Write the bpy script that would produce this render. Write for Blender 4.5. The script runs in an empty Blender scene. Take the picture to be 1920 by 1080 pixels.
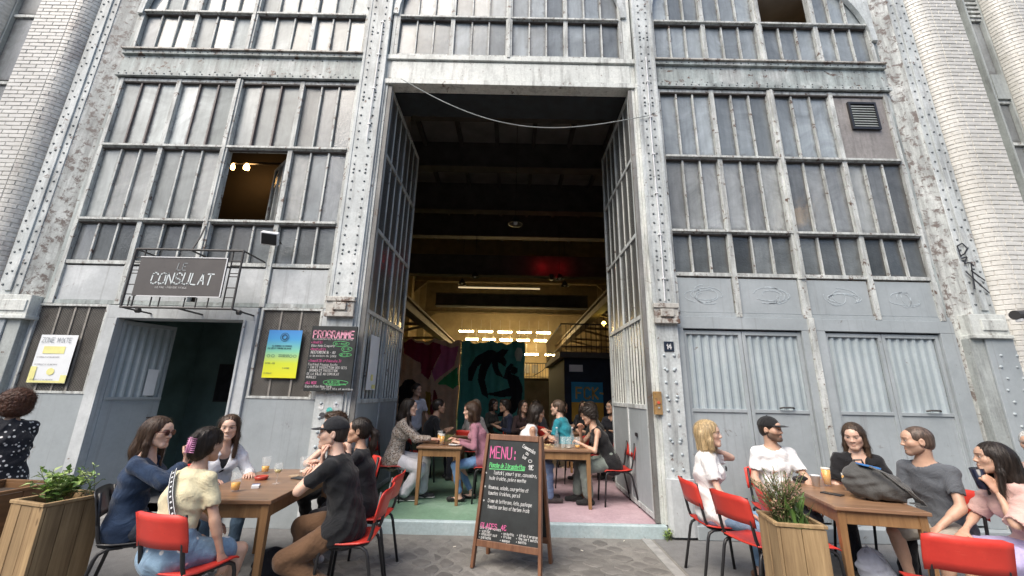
import bpy, math, random
import numpy as np
from mathutils import Vector, Matrix
random.seed(7); rng = np.random.default_rng(11)
R = math.radians
scene = bpy.context.scene
COL = scene.collection

# ------------------------------------------------------------------ camera, sky, sun, exposure
cam_d = bpy.data.cameras.new('camera'); cam = bpy.data.objects.new('camera', cam_d); COL.objects.link(cam)
cam_d.sensor_width = 36.0; cam_d.lens = 14.06; cam_d.clip_start = 0.05; cam_d.clip_end = 400
cam.location = (0, 0, 1.53)
cam.rotation_mode = 'QUATERNION'
_m = Matrix.Rotation(R(90 + 14.9), 4, 'X') @ Matrix.Rotation(R(1.18), 4, 'Z')
cam.rotation_quaternion = _m.to_quaternion()
scene.camera = cam

world = bpy.data.worlds.new('World'); scene.world = world; world.use_nodes = True
_nt = world.node_tree; _bg = _nt.nodes['Background']
_sky = _nt.nodes.new('ShaderNodeTexSky'); _sky.sky_type = 'NISHITA'; _sky.sun_disc = False
SUN_EL, SUN_AZ = 52.0, 218.0          # azimuth measured clockwise from +Y
_sky.sun_elevation = R(SUN_EL); _sky.sun_rotation = R(SUN_AZ); _sky.air_density = 1.0; _sky.dust_density = 3.0; _sky.ozone_density = 1.0
_nt.links.new(_sky.outputs[0], _bg.inputs[0]); _bg.inputs[1].default_value = 0.10
sun_d = bpy.data.lights.new('sun', 'SUN'); sun = bpy.data.objects.new('sun', sun_d); COL.objects.link(sun)
sun_d.energy = 1.5; sun_d.angle = R(42); sun_d.color = (1.0, 0.92, 0.80)
_sd = Vector((math.sin(R(SUN_AZ)) * math.cos(R(SUN_EL)), math.cos(R(SUN_AZ)) * math.cos(R(SUN_EL)), math.sin(R(SUN_EL))))
sun.rotation_euler = (-_sd).to_track_quat('-Z', 'Y').to_euler()
sun.location = _sd * 40

scene.render.engine = 'CYCLES'
vs = scene.view_settings
vs.view_transform = 'Standard'; vs.look = 'None'; vs.exposure = 1.3; vs.gamma = 1.0
scene.cycles.use_denoising = True
scene.cycles.max_bounces = 6; scene.cycles.transparent_max_bounces = 12
scene.cycles.sample_clamp_indirect = 8.0
scene.cycles.caustics_reflective = False; scene.cycles.caustics_refractive = False

# ------------------------------------------------------------------ helpers
def link(o, parent=None):
    COL.objects.link(o)
    if parent is not None: o.parent = parent
    return o
def tag(o, label=None, cat=None, group=None, kind=None):
    if label: o['label'] = label
    if cat: o['category'] = cat
    if group: o['group'] = group
    if kind: o['kind'] = kind
    return o
def empty(name, loc=(0, 0, 0), rz=0.0, parent=None):
    o = bpy.data.objects.new(name, None); o.empty_display_size = 0.1
    link(o, parent); o.location = loc; o.rotation_euler = (0, 0, rz); return o

class MB:
    def __init__(s): s.v = []; s.f = []; s.mi = []; s.cur = 0
    def add(s, vs, fs):
        n = len(s.v); s.v += [tuple(map(float, p)) for p in vs]
        for q in fs: s.f.append(tuple(n + i for i in q)); s.mi.append(s.cur)
        return s
    def box(s, x0, x1, y0, y1, z0, z1):
        return s.add([(x0,y0,z0),(x1,y0,z0),(x1,y1,z0),(x0,y1,z0),(x0,y0,z1),(x1,y0,z1),(x1,y1,z1),(x0,y1,z1)],
                     [(0,3,2,1),(4,5,6,7),(0,1,5,4),(1,2,6,5),(2,3,7,6),(3,0,4,7)])
    def obox(s, c, ax, ay, az, hx, hy, hz):          # oriented box
        c = Vector(c); ax = Vector(ax); ay = Vector(ay); az = Vector(az)
        vs_ = [c + ax*hx*i + ay*hy*j + az*hz*k for k in (-1,1) for (i,j) in ((-1,-1),(1,-1),(1,1),(-1,1))]
        return s.add(vs_, [(0,3,2,1),(4,5,6,7),(0,1,5,4),(1,2,6,5),(2,3,7,6),(3,0,4,7)])
    def bar(s, p, q, w, d, up=(0,0,1)):               # rectangular bar from p to q
        p = Vector(p); q = Vector(q); a = (q-p); L = a.length; a.normalize()
        u = Vector(up); x = a.cross(u)
        if x.length < 1e-4: x = a.cross(Vector((0,1,0)))
        x.normalize(); y = x.cross(a)
        return s.obox((p+q)/2, a, x, y, L/2, w/2, d/2)
    def tube(s, pts, r, n=8, cap=True):
        pts = [Vector(p) for p in pts]; m = len(pts)
        rs = r if isinstance(r, (list, tuple)) else [r]*m
        base = len(s.v); prev = None
        for i, p in enumerate(pts):
            t = (pts[min(i+1, m-1)] - pts[max(i-1, 0)]).normalized()
            if prev is None:
                x = t.cross(Vector((0,0,1)))
                if x.length < 0.05: x = t.cross(Vector((0,1,0)))
            else:
                x = prev - t*prev.dot(t)
            x.normalize(); y = t.cross(x); prev = x
            for k in range(n):
                a = 2*math.pi*k/n; s.v.append(tuple(p + (x*math.cos(a) + y*math.sin(a))*rs[i]))
        for i in range(m-1):
            for k in range(n):
                k2 = (k+1) % n
                s.f.append((base+i*n+k, base+i*n+k2, base+(i+1)*n+k2, base+(i+1)*n+k)); s.mi.append(s.cur)
        if cap:
            s.f.append(tuple(base+k for k in range(n))[::-1]); s.mi.append(s.cur)
            s.f.append(tuple(base+(m-1)*n+k for k in range(n))); s.mi.append(s.cur)
        return s
    def lathe(s, c, prof, n=20):
        base = len(s.v); m = len(prof)
        for (r, z) in prof:
            for k in range(n):
                a = 2*math.pi*k/n; s.v.append((c[0]+r*math.cos(a), c[1]+r*math.sin(a), c[2]+z))
        for i in range(m-1):
            for k in range(n):
                k2 = (k+1) % n
                s.f.append((base+i*n+k, base+i*n+k2, base+(i+1)*n+k2, base+(i+1)*n+k)); s.mi.append(s.cur)
        return s
    def prism(s, poly, y0, y1):                       # polygon in XZ extruded along Y
        n = len(poly)
        v = [(x, y0, z) for x, z in poly] + [(x, y1, z) for x, z in poly]
        return s.add(v, [tuple(range(n)), tuple(range(2*n-1, n-1, -1))] + [(i, i+n, (i+1) % n + n, (i+1) % n) for i in range(n)])
    def dome(s, c, r, h, nrm='-y', n=7):
        base = len(s.v); c = Vector(c)
        ax = {'-y': (Vector((1,0,0)), Vector((0,0,1)), Vector((0,-1,0))), '-x': (Vector((0,-1,0)), Vector((0,0,1)), Vector((-1,0,0))),
              '+x': (Vector((0,1,0)), Vector((0,0,1)), Vector((1,0,0)))}[nrm]
        for rr, hh in ((1, 0), (0.75, 0.7)):
            for k in range(n):
                a = 2*math.pi*k/n; s.v.append(tuple(c + ax[0]*math.cos(a)*r*rr + ax[1]*math.sin(a)*r*rr + ax[2]*h*hh))
        s.v.append(tuple(c + ax[2]*h))
        for k in range(n):
            k2 = (k+1) % n
            s.f.append((base+k, base+k2, base+n+k2, base+n+k)); s.mi.append(s.cur)
            s.f.append((base+n+k, base+n+k2, base+2*n)); s.mi.append(s.cur)
        return s
    def mesh(s, name, mats, smooth=False):
        me = bpy.data.meshes.new(name); me.from_pydata(s.v, [], s.f)
        if not isinstance(mats, (list, tuple)): mats = [mats]
        for m in mats: me.materials.append(m)
        if len(mats) > 1: me.polygons.foreach_set('material_index', s.mi)
        if smooth: me.polygons.foreach_set('use_smooth', [True]*len(me.polygons))
        me.update(); return me
    def build(s, name, mats, parent=None, smooth=False, bevel=0, loc=None, rz=None):
        o = bpy.data.objects.new(name, s.mesh(name, mats, smooth)); link(o, parent)
        if loc is not None: o.location = loc
        if rz is not None: o.rotation_euler = (0, 0, rz)
        if bevel:
            b = o.modifiers.new('bevel', 'BEVEL'); b.width = bevel; b.segments = 2; b.limit_method = 'ANGLE'
        return o
def inst(me, name, parent=None, loc=(0,0,0), rot=(0,0,0)):
    o = bpy.data.objects.new(name, me); link(o, parent); o.location = loc; o.rotation_euler = rot; return o
def copy_tree(o, parent=None):
    c = o.copy(); COL.objects.link(c)
    c.parent = parent
    for ch in list(o.children): copy_tree(ch, c)
    return c
def bx(name, mat, parent, *a, bevel=0): return MB().box(*a).build(name, mat, parent, bevel=bevel)

# ------------------------------------------------------------------ materials
def _nodes(name):
    m = bpy.data.materials.new(name); m.use_nodes = True
    nt = m.node_tree; return m, nt, nt.nodes['Principled BSDF']
def _ramp(nt, fac, stops):
    r = nt.nodes.new('ShaderNodeValToRGB'); e = r.color_ramp.elements
    while len(e) > 1: e.remove(e[-1])
    e[0].position = stops[0][0]; e[0].color = stops[0][1]
    for p, c in stops[1:]:
        x = e.new(p); x.color = c
    nt.links.new(fac, r.inputs[0]); return r.outputs[0]
def c4(c): return (c[0], c[1], c[2], 1.0)
def _coord(nt, scale=(1,1,1), space='Object'):
    t = nt.nodes.new('ShaderNodeTexCoord'); mp = nt.nodes.new('ShaderNodeMapping'); mp.inputs['Scale'].default_value = scale
    nt.links.new(t.outputs[space], mp.inputs[0]); return mp.outputs[0]
def _noise(nt, co, scale, detail=6, rough=0.6, dist=0.0):
    n = nt.nodes.new('ShaderNodeTexNoise'); n.inputs['Scale'].default_value = scale; n.inputs['Detail'].default_value = detail
    n.inputs['Roughness'].default_value = rough; n.inputs['Distortion'].default_value = dist
    if co is not None: nt.links.new(co, n.inputs['Vector'])
    return n.outputs['Fac']
def _mix(nt, fac, a, b, mode='MIX'):
    n = nt.nodes.new('ShaderNodeMix'); n.data_type = 'RGBA'; n.blend_type = mode
    for s_, v in ((n.inputs[0], fac), (n.inputs[6], a), (n.inputs[7], b)):
        if isinstance(v, (int, float)): s_.default_value = v
        elif isinstance(v, tuple): s_.default_value = v if len(v) == 4 else c4(v)
        else: nt.links.new(v, s_)
    return n.outputs[2]
def _bump(nt, bs, h, strength=0.3, dist=0.01):
    b = nt.nodes.new('ShaderNodeBump'); b.inputs['Strength'].default_value = strength; b.inputs['Distance'].default_value = dist
    nt.links.new(h, b.inputs['Height']); nt.links.new(b.outputs[0], bs.inputs['Normal'])
def _geo_pos(nt, scale=(1,1,1)):
    g = nt.nodes.new('ShaderNodeNewGeometry'); mp = nt.nodes.new('ShaderNodeMapping'); mp.inputs['Scale'].default_value = scale
    nt.links.new(g.outputs['Position'], mp.inputs[0]); return mp.outputs[0]

def plain(name, col, rough=0.6, var=0.12, scale=6.0, metal=0.0, bump=0.0, bscale=60, spec=None, rnd=0.0):
    m, nt, b = _nodes(name)
    n = _noise(nt, _coord(nt), scale)
    d = tuple(c*(1-var) for c in col); l = tuple(min(1, c*(1+var)) for c in col)
    o = _ramp(nt, n, [(0.3, c4(d)), (0.7, c4(l))])
    if rnd:
        oi = nt.nodes.new('ShaderNodeObjectInfo')
        v = _ramp(nt, oi.outputs['Random'], [(0, (1-rnd, 1-rnd, 1-rnd, 1)), (1, (1+rnd, 1+rnd, 1+rnd, 1))])
        o = _mix(nt, 1.0, o, v, 'MULTIPLY')
    nt.links.new(o, b.inputs['Base Color'])
    b.inputs['Roughness'].default_value = rough; b.inputs['Metallic'].default_value = metal
    if spec is not None: b.inputs['Specular IOR Level'].default_value = spec
    if bump: _bump(nt, b, _noise(nt, _coord(nt), bscale, 4), bump, 0.004)
    return m
def paint(name, base, dirt=(0.08,0.075,0.07), rust=(0.16,0.07,0.035), d_amt=0.5, r_amt=0.35, rough=0.55, light=None, streak=True, bump=0.35, scale=1.0, fine=0.8, run=(9, 9, 1.1)):
    """old oil paint on steel: blotches, vertical streaks of grime, chips down to rust"""
    m, nt, b = _nodes(name)
    p = _geo_pos(nt)
    n1 = _noise(nt, p, 1.7*scale, 8, 0.65); n2 = _noise(nt, _geo_pos(nt, tuple(v*scale for v in run)), 1.0, 7, 0.7)
    n3 = _noise(nt, p, 7.0*scale, 10, 0.72, 0.4); n4 = _noise(nt, p, 34*scale, 6, 0.7)
    light = light or tuple(min(1, c*1.22+0.02) for c in base)
    o = _ramp(nt, n1, [(0.32, c4(tuple(c*0.86 for c in base))), (0.5, c4(base)), (0.68, c4(light))])
    if streak:
        k = _ramp(nt, n2, [(0.62-0.25*d_amt, (0,0,0,1)), (0.9-0.1*d_amt, (1,1,1,1))])
        o = _mix(nt, k, o, dirt)
    k3 = _ramp(nt, n3, [(0.66-0.16*r_amt, (0,0,0,1)), (0.70-0.12*r_amt, (1,1,1,1))])
    rr = _mix(nt, n4, rust, dirt)
    o = _mix(nt, k3, o, rr) if r_amt > 0 else o
    k4 = _ramp(nt, n4, [(0.35, (0.82,0.82,0.82,1)), (0.65, (1.08,1.08,1.08,1))])
    o = _mix(nt, fine, o, k4, 'MULTIPLY')
    nt.links.new(o, b.inputs['Base Color']); b.inputs['Roughness'].default_value = rough
    _bump(nt, b, n3, bump, 0.006)
    return m
def wood(name, c1, c2, axis='z', rough=0.5, scale=1.0, bump=0.2, rnd=0.12, knots=False):
    m, nt, b = _nodes(name)
    sc = {'x': (0.9, 14, 14), 'y': (14, 0.9, 14), 'z': (14, 14, 0.9)}[axis]
    co = _coord(nt, tuple(v*scale for v in sc))
    oi = nt.nodes.new('ShaderNodeObjectInfo')
    add = nt.nodes.new('ShaderNodeVectorMath'); add.operation = 'ADD'
    sc2 = nt.nodes.new('ShaderNodeVectorMath'); sc2.operation = 'SCALE'; sc2.inputs[0].default_value = (37, 53, 71)
    nt.links.new(oi.outputs['Random'], sc2.inputs['Scale']); nt.links.new(co, add.inputs[0]); nt.links.new(sc2.outputs[0], add.inputs[1])
    n1 = _noise(nt, add.outputs[0], 1.6, 9, 0.65, 0.6); n2 = _noise(nt, _coord(nt), 3.0, 4)
    o = _ramp(nt, n1, [(0.3, c4(c2)), (0.52, c4(tuple((a+d)/2 for a, d in zip(c1, c2)))), (0.68, c4(c1))])
    o = _mix(nt, 0.5, o, _ramp(nt, n2, [(0.3, (0.75,0.75,0.75,1)), (0.7, (1.1,1.1,1.1,1))]), 'MULTIPLY')
    if knots:
        vo = nt.nodes.new('ShaderNodeTexVoronoi'); vo.inputs['Scale'].default_value = 3.2
        nt.links.new(_coord(nt, (2.2, 2.2, 0.9)), vo.inputs['Vector'])
        k = _ramp(nt, vo.outputs['Distance'], [(0.03, (0.25,0.2,0.15,1)), (0.1, (1,1,1,1))])
        o = _mix(nt, 0.85, o, k, 'MULTIPLY')
    v = _ramp(nt, oi.outputs['Random'], [(0, (1-rnd,)*3+(1,)), (1, (1+rnd,)*3+(1,))])
    o = _mix(nt, 1.0, o, v, 'MULTIPLY')
    nt.links.new(o, b.inputs['Base Color']); b.inputs['Roughness'].default_value = rough
    _bump(nt, b, n1, bump, 0.003)
    return m
def emit(name, col, st):
    m, nt, b = _nodes(name); b.inputs['Base Color'].default_value = c4(col)
    b.inputs['Emission Color'].default_value = c4(col); b.inputs['Emission Strength'].default_value = st; return m
def pane_glass(name, tint, rough, trans, bump, bscale, lum=(0.75, 1.25), stretch=(1,1,1)):
    """old cast glass: dusty, uneven, partly see-through; each pane differs a little"""
    m, nt, b = _nodes(name)
    oi = nt.nodes.new('ShaderNodeObjectInfo')
    p = _geo_pos(nt); n = _noise(nt, p, 1.5, 8, 0.72, 0.8); n2 = _noise(nt, _geo_pos(nt, (14, 14, 1.2)), 1.0, 6, 0.7)
    o = _ramp(nt, n, [(0.32, c4(tuple(c*0.66 for c in tint))), (0.68, c4(tuple(min(1, c*1.25) for c in tint)))])
    o = _mix(nt, 0.75, o, _ramp(nt, n2, [(0.3, (0.8,0.8,0.8,1)), (0.7, (1.2,1.2,1.2,1))]), 'MULTIPLY')
    v = _ramp(nt, oi.outputs['Random'], [(0, (lum[0],)*3+(1,)), (1, (lum[1],)*3+(1,))])
    o = _mix(nt, 1.0, o, v, 'MULTIPLY')
    # grime gathered along the putty edges and in the lower corners of each pane
    tg = nt.nodes.new('ShaderNodeTexCoord'); sx = nt.nodes.new('ShaderNodeSeparateXYZ'); nt.links.new(tg.outputs['Generated'], sx.inputs[0])
    def mth(op, a, b_=None):
        q = nt.nodes.new('ShaderNodeMath'); q.operation = op
        for i_, v_ in enumerate((a, b_)):
            if v_ is None: continue
            if isinstance(v_, (int, float)): q.inputs[i_].default_value = v_
            else: nt.links.new(v_, q.inputs[i_])
        return q.outputs[0]
    ex = mth('MINIMUM', sx.outputs[0], mth('SUBTRACT', 1.0, sx.outputs[0])); ez = mth('MULTIPLY', mth('MINIMUM', mth('MULTIPLY', sx.outputs[2], .8), mth('SUBTRACT', 1.0, sx.outputs[2])), 3.2)
    ed = mth('ADD', mth('MINIMUM', ex, ez), mth('MULTIPLY', mth('SUBTRACT', _noise(nt, p, 9, 6, .7), .5), .5))
    o = _mix(nt, _ramp(nt, ed, [(0.02, (0.6, 0.6, 0.6, 1)), (0.17, (0, 0, 0, 1))]), o, (0.10, 0.095, 0.088, 1))
    nt.links.new(o, b.inputs['Base Color'])
    mr_ = nt.nodes.new('ShaderNodeMath'); mr_.operation = 'MULTIPLY'; mr_.inputs[1].default_value = 7.31; nt.links.new(oi.outputs['Random'], mr_.inputs[0])
    fr_ = nt.nodes.new('ShaderNodeMath'); fr_.operation = 'FRACT'; nt.links.new(mr_.outputs[0], fr_.inputs[0])
    rr_ = nt.nodes.new('ShaderNodeMapRange'); rr_.inputs[3].default_value = rough*.35; rr_.inputs[4].default_value = rough*1.6; nt.links.new(fr_.outputs[0], rr_.inputs[0]); nt.links.new(rr_.outputs[0], b.inputs['Roughness'])
    b.inputs['Transmission Weight'].default_value = trans; b.inputs['IOR'].default_value = 1.5
    b.inputs['Specular IOR Level'].default_value = 0.6
    w = _noise(nt, _geo_pos(nt, stretch), bscale, 3, 0.5)
    big = _noise(nt, p, 3.0, 2)
    ad = nt.nodes.new('ShaderNodeMath'); ad.operation = 'ADD'; nt.links.new(w, ad.inputs[0]); nt.links.new(big, ad.inputs[1])
    _bump(nt, b, ad.outputs[0], bump, 0.01)
    return m
def clear_glass(name, tint=(1,1,1), alpha=0.22):
    m, nt, b = _nodes(name); b.inputs['Base Color'].default_value = c4(tint); b.inputs['Roughness'].default_value = 0.03
    b.inputs['Alpha'].default_value = alpha; b.inputs['Specular IOR Level'].default_value = 0.9
    return m
M = {}
STEEL = (0.53, 0.57, 0.57)
M['steel'] = paint('old_grey_steel_paint', STEEL, d_amt=0.62, r_amt=0.34, light=(0.70, 0.735, 0.73))
M['steel_pale'] = paint('chalky_white_paint', (0.64, 0.67, 0.64), d_amt=0.5, r_amt=0.34, light=(0.76, 0.77, 0.73))
M['steel_worn'] = paint('worn_dark_steel_paint', (0.44, 0.50, 0.49), d_amt=1.0, r_amt=0.5, light=(0.64, 0.67, 0.66))
M['mullion'] = paint('flaking_window_paint', (0.58, 0.61, 0.59), d_amt=0.8, r_amt=0.6, scale=1.8, light=(0.72, 0.745, 0.72))
M['panel'] = paint('blue_grey_panel_paint', (0.34, 0.378, 0.395), d_amt=0.26, r_amt=0.16, rough=0.5, dirt=(0.21, 0.22, 0.22), rust=(0.2, 0.175, 0.15), light=(0.40, 0.44, 0.46), bump=0.10, scale=0.7, fine=0.25, run=(26, 26, 0.55))
M['panel_white'] = paint('patched_white_paint', (0.49, 0.52, 0.53), d_amt=0.3, r_amt=0.14, dirt=(0.22, 0.22, 0.22), light=(0.66, 0.69, 0.7), bump=0.15, fine=0.35, run=(22, 22, 0.6))
M['corrug'] = paint('corrugated_blue_paint', (0.36, 0.42, 0.445), d_amt=0.14, r_amt=0.05, dirt=(0.2, 0.22, 0.23), light=(0.43, 0.48, 0.50), bump=0.08, fine=0.25, run=(26, 26, 0.55))
M['splay'] = paint('flaking_splay_paint', (0.54, 0.57, 0.55), dirt=(0.08, 0.078, 0.075), rust=(0.24, 0.19, 0.165), d_amt=0.85, r_amt=0.95, light=(0.7, 0.72, 0.7), scale=1.4, bump=0.8)
M['strip_dark'] = plain('dark_brown_strip', (0.07, 0.06, 0.055), 0.8, 0.4, 12)
M['bar_dark'] = paint('brown_glazing_bar', (0.16, 0.13, 0.125), d_amt=.5, r_amt=.4)
M['post_weathered'] = paint('weathered_brown_grey_post', (0.22, 0.22, 0.21), d_amt=0.9, r_amt=0.4, dirt=(0.06,0.055,0.05))
M['rusty'] = paint('rust_flaked_capital', (0.50, 0.49, 0.45), d_amt=0.5, r_amt=0.9, rust=(0.2, 0.1, 0.06))
M['stone'] = paint('grey_stone_paint', (0.36, 0.39, 0.38), d_amt=0.4, r_amt=0.1)
M['rivet'] = plain('rivet_grey', (0.36, 0.41, 0.43), 0.5, 0.35, 9)
M['rivet_dark'] = plain('rivet_dark', (0.13, 0.15, 0.155), 0.5, 0.4, 9)
M['black_metal'] = plain('black_metal', (0.018, 0.018, 0.02), 0.4, 0.2)
M['iron'] = plain('brown_iron', (0.05, 0.047, 0.046), 0.6, 0.25)
M['glass_dark'] = pane_glass('dusty_dark_pane', (0.225, 0.24, 0.245), 0.26, 0.18, 0.25, 40, (0.5, 1.6))
M['glass_low'] = pane_glass('dark_low_pane', (0.135, 0.15, 0.155), 0.2, 0.2, 0.3, 40, (0.5, 1.7))
M['glass_wired'] = pane_glass('ribbed_pane', (0.31, 0.33, 0.33), 0.32, 0.15, 0.35, 60, (0.55, 1.45), (1, 1, 6))
M['glass_milky'] = pane_glass('milky_pane', (0.52, 0.56, 0.55), 0.5, 0.05, 0.10, 25, (0.55, 1.2))
M['glass_sky'] = pane_glass('clear_upper_pane', (0.27, 0.305, 0.325), 0.24, 0.15, 0.12, 12, (0.6, 1.4))
M['mesh_glass'] = paint('dirty_wire_mesh_glass', (0.17, 0.16, 0.14), d_amt=0.6, r_amt=0.5, rust=(0.10, 0.085, 0.07), dirt=(0.10, 0.09, 0.075), light=(0.25, 0.235, 0.21), rough=0.45, bump=0.5, scale=1.6)
def worn_red():
    m, nt, b = _nodes('worn_red_plywood'); p = _coord(nt); oi = nt.nodes.new('ShaderNodeObjectInfo')
    n1 = _noise(nt, p, 5, 5); n2 = _noise(nt, _coord(nt, (16, 16, 90)), 1.0, 6, .75); n3 = _noise(nt, p, 60, 4, .7)
    o = _ramp(nt, n1, [(.3, (.50, .030, .022, 1)), (.7, (.66, .052, .034, 1))])
    o = _mix(nt, _ramp(nt, n2, [(.62, (0, 0, 0, 1)), (.70, (.55, .55, .55, 1))]), o, (.70, .16, .11, 1))
    o = _mix(nt, _ramp(nt, n3, [(.66, (0, 0, 0, 1)), (.72, (.7, .7, .7, 1))]), o, (.22, .03, .025, 1))
    o = _mix(nt, 1.0, o, _ramp(nt, oi.outputs['Random'], [(0, (.82, .82, .82, 1)), (1, (1.1, 1.1, 1.1, 1))]), 'MULTIPLY')
    nt.links.new(o, b.inputs['Base Color']); nt.links.new(_ramp(nt, n1, [(.3, (.3, .3, .3, 1)), (.7, (.55, .55, .55, 1))]), b.inputs['Roughness']); _bump(nt, b, n2, .1, .002); return m
M['red_ply'] = worn_red()
M['table_top'] = wood('varnished_table_top', (0.36, 0.215, 0.125), (0.17, 0.09, 0.05), 'x', 0.32, rnd=0.03)
M['table_leg'] = wood('varnished_table_leg', (0.36, 0.205, 0.09), (0.20, 0.105, 0.045), 'z', 0.4, rnd=0.05)
M['frame_wood'] = wood('sign_frame_wood', (0.26, 0.125, 0.065), (0.13, 0.055, 0.03), 'z', 0.5)
M['pallet'] = wood('pale_pallet_board', (0.46, 0.32, 0.165), (0.20, 0.125, 0.06), 'z', 0.7, 0.8, 0.4, 0.16, True)
M['pallet_brown'] = wood('brown_stained_board', (0.25, 0.13, 0.055), (0.12, 0.06, 0.025), 'x', 0.6, 0.8, 0.3)
M['slate'] = plain('chalkboard_black', (0.022, 0.026, 0.027), 0.75, 0.5, 4)
M['chalk_white'] = plain('white_chalk', (0.62, 0.62, 0.61), 0.9, 0.2, 40)
M['chalk_pink'] = plain('pink_chalk', (0.62, 0.13, 0.31), 0.9, 0.2, 40)
M['chalk_pale_pink'] = plain('pale_pink_chalk', (0.8, 0.38, 0.5), 0.9, 0.2, 40)
M['chalk_green'] = plain('green_chalk', (0.15, 0.62, 0.22), 0.9, 0.2, 40)
M['soil'] = plain('soil', (0.05, 0.035, 0.025), 0.95, 0.5, 30, bump=0.8)
M['white_plastic'] = plain('white_plastic', (0.72, 0.73, 0.74), 0.4, 0.05)
M['paper'] = plain('white_paper', (0.75, 0.78, 0.8), 0.7, 0.05)
M['glass'] = clear_glass('drinking_glass', (0.9, 0.95, 0.95), 0.10)
M['beer'] = plain('beer', (0.78, 0.40, 0.03), 0.15, 0.08)
M['foam'] = plain('beer_foam', (0.8, 0.76, 0.66), 0.8, 0.05)
M['wine'] = plain('pale_wine', (0.6, 0.5, 0.2), 0.1, 0.05)
M['ground'] = None
# ------------------------------------------------------------------ ground
def asphalt(name, base, patch=0.15):
    m, nt, b = _nodes(name); p = _geo_pos(nt)
    n1 = _noise(nt, p, 0.9, 6, 0.6); n2 = _noise(nt, p, 9, 8, 0.7); n3 = _noise(nt, p, 160, 3, 0.6)
    o = _ramp(nt, n1, [(0.35, c4(tuple(c*(1-patch) for c in base))), (0.65, c4(tuple(c*(1+patch) for c in base)))])
    o = _mix(nt, 0.7, o, _ramp(nt, n2, [(0.3, (0.7,0.7,0.7,1)), (0.7, (1.15,1.15,1.15,1))]), 'MULTIPLY')
    o = _mix(nt, 0.6, o, _ramp(nt, n3, [(0.35, (0.65,0.65,0.65,1)), (0.65, (1.25,1.25,1.25,1))]), 'MULTIPLY')
    nt.links.new(o, b.inputs['Base Color']); b.inputs['Roughness'].default_value = 0.9
    _bump(nt, b, n3, 0.5, 0.004); return m
M['asphalt'] = asphalt('pavement_asphalt', (0.185, 0.185, 0.184))
M['road'] = asphalt('road_asphalt', (0.06, 0.06, 0.062))
M['joint'] = asphalt('sandy_joint', (0.215, 0.207, 0.19), 0.3)
M['cobble'] = plain('grey_paving_stone', (0.160, 0.153, 0.142), 0.8, 0.28, 7, bump=0.5, bscale=35, rnd=0.2)
M['kerb_stone'] = plain('pale_kerb_stone', (0.30, 0.30, 0.29), 0.85, 0.2, 9, bump=0.4)
tag(MB().add([(-150,-150,-.16),(150,-150,-.16),(150,150,-.16),(-150,150,-.16)], [(0,1,2,3)]).build('ground', M['road']), kind='structure')
pave = tag(MB().box(-24, -2.02, -2.0, 5.16, -.15, 0).box(1.64, 24, -2.0, 5.16, -.15, 0).box(-2.02, 1.64, -2.0, 2.4, -.15, 0).build('pavement', M['asphalt']), kind='structure')
MB().box(-2.02, 1.64, 2.4, 5.16, -.15, -.0035).build('joint_bed', M['joint'], pave)
MB().box(1.50, 1.60, 2.42, 5.05, -.013, .004).build('edging_strip', M['kerb_stone'], pave)
tag(MB().box(-24, 24, -2.16, -2.0, -.15, -.004).build('kerb', M['kerb_stone'], bevel=.01), kind='structure')
def cobbles():
    a = R(43); ca, sa = math.cos(a), math.sin(a); g = .172
    J = {}
    def node(i, j):
        if (i, j) not in J:
            u = (i + random.uniform(-.17, .17))*g; v = (j + random.uniform(-.17, .17))*g*1.12 + .10*math.sin(i*.55)
            J[i, j] = Vector((-.2 + u*ca - v*sa, 4.0 + u*sa + v*ca))
        return J[i, j]
    for i in range(-19, 20):
        for j in range(-19, 20):
            q = [node(i, j), node(i+1, j), node(i+1, j+1), node(i, j+1)]
            c = sum(q, Vector((0, 0)))/4
            if not (-1.9 < c.x < 1.40 and 3.15 < c.y < 4.95): continue
            q = [c + (p - c)*(1 - .016/max(.05, (p-c).length)*1.4) for p in q]
            oc = []
            for k in range(4):
                p0, p1, p2 = q[k-1], q[k], q[(k+1) % 4]
                oc += [p1 + (p0-p1)*.2, p1 + (p2-p1)*.2]
            h = random.uniform(-.004, .004); tx = random.uniform(-.02, .02); ty = random.uniform(-.02, .02)
            n = 8; v = []
            for sc, z in ((1.0, -.03), (1.0, -.006), (.90, 0.0)):
                v += [((p-c).x*sc, (p-c).y*sc, z + (h + (p-c).x*tx + (p-c).y*ty if z > -.02 else 0)) for p in oc]
            f = [tuple(range(2*n, 3*n))] + [(r*n+k, r*n+(k+1) % n, (r+1)*n+(k+1) % n, (r+1)*n+k) for r in (0, 1) for k in range(n)]
            MB().add(v, f).build('paving_stone', M['cobble'], pave, loc=(c.x, c.y, 0))
cobbles()

# ------------------------------------------------------------------ the old power-station building: facade
bld = tag(empty('building'), 'old riveted steel and white brick industrial hall with a tall open doorway', 'building')
TOP = 9.6
XL = [-6.03, -5.13, -4.20, -3.25, -2.38]; XR = [2.13, 2.97, 3.86, 4.78, 5.65]; XC = [-1.93, -1.03, -.13, .77, 1.67]
ROWS = [3.11, 3.75, 4.91, 6.08]
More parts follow.
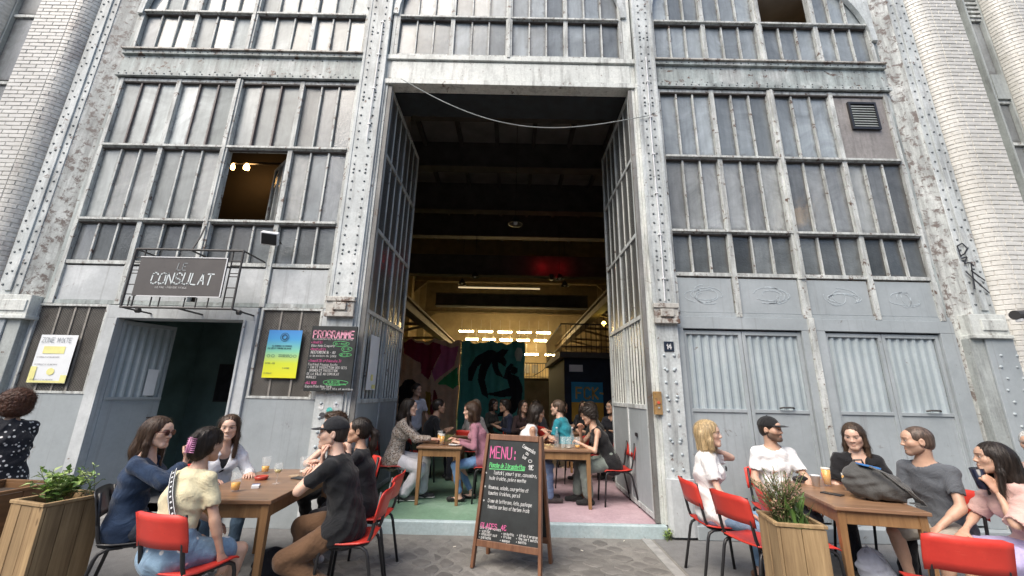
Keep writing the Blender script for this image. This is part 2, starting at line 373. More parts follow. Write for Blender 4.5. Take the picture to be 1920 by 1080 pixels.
# brick piers ------------------------------------------------------
def brick_mat(name, stain):
    m, nt, b = _nodes(name); p = _geo_pos(nt)
    n1 = _noise(nt, _geo_pos(nt, (4.4, 4.4, 15)), 1.0, 2, 0.5); n2 = _noise(nt, p, 1.1, 6, 0.6); n3 = _noise(nt, p, 40, 5, 0.7)
    n4 = _noise(nt, _geo_pos(nt, (3, 3, 1.6)), 1.0, 7, 0.7)
    o = _ramp(nt, n1, [(0.3, (0.57, 0.565, 0.53, 1)), (0.5, (0.64, 0.635, 0.60, 1)), (0.7, (0.71, 0.705, 0.665, 1))])
    o = _mix(nt, 0.8, o, _ramp(nt, n2, [(0.3, (0.84,0.83,0.8,1)), (0.65, (1,1,1,1))]), 'MULTIPLY')
    o = _mix(nt, 0.5, o, _ramp(nt, n3, [(0.3, (0.82,0.8,0.77,1)), (0.6, (1,1,1,1))]), 'MULTIPLY')
    if stain: o = _mix(nt, _ramp(nt, n4, [(0.5, (0,0,0,1)), (0.62, (0.7,0.7,0.7,1))]), o, (0.33, 0.29, 0.27, 1))
    nt.links.new(o, b.inputs['Base Color']); b.inputs['Roughness'].default_value = 0.32
    _bump(nt, b, n3, 0.12, 0.003); return m
M['brick'] = brick_mat('white_glazed_brick', False); M['brick_stain'] = brick_mat('soot_stained_brick', True)
M['mortar'] = plain('grey_mortar', (0.60, 0.585, 0.54), 0.9, 0.25, 8)
def cam_px(x, y, z):
    p, r, f = R(14.9), R(1.18), 750.
    q = np.array([x, y, z-1.53]); fw = np.array([0, math.cos(p), math.sin(p)]); u0 = np.array([0, -math.sin(p), math.cos(p)]); r0 = np.array([1., 0, 0])
    rt = r0*math.cos(r) + u0*math.sin(r); up = -r0*math.sin(r) + u0*math.cos(r); d = q @ fw
    return 960 + f*(q @ rt)/d, 540 - f*(q @ up)/d, d
def seg_brick(pts, nrms, h):
    """one brick whose face follows pts (plan), chamfered edges"""
    m = len(pts); c = .0045; dep = .035; v = []; f = []
    for i, (p, n) in enumerate(zip(pts, nrms)):
        t = (pts[min(i+1, m-1)] - pts[max(i-1, 0)]).normalized(); sh = c if i == 0 else (-c if i == m-1 else 0)
        q = p + t*sh
        for (o, z, u) in ((-dep, 0, p), (-c, 0, p), (0, c, q), (0, h-c, q), (-c, h, p), (-dep, h, p)):
            w = u + n*o; v.append((w.x, w.y, z))
    for i in range(m-1):
        for k in range(5): f.append((i*6+k, (i+1)*6+k, (i+1)*6+k+1, i*6+k+1))
    f.append((0, 1, 2, 3, 4, 5)); e = (m-1)*6; f.append((e+5, e+4, e+3, e+2, e+1, e))
    return v, f
def pier(x_in, x_out, sgn, zb, budget, stain):
    """x_in: the edge beside the windows (rounded), x_out: outer edge; sgn +1 for piers to the right of their window"""
    rad, yb, yf = .24, 5.17, 4.93
    root = MB()
    P = []
    for k in range(9):
        a = R(90)*k/8; P.append((Vector((x_in + sgn*(rad - rad*math.cos(a)), yb - rad*math.sin(a))), Vector((-sgn*math.cos(a), -math.sin(a))), k))
    # mortar backing
    back = [(p - n*.008) for p, n, k in P] + [Vector((x_out, yf+.008)), Vector((x_out, 5.6)), Vector((x_in, 5.6))]
    nb = len(back); v = [(p.x, p.y, zb) for p in back] + [(p.x, p.y, TOP) for p in back]
    fs = [(i, (i+1) % nb, (i+1) % nb+nb, i+nb) for i in range(nb)]
    if sgn < 0: fs = [q[::-1] for q in fs]
    root.add(v, fs); pr = root.build('brick_pier', M['mortar'], bld)
    ch = .066; bh = ch - .0065; L = .228; jt = .006
    arc = [(p, n) for p, n, k in P]
    out = []
    nz = int((TOP-zb)/ch)
    cuts = {0: [(0, 4), (4, 8)], 1: [(0, 2), (2, 6), (6, 8)]}
    for c in range(nz):
        z = zb + c*ch
        for a, b_ in cuts[c % 2]:
            seg = arc[a:b_+1]; out.append(('arc%d%d' % (a, b_), [s_[0] for s_ in seg], [s_[1] for s_ in seg], z))
        x = x_in + sgn*rad; first = (c % 2 == 1)
        while (x_out - x)*sgn > .02:
            ln = L*.5 if first else L; first = False
            x2 = x + sgn*min(ln, abs(x_out-x)); n = Vector((0, -1))
            out.append(('flat%.3f' % abs(x2-x), [Vector((x + sgn*jt/2, yf)), Vector((x2 - sgn*jt/2, yf))], [n, n], z)); x = x2
    # choose the bricks that show largest
    def score(b):
        c = (b[1][0] + b[1][-1])/2; px, py, d = cam_px(c.x, c.y, b[3]+.03)
        return 1/d if (5 < px < 1915 and 5 < py < 1075 and d > 0) else 0
    ordr = sorted(range(len(out)), key=lambda i: -score(out[i])); single = set(ordr[:budget])
    cache = {}; rest = MB()
    for i, (kind, pts, nr, z) in enumerate(out):
        arcb = kind.startswith('arc')
        if arcb and i not in single or arcb:
            pts = list(pts); t0 = (pts[1]-pts[0]).normalized(); t1 = (pts[-1]-pts[-2]).normalized(); pts[0] = pts[0]+t0*jt/2; pts[-1] = pts[-1]-t1*jt/2
        o = pts[0]
        v, f = seg_brick([p - o for p in pts], nr, bh)
        if sgn < 0: f = [q[::-1] for q in f]
        dz = random.uniform(-.0012, .0012); dy = random.uniform(-.002, .002)
        mi = 1 if (arcb and stain) else 0
        if i in single:
            if kind not in cache:
                mm = MB().add(v, f); cache[kind] = mm.mesh('brick', [M['brick_stain'] if mi else M['brick']])
            inst(cache[kind], 'brick', pr, (o.x, o.y+dy, z+dz))
        else:
            rest.cur = mi; rest.add([(a+o.x, b_+o.y+dy, c_+z+dz) for a, b_, c_ in v], f)
    tag(rest.build('brickwork', [M['brick'], M['brick_stain']], pr), kind='stuff')
pier(6.27, 6.95, 1, 0.0, 150, False)
pier(-6.67, -7.46, -1, 0.0, 150, True)
pier(7.66, 9.3, 1, 0.0, 0, False)
pier(-8.22, -9.8, -1, 0.0, 0, False)
# narrow stair windows between the piers
def strip_window(x0, x1, zs, y=5.22):
    f = MB(); f.box(x0, x1, y+.06, 5.6, 0, TOP)
    f.box(x0, x0+.03, y-.05, y+.06, 0, TOP).box(x1-.03, x1, y-.05, y+.06, 0, TOP)
    w = f.build('stair_window', M['stone'], bld)
    for k, (a, b_) in enumerate(zs):
        MB().box(x0+.035, x1-.035, y, y+.02, a, b_).build('pane', M['glass_dark'], w)
        MB().box(x0+.031, x1-.031, y-.03, y+.05, b_, b_+.05).build('transom', M['mullion'], w)
    return w
w = strip_window(7.40, 7.66, [(.6, 1.9), (2.0, 3.3), (3.4, 4.7), (4.75, 5.28), (5.36, 6.02), (6.58, 7.62), (7.7, 9.0)])
MB().box(7.435, 7.625, 5.16, 5.27, 6.08, 6.53).build('stone_spandrel', M['stone'], w)
for k in range(5): MB().box(7.43, 7.63, 5.17, 5.20, 7.68+.09*k, 7.72+.09*k).build('slat', M['mullion'], w)
MB().box(6.95, 7.40, 5.25, 5.6, 0, TOP).build('recess_wall', M['stone'], bld)
strip_window(-8.22, -7.46, [(.6, 3.0), (3.1, 4.9), (5.0, 6.0), (6.1, 7.3), (7.4, 9.0)])

# riveted columns ---------------------------------------------------
def rivets(parent, pts, r=.017, h=.012, mat='rivet_dark', nrm='-y'):
    b = MB()
    for p in pts: b.dome(p, r*random.uniform(.85, 1.1), h, nrm)
    return tag(b.build('rivets', M[mat], parent, smooth=True), kind='stuff')
def inner_column(x0, x1, jamb):
    m = MB().box(x0, x1, 5.05, 5.36, .0, TOP)
    m.box(x0-.012, x0+.03, 5.042, 5.2, 2.70, TOP).box(x1-.03, x1+.012, 5.042, 5.2, 2.70, TOP)
    c = m.build('column', M['steel'], bld, bevel=.004)
    pts = []; z = 2.76; k = 0
    while z < 7.95:
        pts += [(x0+.085, 5.05, z), (x1-.085, 5.05, z)]
        if k % 9 == 4: pts += [(x0+.085, 5.05, z+.055), (x1-.085, 5.05, z+.055), ((x0+x1)/2, 5.05, z+.03)]
        z += .135; k += 1
    rivets(c, pts)
    rivets(c, [(x, 5.05, z) for z in np.arange(.72, 2.1, .165) for x in (x0+.08, x1-.08)] + [((x0+x1)/2+dx, 5.05, z) for z in (1.02, 1.5, 1.86) for dx in (-.04, .05)], .021, .018, 'rivet')
    # rusty capital
    cp = MB().box(x0-.02, x1+.015, 4.985, 5.05, 2.44, 2.50).box(x0-.01, x1+.008, 5.005, 5.05, 2.50, 2.64).box(x0-.02, x1+.015, 4.985, 5.05, 2.64, 2.70)
    cp.box((x0+x1)/2-.085, (x0+x1)/2+.085, 4.975, 5.01, 2.525, 2.625).build('capital', M['rusty'], c, bevel=.006)
    # bent sheet guard at the foot
    g = []
    for x, y in ((x0-.015, 5.06), (x0-.005, 5.02), (x0+.03, 4.995), (x1-.03, 4.995), (x1+.02, 5.01), (x1+.035, 5.06)): g.append((x, y))
    v = [(x, y, z) for z in (.03, .62) for x, y in g]; n = len(g)
    MB().add(v, [(i, i+1, n+i+1, n+i) for i in range(n-1)] + [tuple(range(n, 2*n))]).build('foot_guard', M['panel_white'], c)
    return c
cl = inner_column(-2.36, -2.02, 1); cr_ = inner_column(1.84, 2.125, -1)
# jamb mouldings of the great doorway
for a, b_, nm in (((-2.02, -1.985), (-1.985, -1.95), 'l'), ((1.80, 1.84), (1.755, 1.80), 'r')):
    MB().box(a[0]+.001, a[1]-.001, 5.075, 5.3, .13, 6.09).box(b_[0], b_[1], 5.10, 5.3, .13, 6.09).build('jamb', M['steel_pale'], bld, bevel=.003)
# thin conduits with clips running up the columns
def conduit(x, z0, z1, parent):
    m = MB(); zz = np.linspace(z0, z1, 14)
    m.tube([(x + .006*math.sin(z*2.1), 5.03, z) for z in zz], .0085, 6)
    for z in np.arange(z0+.3, z1, .62): m.box(x-.022, x+.022, 5.018, 5.05, z-.008, z+.008)
    return m.build('conduit', M['white_plastic'], parent)
conduit(1.985, 2.74, 6.6, cr_); conduit(-2.13, 5.0, 7.2, cl)
def outer_column(xr0, xr1, xp0, xp1, sgn):
    """rivetted flange (xr) and the flaking splayed band beside the window (xp)"""
    m = MB().box(min(xr0, xr1), max(xr0, xr1), 5.05, 5.4, 2.64, TOP)
    m.box(min(xr0, xr1)+.1, max(xr0, xr1)-.1, 5.03, 5.05, 2.7, TOP)
    c = m.build('column', M['steel'], bld, bevel=.004)
    b = MB().add([(xp0, 5.06, 0), (xp1, 5.16, 0), (xp1, 5.4, 0), (xp0, 5.4, 0), (xp0, 5.06, TOP), (xp1, 5.16, TOP), (xp1, 5.4, TOP), (xp0, 5.4, TOP)],
               [(0,3,2,1),(4,5,6,7),(0,1,5,4),(1,2,6,5),(2,3,7,6),(3,0,4,7)] if sgn < 0 else [(0,1,2,3),(7,6,5,4),(4,5,1,0),(5,6,2,1),(6,7,3,2),(7,4,0,3)])
    b.build('splayed_band', M['splay'], c)
    a, b_ = min(xr0, xr1), max(xr0, xr1); pts = []
    for k, z in enumerate(np.arange(2.78, 8.0, .15)):
        pts += [(a+.05, 5.05, z), (b_-.05, 5.05, z)]
        if k % 2: pts += [(a+.135, 5.03, z+.03)]
    rivets(c, pts)
    # block capital and lower pier
    x0, x1 = (5.83, 6.30) if sgn > 0 else (-6.60, -6.12)
    MB().box(x0, x1, 4.99, 5.2, 2.36, 2.64).box(x0-.02, x1+.02, 4.975, 5.2, 2.33, 2.375).box(x0+.13, x1-.03, 4.975, 5.0, 2.43, 2.57).build('capital', M['steel_pale'], c, bevel=.006)
    lx0, lx1 = (5.98, 6.50) if sgn > 0 else (-6.9, -6.38)
    MB().box(lx0, lx1, 5.01, 5.3, 0, 2.33).build('lower_shaft', M['panel'], c, bevel=.005)
    ix0, ix1 = (5.80, 5.975) if sgn > 0 else (-6.375, -6.2)
    MB().box(ix0, ix1, 5.03, 5.3, 0, 2.33).build('stone_reveal', M['stone'], c, bevel=.005)
    rivets(c, [(lx0+.1+dx+(.04 if k % 2 else 0), 5.01, z) for k, z in enumerate(np.arange(.3, 2.25, .14)) for dx in (0, .2)], .02, .016, 'rivet')
    return c
colL = outer_column(-6.67, -6.38, -6.38, -6.10, -1); colR = outer_column(5.98, 6.265, 5.98, 5.71, 1)
# spray tag on the right column (three looping strokes)
# beams ---------------------------------------------------------------
def beam(x0, x1, mat='steel_worn', riv=True):
    m = MB().box(x0, x1, 5.10, 5.35, 6.10, 6.57)
    m.box(x0, x1, 5.06, 5.12, 6.10, 6.165).box(x0, x1, 5.06, 5.12, 6.505, 6.572)
    b = m.build('beam', M[mat], bld, bevel=.003)
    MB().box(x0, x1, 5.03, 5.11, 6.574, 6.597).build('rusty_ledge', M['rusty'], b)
    if riv: rivets(b, [(x, 5.06, z) for x in np.arange(x0+.06, x1, .115) for z in (6.132, 6.54)] + [(x, 5.10, z) for x in np.arange(x0+.1, x1, .23) for z in (6.21, 6.46)], .013, .01)
    return b
beam(-6.10, -2.375); beam(2.14, 5.71)
hb = MB().box(-2.019, 1.839, 5.12, 5.32, 6.10, 6.57).box(-2.019, 1.839, 5.08, 5.13, 6.52, 6.60).box(-2.019, 1.839, 5.07, 5.13, 6.06, 6.14).box(-1.93, 1.75, 5.105, 5.125, 6.17, 6.49).build('door_header', M['steel_pale'], bld, bevel=.004)
# windows: one frame mesh per bay, every pane a piece of its own ---------
pane_cache = {}
def bay(xs, rows, bars, matf, skip=(), name='window', depth=0):
    m = MB(); x0, x1 = xs[0], xs[-1]
    for i, x in enumerate(xs):
        wd = .055 if i in (0, len(xs)-1) else (.10 if i == 2 else .066)
        sh = wd/2 if i == 0 else (-wd/2 if i == len(xs)-1 else 0)
        m.box(x+sh-wd/2, x+sh+wd/2, 5.085 if i == 2 else 5.10, 5.2, rows[0]-.02, rows[-1])
        if i == 2: m.box(x-.022, x+.022, 5.068, 5.085, rows[0]-.02, rows[-1])
    for j, z in enumerate(rows):
        a, b_ = (z, z+.05) if j == 0 else ((z-.05, z) if j == len(rows)-1 else (z-.03, z+.03))
        m.box(x0+.0552, x1-.0552, 5.108, 5.192, a, b_)
        if 0 < j < len(rows)-1: m.box(x0+.0552, x1-.0552, 5.075, 5.108, z-.012, z+.02)
    w = m.build(name, M['mullion'], bld, bevel=.002)
    for z in rows[1:-1]: MB().box(x0+.0552, x1-.0552, 5.112, 5.15, z-.046, z-.0305).build('dark_strip', M['strip_dark'], w)  # thin dark strip below each transom, added for contrast; top rail likewise
    MB().box(x0+.0552, x1-.0552, 5.112, 5.15, rows[-1]-.068, rows[-1]-.0505).build('dark_strip', M['strip_dark'], w)
    for i in range(len(xs)-1):
        hl = .0552 if i == 0 else (.05 if i == 2 else .033)
        hr = .0552 if i == len(xs)-2 else (.05 if i == 1 else .033)
        a, b_ = xs[i]+hl, xs[i+1]-hr
        for j in range(len(rows)-1):
            if (i, j) in skip: continue
            za = rows[j]+(.05 if j == 0 else .03); zb = rows[j+1]-(.05 if j == len(rows)-2 else .03)
            n = bars
            for k in range(n):
                p0 = a + (b_-a)*k/n; p1 = a + (b_-a)*(k+1)/n
                if k: MB().box(p0-.011, p0+.011, 5.122, 5.17, za, zb).build('glazing_bar', M['bar_dark' if matf(i, j, k) == 'glass_milky' and j == 2 else 'mullion'], w)
                g0, g1 = p0+(.0112 if k else 0), p1-(.0112 if k < n-1 else 0)
                t = random.uniform(-.013, .013); u_ = random.uniform(-.008, .008)
                v = [(g0, 5.155+t*.5+u_, za), (g1, 5.155-t*.5+u_, za), (g1, 5.155-t*.5-u_, zb), (g0, 5.155+t*.5-u_, zb)]
                MB().add(v + [(x, y+.006, z) for x, y, z in v], [(0,1,2,3),(7,6,5,4)]).build('pane', M[matf(i, j, k)], w)
    return w
def mf_left(i, j, k):
    if j == 2: return 'glass_milky' if i < 3 else ('glass_wired', 'glass_dark', 'glass_dark')[k]
    if j == 1: return {(0, 0): 'glass_milky', (0, 1): 'glass_wired', (0, 2): 'glass_wired', (1, 0): 'glass_milky', (1, 1): 'glass_milky', (1, 2): 'glass_wired', (3, 0): 'glass_wired', (3, 1): 'glass_sky'}.get((i, k), 'glass_dark')
    return 'glass_low' if (i*2+k) % 5 else 'glass_dark'
def mf_right(i, j, k): return ('glass_sky' if j == 2 else ('glass_low' if j == 0 else 'glass_wired' if (i*3+k) % 4 == 1 else 'glass_dark'))
wl = bay(XL, ROWS, 3, mf_left, {(2, 1)}); wr = bay(XR, ROWS, 3, mf_right, {(3, 2)})
UP = [6.60, 7.36, 8.5]
sky = lambda i, j, k: 'glass_sky'
bay(XL, UP, 3, lambda i, j, k: 'glass_milky' if (i*2+k) % 3 else 'glass_sky'); bay(XC, UP, 3, sky); bay(XR, UP, 3, sky, {(2, 1)})
# round-arched corners of the upper windows
def arch_corner(x, sgn, z0=7.15, rad=1.55):
    m = MB(); n = 10; pts = []
    for k in range(n+1):
        a = R(75)*k/n; pts.append((x + sgn*(rad - rad*math.cos(a)), z0 + rad*math.sin(a)))
    for k in range(n):
        (xa, za), (xb, zb) = pts[k], pts[k+1]
        m.bar((xa, 5.10, za), (xb, 5.10, zb), .085, .07, up=(0, 1, 0))
    poly = [(x-sgn*.06, z0)] + pts + [(x-sgn*.06, pts[-1][1])]
    if sgn < 0: poly = poly[::-1]
    m.prism(poly[::-1], 5.095, 5.145)
    m.build('arch_spandrel', M['steel'], bld)
for x, s_, z_, r_ in ((-6.03, 1, 7.3, 1.5), (-2.38, -1, 7.5, 1.4), (-1.95, 1, 7.4, 1.4), (1.69, -1, 7.4, 1.4), (2.12, 1, 7.5, 1.4), (5.66, -1, 7.05, 1.5)): arch_corner(x, s_, z_, r_)
MB().box(-1.985, -1.935, 5.1, 5.3, 6.6, TOP).build('jamb', M['steel_pale'], bld); MB().box(1.675, 1.80, 5.1, 5.3, 6.6, TOP).build('jamb', M['steel_pale'], bld)
for a, b_ in ((-6.10, -6.035), (-2.375, -2.36), (5.655, 5.71)): MB().box(a, b_, 5.12, 5.3, 2.6, TOP).build('reveal', M['steel_worn'], bld)
# casement standing open in the left window, louvre sheet in the right one
cs = empty('casement', (-3.30, 5.20, 3.79), R(-42), bld)
MB().box(-.64, -.60, 0, .03, 0, 1.08).box(-.04, 0, 0, .03, 0, 1.08).box(-.6, -.04, 0, .03, 0, .04).box(-.6, -.04, 0, .03, 1.04, 1.08).box(-.42, -.40, 0, .03, .04, 1.04).box(-.22, -.20, 0, .03, .04, 1.04).build('casement_frame', M['mullion'], cs)
for a, b_ in ((-.6, -.42), (-.4, -.22), (-.2, -.04)): MB().box(a, b_, .01, .016, .04, 1.04).build('pane', M['glass_dark'], cs)
vp = MB().box(4.815, 5.59, 5.13, 5.16, 4.945, 6.03).build('vent_sheet', paint('rust_stained_sheet', (0.26, 0.245, 0.235), d_amt=0.5, r_amt=0.2), wr)
MB().box(5.02, 5.44, 5.095, 5.13, 5.44, 5.47).box(5.02, 5.44, 5.095, 5.13, 5.88, 5.91).box(5.02, 5.05, 5.095, 5.13, 5.47, 5.88).box(5.41, 5.44, 5.095, 5.13, 5.47, 5.88).box(5.05, 5.41, 5.122, 5.13, 5.47, 5.88).build('vent_frame', M['black_metal'], wr)
for k in range(9):
    z = 5.49 + .043*k
    MB().add([(5.05, 5.10, z), (5.41, 5.10, z), (5.41, 5.12, z+.03), (5.05, 5.12, z+.03), (5.05, 5.104, z-.004), (5.41, 5.104, z-.004), (5.41, 5.124, z+.026), (5.05, 5.124, z+.026)], [(0,1,2,3),(7,6,5,4),(0,4,5,1)]).build('vent_slat', M['stone'], wr)

# spandrel panels below the windows ---------------------------------------
for xs, mt in ((XL, 'panel_white'), (XR, 'panel')):
    for i in range(4):
        a = xs[i]+(.06 if i in (0,) else .045 if i != 2 else .055); b_ = xs[i+1]-(.055 if i == 3 else .045 if i != 1 else .055)
        MB().box(a, b_, 5.125, 5.2, 2.615, 3.088).build('panel', M[mt], bld, bevel=.006)
    for i, x in enumerate(xs):
        wd = .10 if i == 2 else .07; sh = .03 if i == 0 else (-.03 if i == 4 else 0)
        if xs is XL and i == 2: continue
        MB().box(x+sh-wd/2, x+sh+wd/2, 5.095, 5.2, 2.56, 3.0895).build('mullion', M['mullion'], bld, bevel=.003)
MB().box(-6.10, -2.37, 5.11, 5.2, 2.56, 2.612).build('rail', M['steel_worn'], bld, bevel=.003)
MB().box(2.13, 5.72, 5.115, 5.2, 2.56, 2.612).build('rail', M['panel'], bld, bevel=.003)
# ghost of an old chalked emblem on each right panel: faint raised swirls
M['ghost'] = plain('faint_white_scrawl', (0.47, 0.53, 0.56), 0.7, 0.25, 30)
for i in range(4):
    cx = (XR[i]+XR[i+1])/2; m = MB()
    for k in range(7):
        a0 = random.uniform(0, 6.28); rx = random.uniform(.10, .28); rz = random.uniform(.05, .14); ln = random.uniform(1.5, 4.2)
        ox, oz = random.uniform(-.06, .06), random.uniform(-.03, .03)
        pts = [(cx+ox+rx*math.cos(a0+ln*t/12)*(1-.02*t), 5.1225, 2.85+oz+rz*math.sin(a0+ln*t/12)) for t in range(13)]
        for p, q in zip(pts, pts[1:]): m.bar(p, q, .002, .007, up=(0, 0, 1) if abs(p[0]-q[0]) > abs(p[2]-q[2]) else (1, 0, 0))
    m.build('scrawl', M['ghost'], bld)

# right bay: two pairs of gates -------------------------------------------
def corrugated(x0, x1, z0, z1, y, pitch, amp=.016):
    m = MB(); n = int((x1-x0)/pitch*8); v = []
    for k in range(n+1):
        x = x0 + (x1-x0)*k/n; ph = (k % 8)/8
        d = [0, 0, .0, .35, 1, 1, 1, .35][k % 8]
        v += [(x, y - amp*d, z0), (x, y - amp*d, z1)]
    m.add(v, [(2*k, 2*k+2, 2*k+3, 2*k+1) for k in range(n)]); return m
MB().box(2.13, 5.72, 5.10, 5.2, 2.40, 2.558).build('gate_header', M['panel'], bld, bevel=.004)
for x0, x1 in ((2.135, 2.215), (3.745, 3.83), (3.91, 4.045), (5.53, 5.72)): MB().box(x0, x1, 5.10, 5.2, .15, 2.398).build('gate_post', M['panel'], bld, bevel=.004)
MB().box(3.832, 3.908, 5.07, 5.2, .0, 2.56).build('mullion', M['mullion'], bld, bevel=.003)
MB().box(2.13, 3.83, 5.0, 5.25, 0, .148).box(3.91, 5.79, 5.0, 5.25, 0, .148).build('plinth', M['panel'], bld, bevel=.01)
for x0, x1 in ((2.217, 3.743), (4.047, 5.528)):
    g = empty('gate', (0, 0, 0), 0, bld); xm = (x0+x1)/2
    for a, b_ in ((x0, xm-.002), (xm+.002, x1)):
        MB().box(a+.002, a+.045, 5.135, 5.17, .17, 2.38).box(b_-.045, b_-.002, 5.135, 5.17, .17, 2.38).box(a+.045, b_-.045, 5.135, 5.17, 1.37, 1.41).box(a+.045, b_-.045, 5.135, 5.17, 2.33, 2.38).box(a+.045, b_-.045, 5.135, 5.17, .17, .24).build('gate_frame', M['panel'], g, bevel=.003)
        MB().box(a+.045, b_-.045, 5.15, 5.165, .24, 1.37).build('lower_panel', M['panel'], g)
        corrugated(a+.045, b_-.045, 1.41, 2.33, 5.172, .105, .022).build('corrugated_panel', M['corrug'], g)
    MB().tube([(xm+.35, 5.13, 1.43), (xm+.38, 5.10, 1.44), (xm+.50, 5.10, 1.44), (xm+.53, 5.13, 1.43)], .012, 6).build('handle', M['iron'], g)

# left bay: meshed lights, small doorway -----------------------------------
M['mesh_bar'] = plain('dirty_bar', (0.26, 0.245, 0.22), .8, .3, 9)
def mesh_light(x0, x1, z0, z1, bars):
    fr = MB().box(x0, x1, 5.10, 5.14, z0, z0+.03).box(x0, x1, 5.10, 5.14, z1-.03, z1).box(x0, x0+.03, 5.10, 5.14, z0+.03, z1-.03).box(x1-.03, x1, 5.10, 5.14, z0+.03, z1-.03)
    w = fr.build('mesh_window', M['mullion'], bld, bevel=.003)
    MB().box(x0+.03, x1-.03, 5.128, 5.16, z0+.03, z1-.03).build('pane', M['mesh_glass'], w)
    wm = MB(); s_ = .035
    for k in range(int((x1-x0+z1-z0)/s_)):
        for d in (1, -1):
            # diagonal wire clipped to the light
            xa = x0+.03; pts = []
            c = k*s_
            for (x, z) in ((xa, z0+.03+c if d > 0 else z1-.03-c),):
                xs_, zs_ = x, z; xe = x1-.03; ze = zs_ - d*(xe-xs_)
                lo, hi = z0+.03, z1-.03
                def clip(xs_, zs_, xe, ze):
                    t0, t1 = 0, 1; dz = ze-zs_
                    if abs(dz) < 1e-6: return None
                    ta, tb = sorted(((lo-zs_)/dz, (hi-zs_)/dz)); t0 = max(0, ta); t1 = min(1, tb)
                    if t1-t0 < .02: return None
                    return (xs_+(xe-xs_)*t0, zs_+dz*t0), (xs_+(xe-xs_)*t1, zs_+dz*t1)
                r = clip(xs_, zs_, xe, ze)
                if r: wm.bar((r[0][0], 5.124, r[0][1]), (r[1][0], 5.124, r[1][1]), .0025, .0025, up=(0, 1, 0))
    tag(wm.build('wire_mesh', M['iron'], w), kind='stuff')
    for x in bars: MB().box(x-.012, x+.012, 5.116, 5.126, z0+.03, z1-.03).build('glazing_bar', M['mesh_bar'], w)
    return w
mesh_light(-6.14, -5.22, 1.43, 2.555, (-5.86, -5.66, -5.48)); mesh_light(-3.24, -2.44, 1.42, 2.555, (-2.98, -2.72))
for a in ((-6.2, -5.205, 5.11, 5.2, 0, 1.428), (-3.262, -2.365, 5.11, 5.2, 0, 1.418), (-6.2, -6.142, 5.12, 5.2, 1.43, 2.555), (-2.438, -2.37, 5.10, 5.2, 1.42, 2.56)): MB().box(*a).build('wall_panel', M['panel_white'] if a[4] else M['panel'], bld, bevel=.004)
MB().box(-3.262, -3.242, 5.12, 5.2, 1.42, 2.555).build('wall_panel', M['panel'], bld)
MB().box(-5.20, -5.03, 5.075, 5.3, .0, 2.38).box(-3.42, -3.265, 5.075, 5.3, .0, 2.38).box(-5.20, -3.265, 5.075, 5.3, 2.381, 2.545).box(-5.06, -5.03, 5.055, 5.075, .0, 2.38).box(-3.42, -3.39, 5.055, 5.075, 0, 2.38).build('door_frame', M['panel_white'], bld, bevel=.004)
MB().box(-5.03, -3.42, 4.98, 5.6, 0, .12).build('door_step', M['kerb_stone'], bld, bevel=.01)
dl = empty('door', (-5.015, 5.15, .14), R(64), bld); dl.scale = (.72, 1, 1)
MB().box(0, .82, 0, .04, 0, 1.24).build('lower_panel', M['panel'], dl, bevel=.004)
MB().box(0, .05, 0, .04, 1.242, 2.22).box(.77, .82, 0, .04, 1.242, 2.22).box(.05, .77, 0, .04, 2.17, 2.22).box(.0, .82, -.012, 0, 1.225, 1.26).build('stile', M['panel'], dl, bevel=.003)
corrugated(.05, .77, 1.242, 2.17, .02, .12, .016).build('corrugated_panel', M['corrug'], dl)
MB().box(.52, .68, -.016, -.012, 1.28, 1.62).build('paper_notice', M['paper'], dl)
MB().tube([(.74, -.01, 1.0), (.74, -.05, 1.0), (.64, -.05, 1.0)], .01, 6).build('handle', M['iron'], dl)

# the two tall leaves of the great doorway, folded back inside --------------
def great_leaf(x, sgn, y0=5.14, y1=7.0):
    g = empty('door_leaf', (0, 0, 0), 0, bld)
    zb, zt = .16, 6.02; xa, xb = x-.022, x+.022
    fr = MB(); fr.box(xa, xb, y0, y0+.07, zb, zt).box(xa, xb, y1-.06, y1, zb, zt).box(xa, xb, y0+.07, y1-.06, zt-.06, zt).box(xa, xb, y0+.07, y1-.06, zb, zb+.06)
    ym = (y0+y1)/2
    for z in (1.41, 2.56, 3.72, 4.91): fr.box(xa, xb, y0+.07, y1-.06, z-.028, z+.028)
    fr.box(xa, xb, ym-.025, ym+.025, zb+.06, 1.382)
    for z0, z1 in ((1.438, 2.532), (2.588, 3.692), (3.748, 4.882), (4.938, zt-.06)): fr.box(xa, xb, ym-.018, ym+.018, z0, z1)
    fr.build('leaf_frame', M['steel'], g, bevel=.003)
    for z0, z1 in ((2.588, 3.692), (3.748, 4.882), (4.938, 5.96)):
        for h0, h1 in ((y0+.07, ym-.018), (ym+.018, y1-.06)):
            for k in range(3):
                a = h0+(h1-h0)*k/3; b_ = h0+(h1-h0)*(k+1)/3
                if k: MB().box(x-.014, x+.014, a-.009, a+.009, z0, z1).build('glazing_bar', M['steel_pale'], g)
                MB().box(x-.003, x+.003, a+(.0092 if k else 0), b_-(.0092 if k < 2 else 0), z0, z1).build('pane', M['glass_low'], g)
    for k in range(13):
        y = y0+.13+(y1-y0-.25)*k/12
        if abs(y-ym) < .04: continue
        MB().box(x-.010, x+.010, y-.011, y+.011, 1.438, 2.532).build('bar', M['steel_pale'], g)
    for a, b_ in ((y0+.0702, ym-.0252), (ym+.0252, y1-.0602)):
        MB().box(x-.010, x+.010, a, b_, zb+.0602, 1.3818).build('lower_panel', M['panel'], g)
    # backing sheet behind the bars
    MB().box(x+sgn*.016, x+sgn*.019, y0+.0702, y1-.0602, 1.4382, 2.5318).build('mesh_sheet', M['glass_low'], g)
    return g
gl = great_leaf(-1.91, -1); gr = great_leaf(1.73, 1, 5.14, 6.95)
MB().box(1.695, 1.707, 5.62, 5.70, 1.02, 1.07).build('latch_slot', M['black_metal'], gr)
